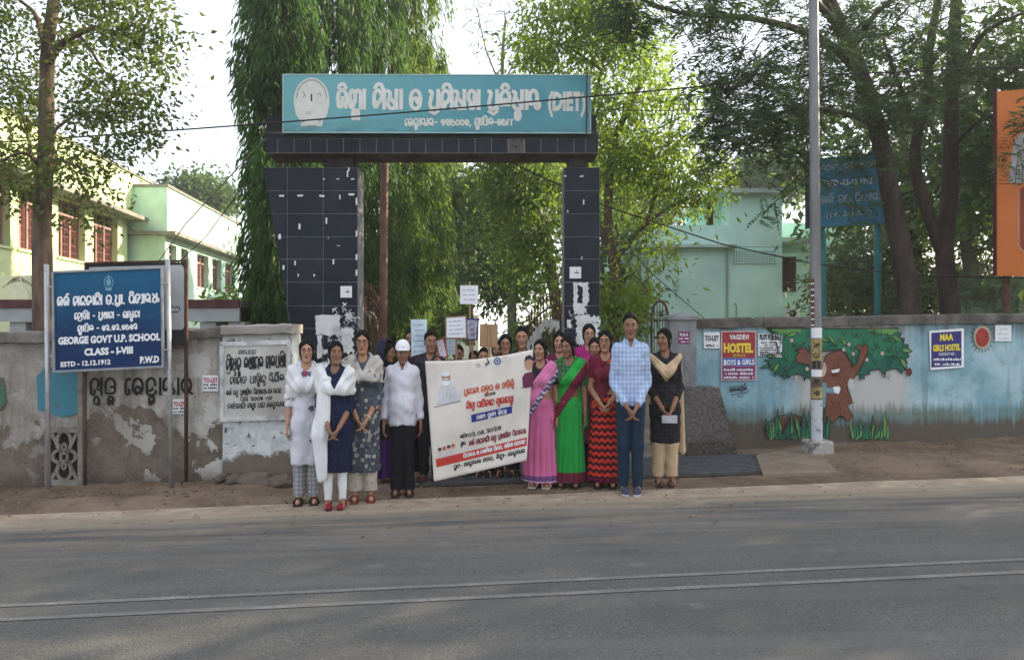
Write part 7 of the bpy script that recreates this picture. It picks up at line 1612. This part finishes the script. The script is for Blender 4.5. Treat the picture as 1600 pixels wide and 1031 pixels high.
# 13 red and black saree
Y = place(760, 948); f = Fig(946, 760, Y, height(760, 519, Y), 'woman with glasses in red and black patterned saree, standing beside the man in blue', yaw=R(-9), skin='brown', glasses=True, arms=('front', 'front'), head=(-6, 0), hair='low', bindi=True)
RS = cloth('red_black_saree', (.045, .010, .014), (.52, .035, .022), 'zigzag', sc=95, c3=None, band=[(.03, .09, (.10, .01, .04))]); RP = cloth('red_motif_pallu', (.13, .015, .03), (.50, .05, .03), 'floral', sc=8, c3=(.03, .05, .035)); saree(f, RS, RP, cloth('maroon_blouse', (.14, .012, .035)), r1=.185, ph=3, side=1); f.bangle('L', None, 2); f.bangle('R', None, 2); f.strap_feet(MATS['dark_sandal'])
# 14 man in blue checked shirt
Y = place(772, 985); f = Fig(985, 772, Y, height(772, 493, Y), 'tall man in light blue checked shirt, jeans and running shoes', yaw=R(-5), skin='dark', male=True, arms=('low', 'low'), hair='male', head=(-4, 2), fat=1.02)
trousers(f, cloth('blue_jeans', (.012, .028, .052), (.05, .09, .15), 'plain'), .014, .010, top=.52, bottom=.04); shirt(f, cloth('blue_check_shirt', (.27, .37, .56), (.55, .62, .74), 'checks'), .49, 1.9, .011, ph=2); collar(f, MATS['blue_check_shirt']); f.feet('shoe', cloth('grey_navy_shoe', (.05, .055, .09)), mat('white_sole', (.62, .62, .62), .7))
mb = MB(); mb.box(-.155, .155, -.128, .11, .498 * f.H, .512 * f.H); 
# 15 woman in black kurta, beige scarf
Y = place(758, 1039); f = Fig(1039, 758, Y, height(758, 516, Y), 'woman in black kurta with beige scarf and trousers, rightmost, looking to the left', skin='dark', arms=('low', 'low'), head=(-32, 0), hair='braid', yaw=R(-4))
BE = cloth('beige_cotton', (.50, .37, .23)); trousers(f, BE, .024, .010, bottom=.055); kurta(f, cloth('black_kurta', (.014, .013, .014), (.03, .028, .03), 'checks'), .275, .145, 1.45, amp=.006)
H = f.H; v = f.V_(.0115, zlo=.52 * H, wx=.34); base_ = smin(f.torso(v, .030), f.sleeves(v, .022, .35, 0, .03), .03); q = v.Z - (.665 * H + 1.15 * np.abs(v.X) + .6 * v.X ** 2); d = smax(base_ + .006 * np.sin(q * 110), np.maximum(-q, (v.Z - (.775 * H + .75 * np.abs(v.X)))), .008); d = smax(d, -v.ell((0, -.01, .895 * H), (.055, .085, .07)), .006); f.garment('scarf', v, d, BE)
v = f.V_(.0115, zlo=.12 * H, wx=.34); d = v.cone((f.shx + .030, .02, .83 * H), (f.shx + .075, .03, .22 * H), .030, .040, 1.0); d = smax(d + .006 * np.sin(v.X * 120), np.maximum(v.Z - .84 * H, .185 * H + .03 * np.sin(v.X * 60) - v.Z), .006); f.garment('scarf_tail', v, d, BE); f.feet('flat', cloth('brown_flat_shoe', (.10, .045, .03))); f.bangle('L'); f.bangle('R')
pbag = MB(); pbag.box(-.06, .085, -.235, -.222, .415 * H, .465 * H, bev=.004); o = pbag.build('purse', mat('silver_purse', (.42, .42, .46), .5, .1, 20, .1)); tag(o, 'small pale grey purse held by the woman in the black kurta', 'purse'); o.matrix_world = Matrix.Translation(f.T.location) @ Matrix.Rotation(f.yaw, 4, 'Z'); o.location = f.T.location

# ================= BANNER AND PLACARDS =================
YB = 6.93
BQ = [(664, 564), (833, 546), (823, 719), (678, 752)]
bn = empty('banner', P(750, 752, YB), 'large white printed banner held across the group, with Odia text and a red strip', 'banner')
def bil(u, v_):   # u right, v down -> photo coordinates on the banner
    (ax, ay), (bx, by), (cx, cy), (dx, dy) = BQ; x = (ax * (1 - u) + bx * u) * (1 - v_) + (dx * (1 - u) + cx * u) * v_; y = (ay * (1 - u) + by * u) * (1 - v_) + (dy * (1 - u) + cy * u) * v_
    return x, y + 5.5 * sin(pi * u) * (1 - v_)
def bpt(px, py, d=0):
    """world point on the slightly billowing cloth"""
    u = (px - 664) / 165; v_ = (py - 560) / 180
    Y = YB + .018 * sin(u * 9 + v_ * 3) + .020 * sin(v_ * 7 + u * 4) + .05 * sin(pi * min(1, max(0, u))) * v_ - .10 * u; return P(px, py, Y - d)
class BP: hit = staticmethod(bpt)
BPL = BP()
NU, NV = 44, 40; V = np.array([tuple(bpt(*bil(i / NU, j / NV))) for j in range(NV + 1) for i in range(NU + 1)]); a = (np.arange(NV)[:, None] * (NU + 1) + np.arange(NU)[None]).ravel()
cl = npmesh('banner_cloth', V, np.stack([a, a + NU + 1, a + NU + 2, a + 1], 1), cloth('banner_vinyl', (.68, .63, .56), rough=.5, fold=.1), bn, smooth=True); pinv(cl, bn); mo = cl.modifiers.new('thickness', 'SOLIDIFY'); mo.thickness = .003; mo.offset = 1
OR = mat('banner_orange', (.50, .09, .035), .6, .03); RDB = mat('banner_red', (.50, .05, .035), .6, .05); NV_ = mat('banner_navy', (.02, .035, .22), .6, .05); BK = mat('banner_black', (.02, .02, .03), .6); DM = mat('banner_maroon', (.20, .03, .05), .6)
def bpoly(pts, mt, name, d=.006):
    """subdivided strip so that print follows the cloth"""
    mb = MB(); (ax, ay), (bx, by), (cx, cy), (dx, dy) = pts; n, k = 14, 3; vs = []
    for j in range(k + 1):
        for i in range(n + 1):
            u, t = i / n, j / k; vs.append(bpt((ax * (1-u) + bx * u) * (1-t) + (dx * (1-u) + cx * u) * t, (ay * (1-u) + by * u) * (1-t) + (dy * (1-u) + cy * u) * t, d))
    mb.add(vs, [(j * (n+1) + i, (j+1) * (n+1) + i, (j+1) * (n+1) + i + 1, j * (n+1) + i + 1) for j in range(k) for i in range(n)]); return mb.build(name, mt, bn)
bpoly([(681, 717), (823, 683), (823, 696), (682, 730)], RDB, 'red_strip'); bpoly([(736, 648), (800, 634), (800, 645), (737, 660)], NV_, 'blue_panel')
write_odia('ପ୍ରବେଶ ଉତ୍ସବ ଓ ଖଡ଼ିଛୁଆଁ', BPL, 725, 804, 617, 603, 8.5, 1.7, OR, bn, d=.006); write_odia('୨୦୨୫', BPL, 757, 774, 620, 616, 5, 1.1, BK, bn, d=.006)
write_odia('ଶିଶୁ ବାଟିକାର ଶୁଭାରମ୍ଭ', BPL, 729, 803, 639, 627, 9, 1.9, RDB, bn, d=.006); write_odia('ଚାଲ ସ୍କୁଲ ଯିବା', BPL, 745, 792, 655, 645, 5.5, 1.3, PAPER, bn, d=.010)
write_odia('ତାରିଖ', BPL, 719, 731, 685, 682, 5, 1.0, BK, bn, d=.006); write_odia('୦୨.୦୪.୨୦୨୫', BPL, 732, 783, 683, 671, 7, 1.3, BK, bn, d=.006); write_odia('ସ୍ଥାନ', BPL, 720, 728, 696, 694, 5, 1.0, BK, bn, d=.006); write_odia('ଜର୍ଜ ସରକାରୀ ଉଚ୍ଚ ପ୍ରାଥମିକ ବିଦ୍ୟାଳୟ', BPL, 733, 822, 696, 676, 7, 1.4, DM, bn, d=.006)
write_odia('ବିଦ୍ୟାଳୟ ଓ ଗଣଶିକ୍ଷା ବିଭାଗ, ଓଡ଼ିଶା ସରକାର'.replace('ଶିକ୍ଷା', 'ଶିଷା'), BPL, 724, 821, 715, 692, 5.5, 1.1, PAPER, bn, d=.010); write_odia('ବ୍ଲକ- ଢେଙ୍କାନାଳ ସଦର, ଜିଲ୍ଲା- ଢେଙ୍କାନାଳ', BPL, 709, 821, 732, 706, 5.5, 1.2, BK, bn, d=.006)
def bshape(pts, mt, name, d=.008): mb = MB(); mb.add([bpt(a, b_, d) for a, b_ in pts], [tuple(range(len(pts)))]); return mb.build(name, mt, bn)
def bline(pts, w_, mt, d=.010, name='printed_line'): return line_on(BPL, pts, w_, mt, bn, name, d)
# faint portrait of a white bearded figure, left; portrait in maroon, right: plain stand-ins
SK1 = mat('print_skin', (.46, .25, .17), .7); GP = mat('print_pale_grey', (.50, .50, .54), .7)
bshape([(682, 632), (684, 610), (690, 603), (702, 602), (712, 606), (718, 618), (720, 628)], mat('print_robe', (.58, .58, .60), .7), 'printed_robe', .0065); bshape(blob(697, 590, 6.5, 8.5, 14), SK1, 'printed_face', .008); bshape(blob(697, 597, 7, 6, 12), PAPER, 'printed_beard', .010); bshape(blob(696, 584, 7, 4, 12), PAPER, 'printed_hair', .0095)
bline([(692, 594), (702, 593.5)], .9, BK, .013)
for x in (687, 692, 698, 704, 709): bline([(x, 630), (x + .5, 613)], .7, GP, .011)
bline([(679, 636), (719, 626)], .8, BK)
bshape([(817, 606), (816, 590), (820, 583), (833, 580), (833, 604)], mat('print_maroon_shirt', (.13, .02, .06), .7), 'printed_shirt', .008); bshape(blob(826, 569, 6.5, 9.5, 14), SK1, 'printed_face', .010); bshape([(819, 566), (821, 557), (828, 554), (833, 559), (833, 564), (828, 561), (823, 562)], BK, 'printed_hair', .012)
bline([(815, 606), (832, 604)], .8, BK)
bline(A(777, 564, 4.4, 5, 0, 360), 2.0, mat('print_blue', (.05, .14, .34), .7), name='printed_seal'); bshape(blob(777, 564, 1.6, 2, 8), NV_, 'printed_seal', .009); bline([(759, 572), (763, 565), (761, 560), (765, 568), (758, 568)], 1.6, BK, name='printed_figure'); bline([(743, 571), (748, 568), (751, 572), (746, 573)], 1.3, SK1, name='printed_emblem')
for (y, x1) in ((558, 792), (563, 800), (567, 794)): scribble(BPL, 784, x1, y, 1.8, 1, GP, bn, d=.006, seed=y)
for k, (x, y) in enumerate(((687, 703), (694, 701), (701, 699), (708, 697))):
    bshape(blob(x, y, 2.8, 3.2, 10), SK1, 'printed_child_face', .008); bshape([(x - 3, y), (x - 2, y - 3.6), (x + 2, y - 3.6), (x + 3, y)], BK if k % 2 == 0 else OR, 'printed_child_hair', .010); bline([(x - 2, y + 4), (x - 2, y + 14)], .6, GP); bline([(x + 2, y + 4), (x + 2, y + 13)], .6, GP)
# placards on sticks
def placard(q, Y, label, mt, frame=None, stick=None, lines=0, lm=None, sk=None):
    n = empty('placard', P(sum(a for a, _ in q) / 4, q[2][1], Y), label, 'placard'); pl = pl_front(Y); poly_on(pl, q, mt, n, 'sheet', 0, .008)
    if frame: board_frame(pl, [(a + da, b_ + db) for (a, b_), (da, db) in zip(q, ((-1.5, -1.5), (1.5, -1.5), (1.5, 1.5), (-1.5, 1.5)))], 2.2, frame, n, d=-.002, th=.014)
    for k in range(lines):
        t = (k + 1) / (lines + 1); xa = q[0][0] + (q[3][0] - q[0][0]) * t + 4; xb = q[1][0] + (q[2][0] - q[1][0]) * t - 4; y = q[0][1] + (q[3][1] - q[0][1]) * t + 1; scribble(pl, xa, xb, y, 1.8, 1, lm, n, d=.011, seed=k, sl=(q[1][1] - q[0][1]) / (q[1][0] - q[0][0]))
    if stick: mb = MB(); mb.tube([P(stick[0], stick[1], Y + .014), P(stick[2], stick[3], Y + .014)], .010, 6); mb.build('stick', mat('bamboo_stick', (.30, .20, .11), .8), n)
    return n
LB = mat('faint_blue_ink', (.22, .27, .42), .8); BRF = mat('brown_frame', (.20, .13, .09), .8); CARD = mat('brown_cardboard', (.34, .21, .12), .9, .06, 4, .1)
placard([(719, 446), (747, 446), (747, 475), (719, 475)], 8.3, 'highest white placard with blue handwriting, raised on a dark stick', PAPER, None, (734, 440, 735, 600), 3, LB)
placard([(642, 499), (667, 499), (667, 550), (643, 557)], 7.75, 'tall pale blue sheet with dark clips held beside the youth in black', mat('pale_blue_paper', (.50, .60, .66), .85), None, (655, 540, 655, 620), 6, LB)
placard([(697, 496), (728, 494), (729, 528), (697, 528)], 7.75, 'white placard in a brown frame held above the banner', PAPER, BRF, (713, 525, 713, 620), 4, LB)
placard([(729, 499), (747, 499), (745, 530), (730, 530)], 8.0, 'small placard with dark blue edges beside the brown framed one', mat('greyish_print', (.36, .36, .46), .8, .3, 20), NAVYP, (738, 530, 738, 640), 3, BK)
placard([(750, 506), (778, 507), (777, 543), (749, 542)], 7.6, 'plain brown cardboard placard seen from the back, on a stick', CARD, None, None); n = bpy.data.objects['placard.004'] if 'placard.004' in bpy.data.objects else None
mb = MB(); mb.tube([P(764, 508, 7.58), P(764, 600, 7.58)], .012, 6); mb.build('stick', MATS['bamboo_stick'], n)
placard([(681, 532), (693, 529), (699, 556), (688, 562)], 7.85, 'tilted white sheet with a red edge at the banner top', PAPER, mat('pink_red_edge', (.50, .04, .08), .8), None, 3, LB)
placard([(697, 530), (712, 529), (712, 553), (698, 555)], 7.9, 'pale blue sheet hanging just behind the banner', MATS['pale_blue_paper'], None, None, 3, LB)
# fingers curled over the banner's top edge
def grip(px, py, skin, nm_):
    pass

# dry leaves and scraps on the verge
n = 2600; X_ = rng.uniform(-9, 9, n); K_ = rng.uniform(0, 1, n); Yl = np.where(rng.uniform(size=n) < .6, 7.0 + .062 * X_ + rng.uniform(-.5, 1.0, n), 6.9 + .062 * X_ + np.abs(rng.normal(size=n)) * .9 - 1.2)
Yl = np.where((X_ > 2.2) & (rng.uniform(size=n) < .6), 9.05 + .062 * X_ - np.abs(rng.normal(size=n)) * .5, Yl); Yl = np.where((X_ < -2.4), np.minimum(Yl, 8.0 + .062 * X_), Yl)
Bs = np.array([(a_, b_, ground_h(a_, b_) + .010) for a_, b_ in zip(X_, Yl)]); D_ = rng.normal(size=(n, 3)); D_[:, 2] = np.abs(D_[:, 2]) * .12; l_ = rng.uniform(.012, .045, n)
lf = leaves_mesh('leaf_litter', Bs, D_, l_, l_ * .5, mat('dry_leaf', (.16, .10, .05), .9, .4, 30, .1, col2=(.26, .20, .12), thr=.55), None, .05); lf['kind'] = 'stuff'
# ================= AIR =================
hm = bpy.data.materials.new('haze_air'); hm.use_nodes = True; N = hm.node_tree.nodes; N.remove(N['Principled BSDF'])
pv = N.new('ShaderNodeVolumePrincipled'); pv.inputs['Color'].default_value = (.92, .94, 1, 1); pv.inputs['Density'].default_value = .0011; pv.inputs['Anisotropy'].default_value = .3
hm.node_tree.links.new(pv.outputs[0], N['Material Output'].inputs['Volume'])
mb = MB(); mb.box(-60, 60, -10, 75, -2.2, 22); hzo = mb.build('haze', hm); hzo['kind'] = 'stuff'
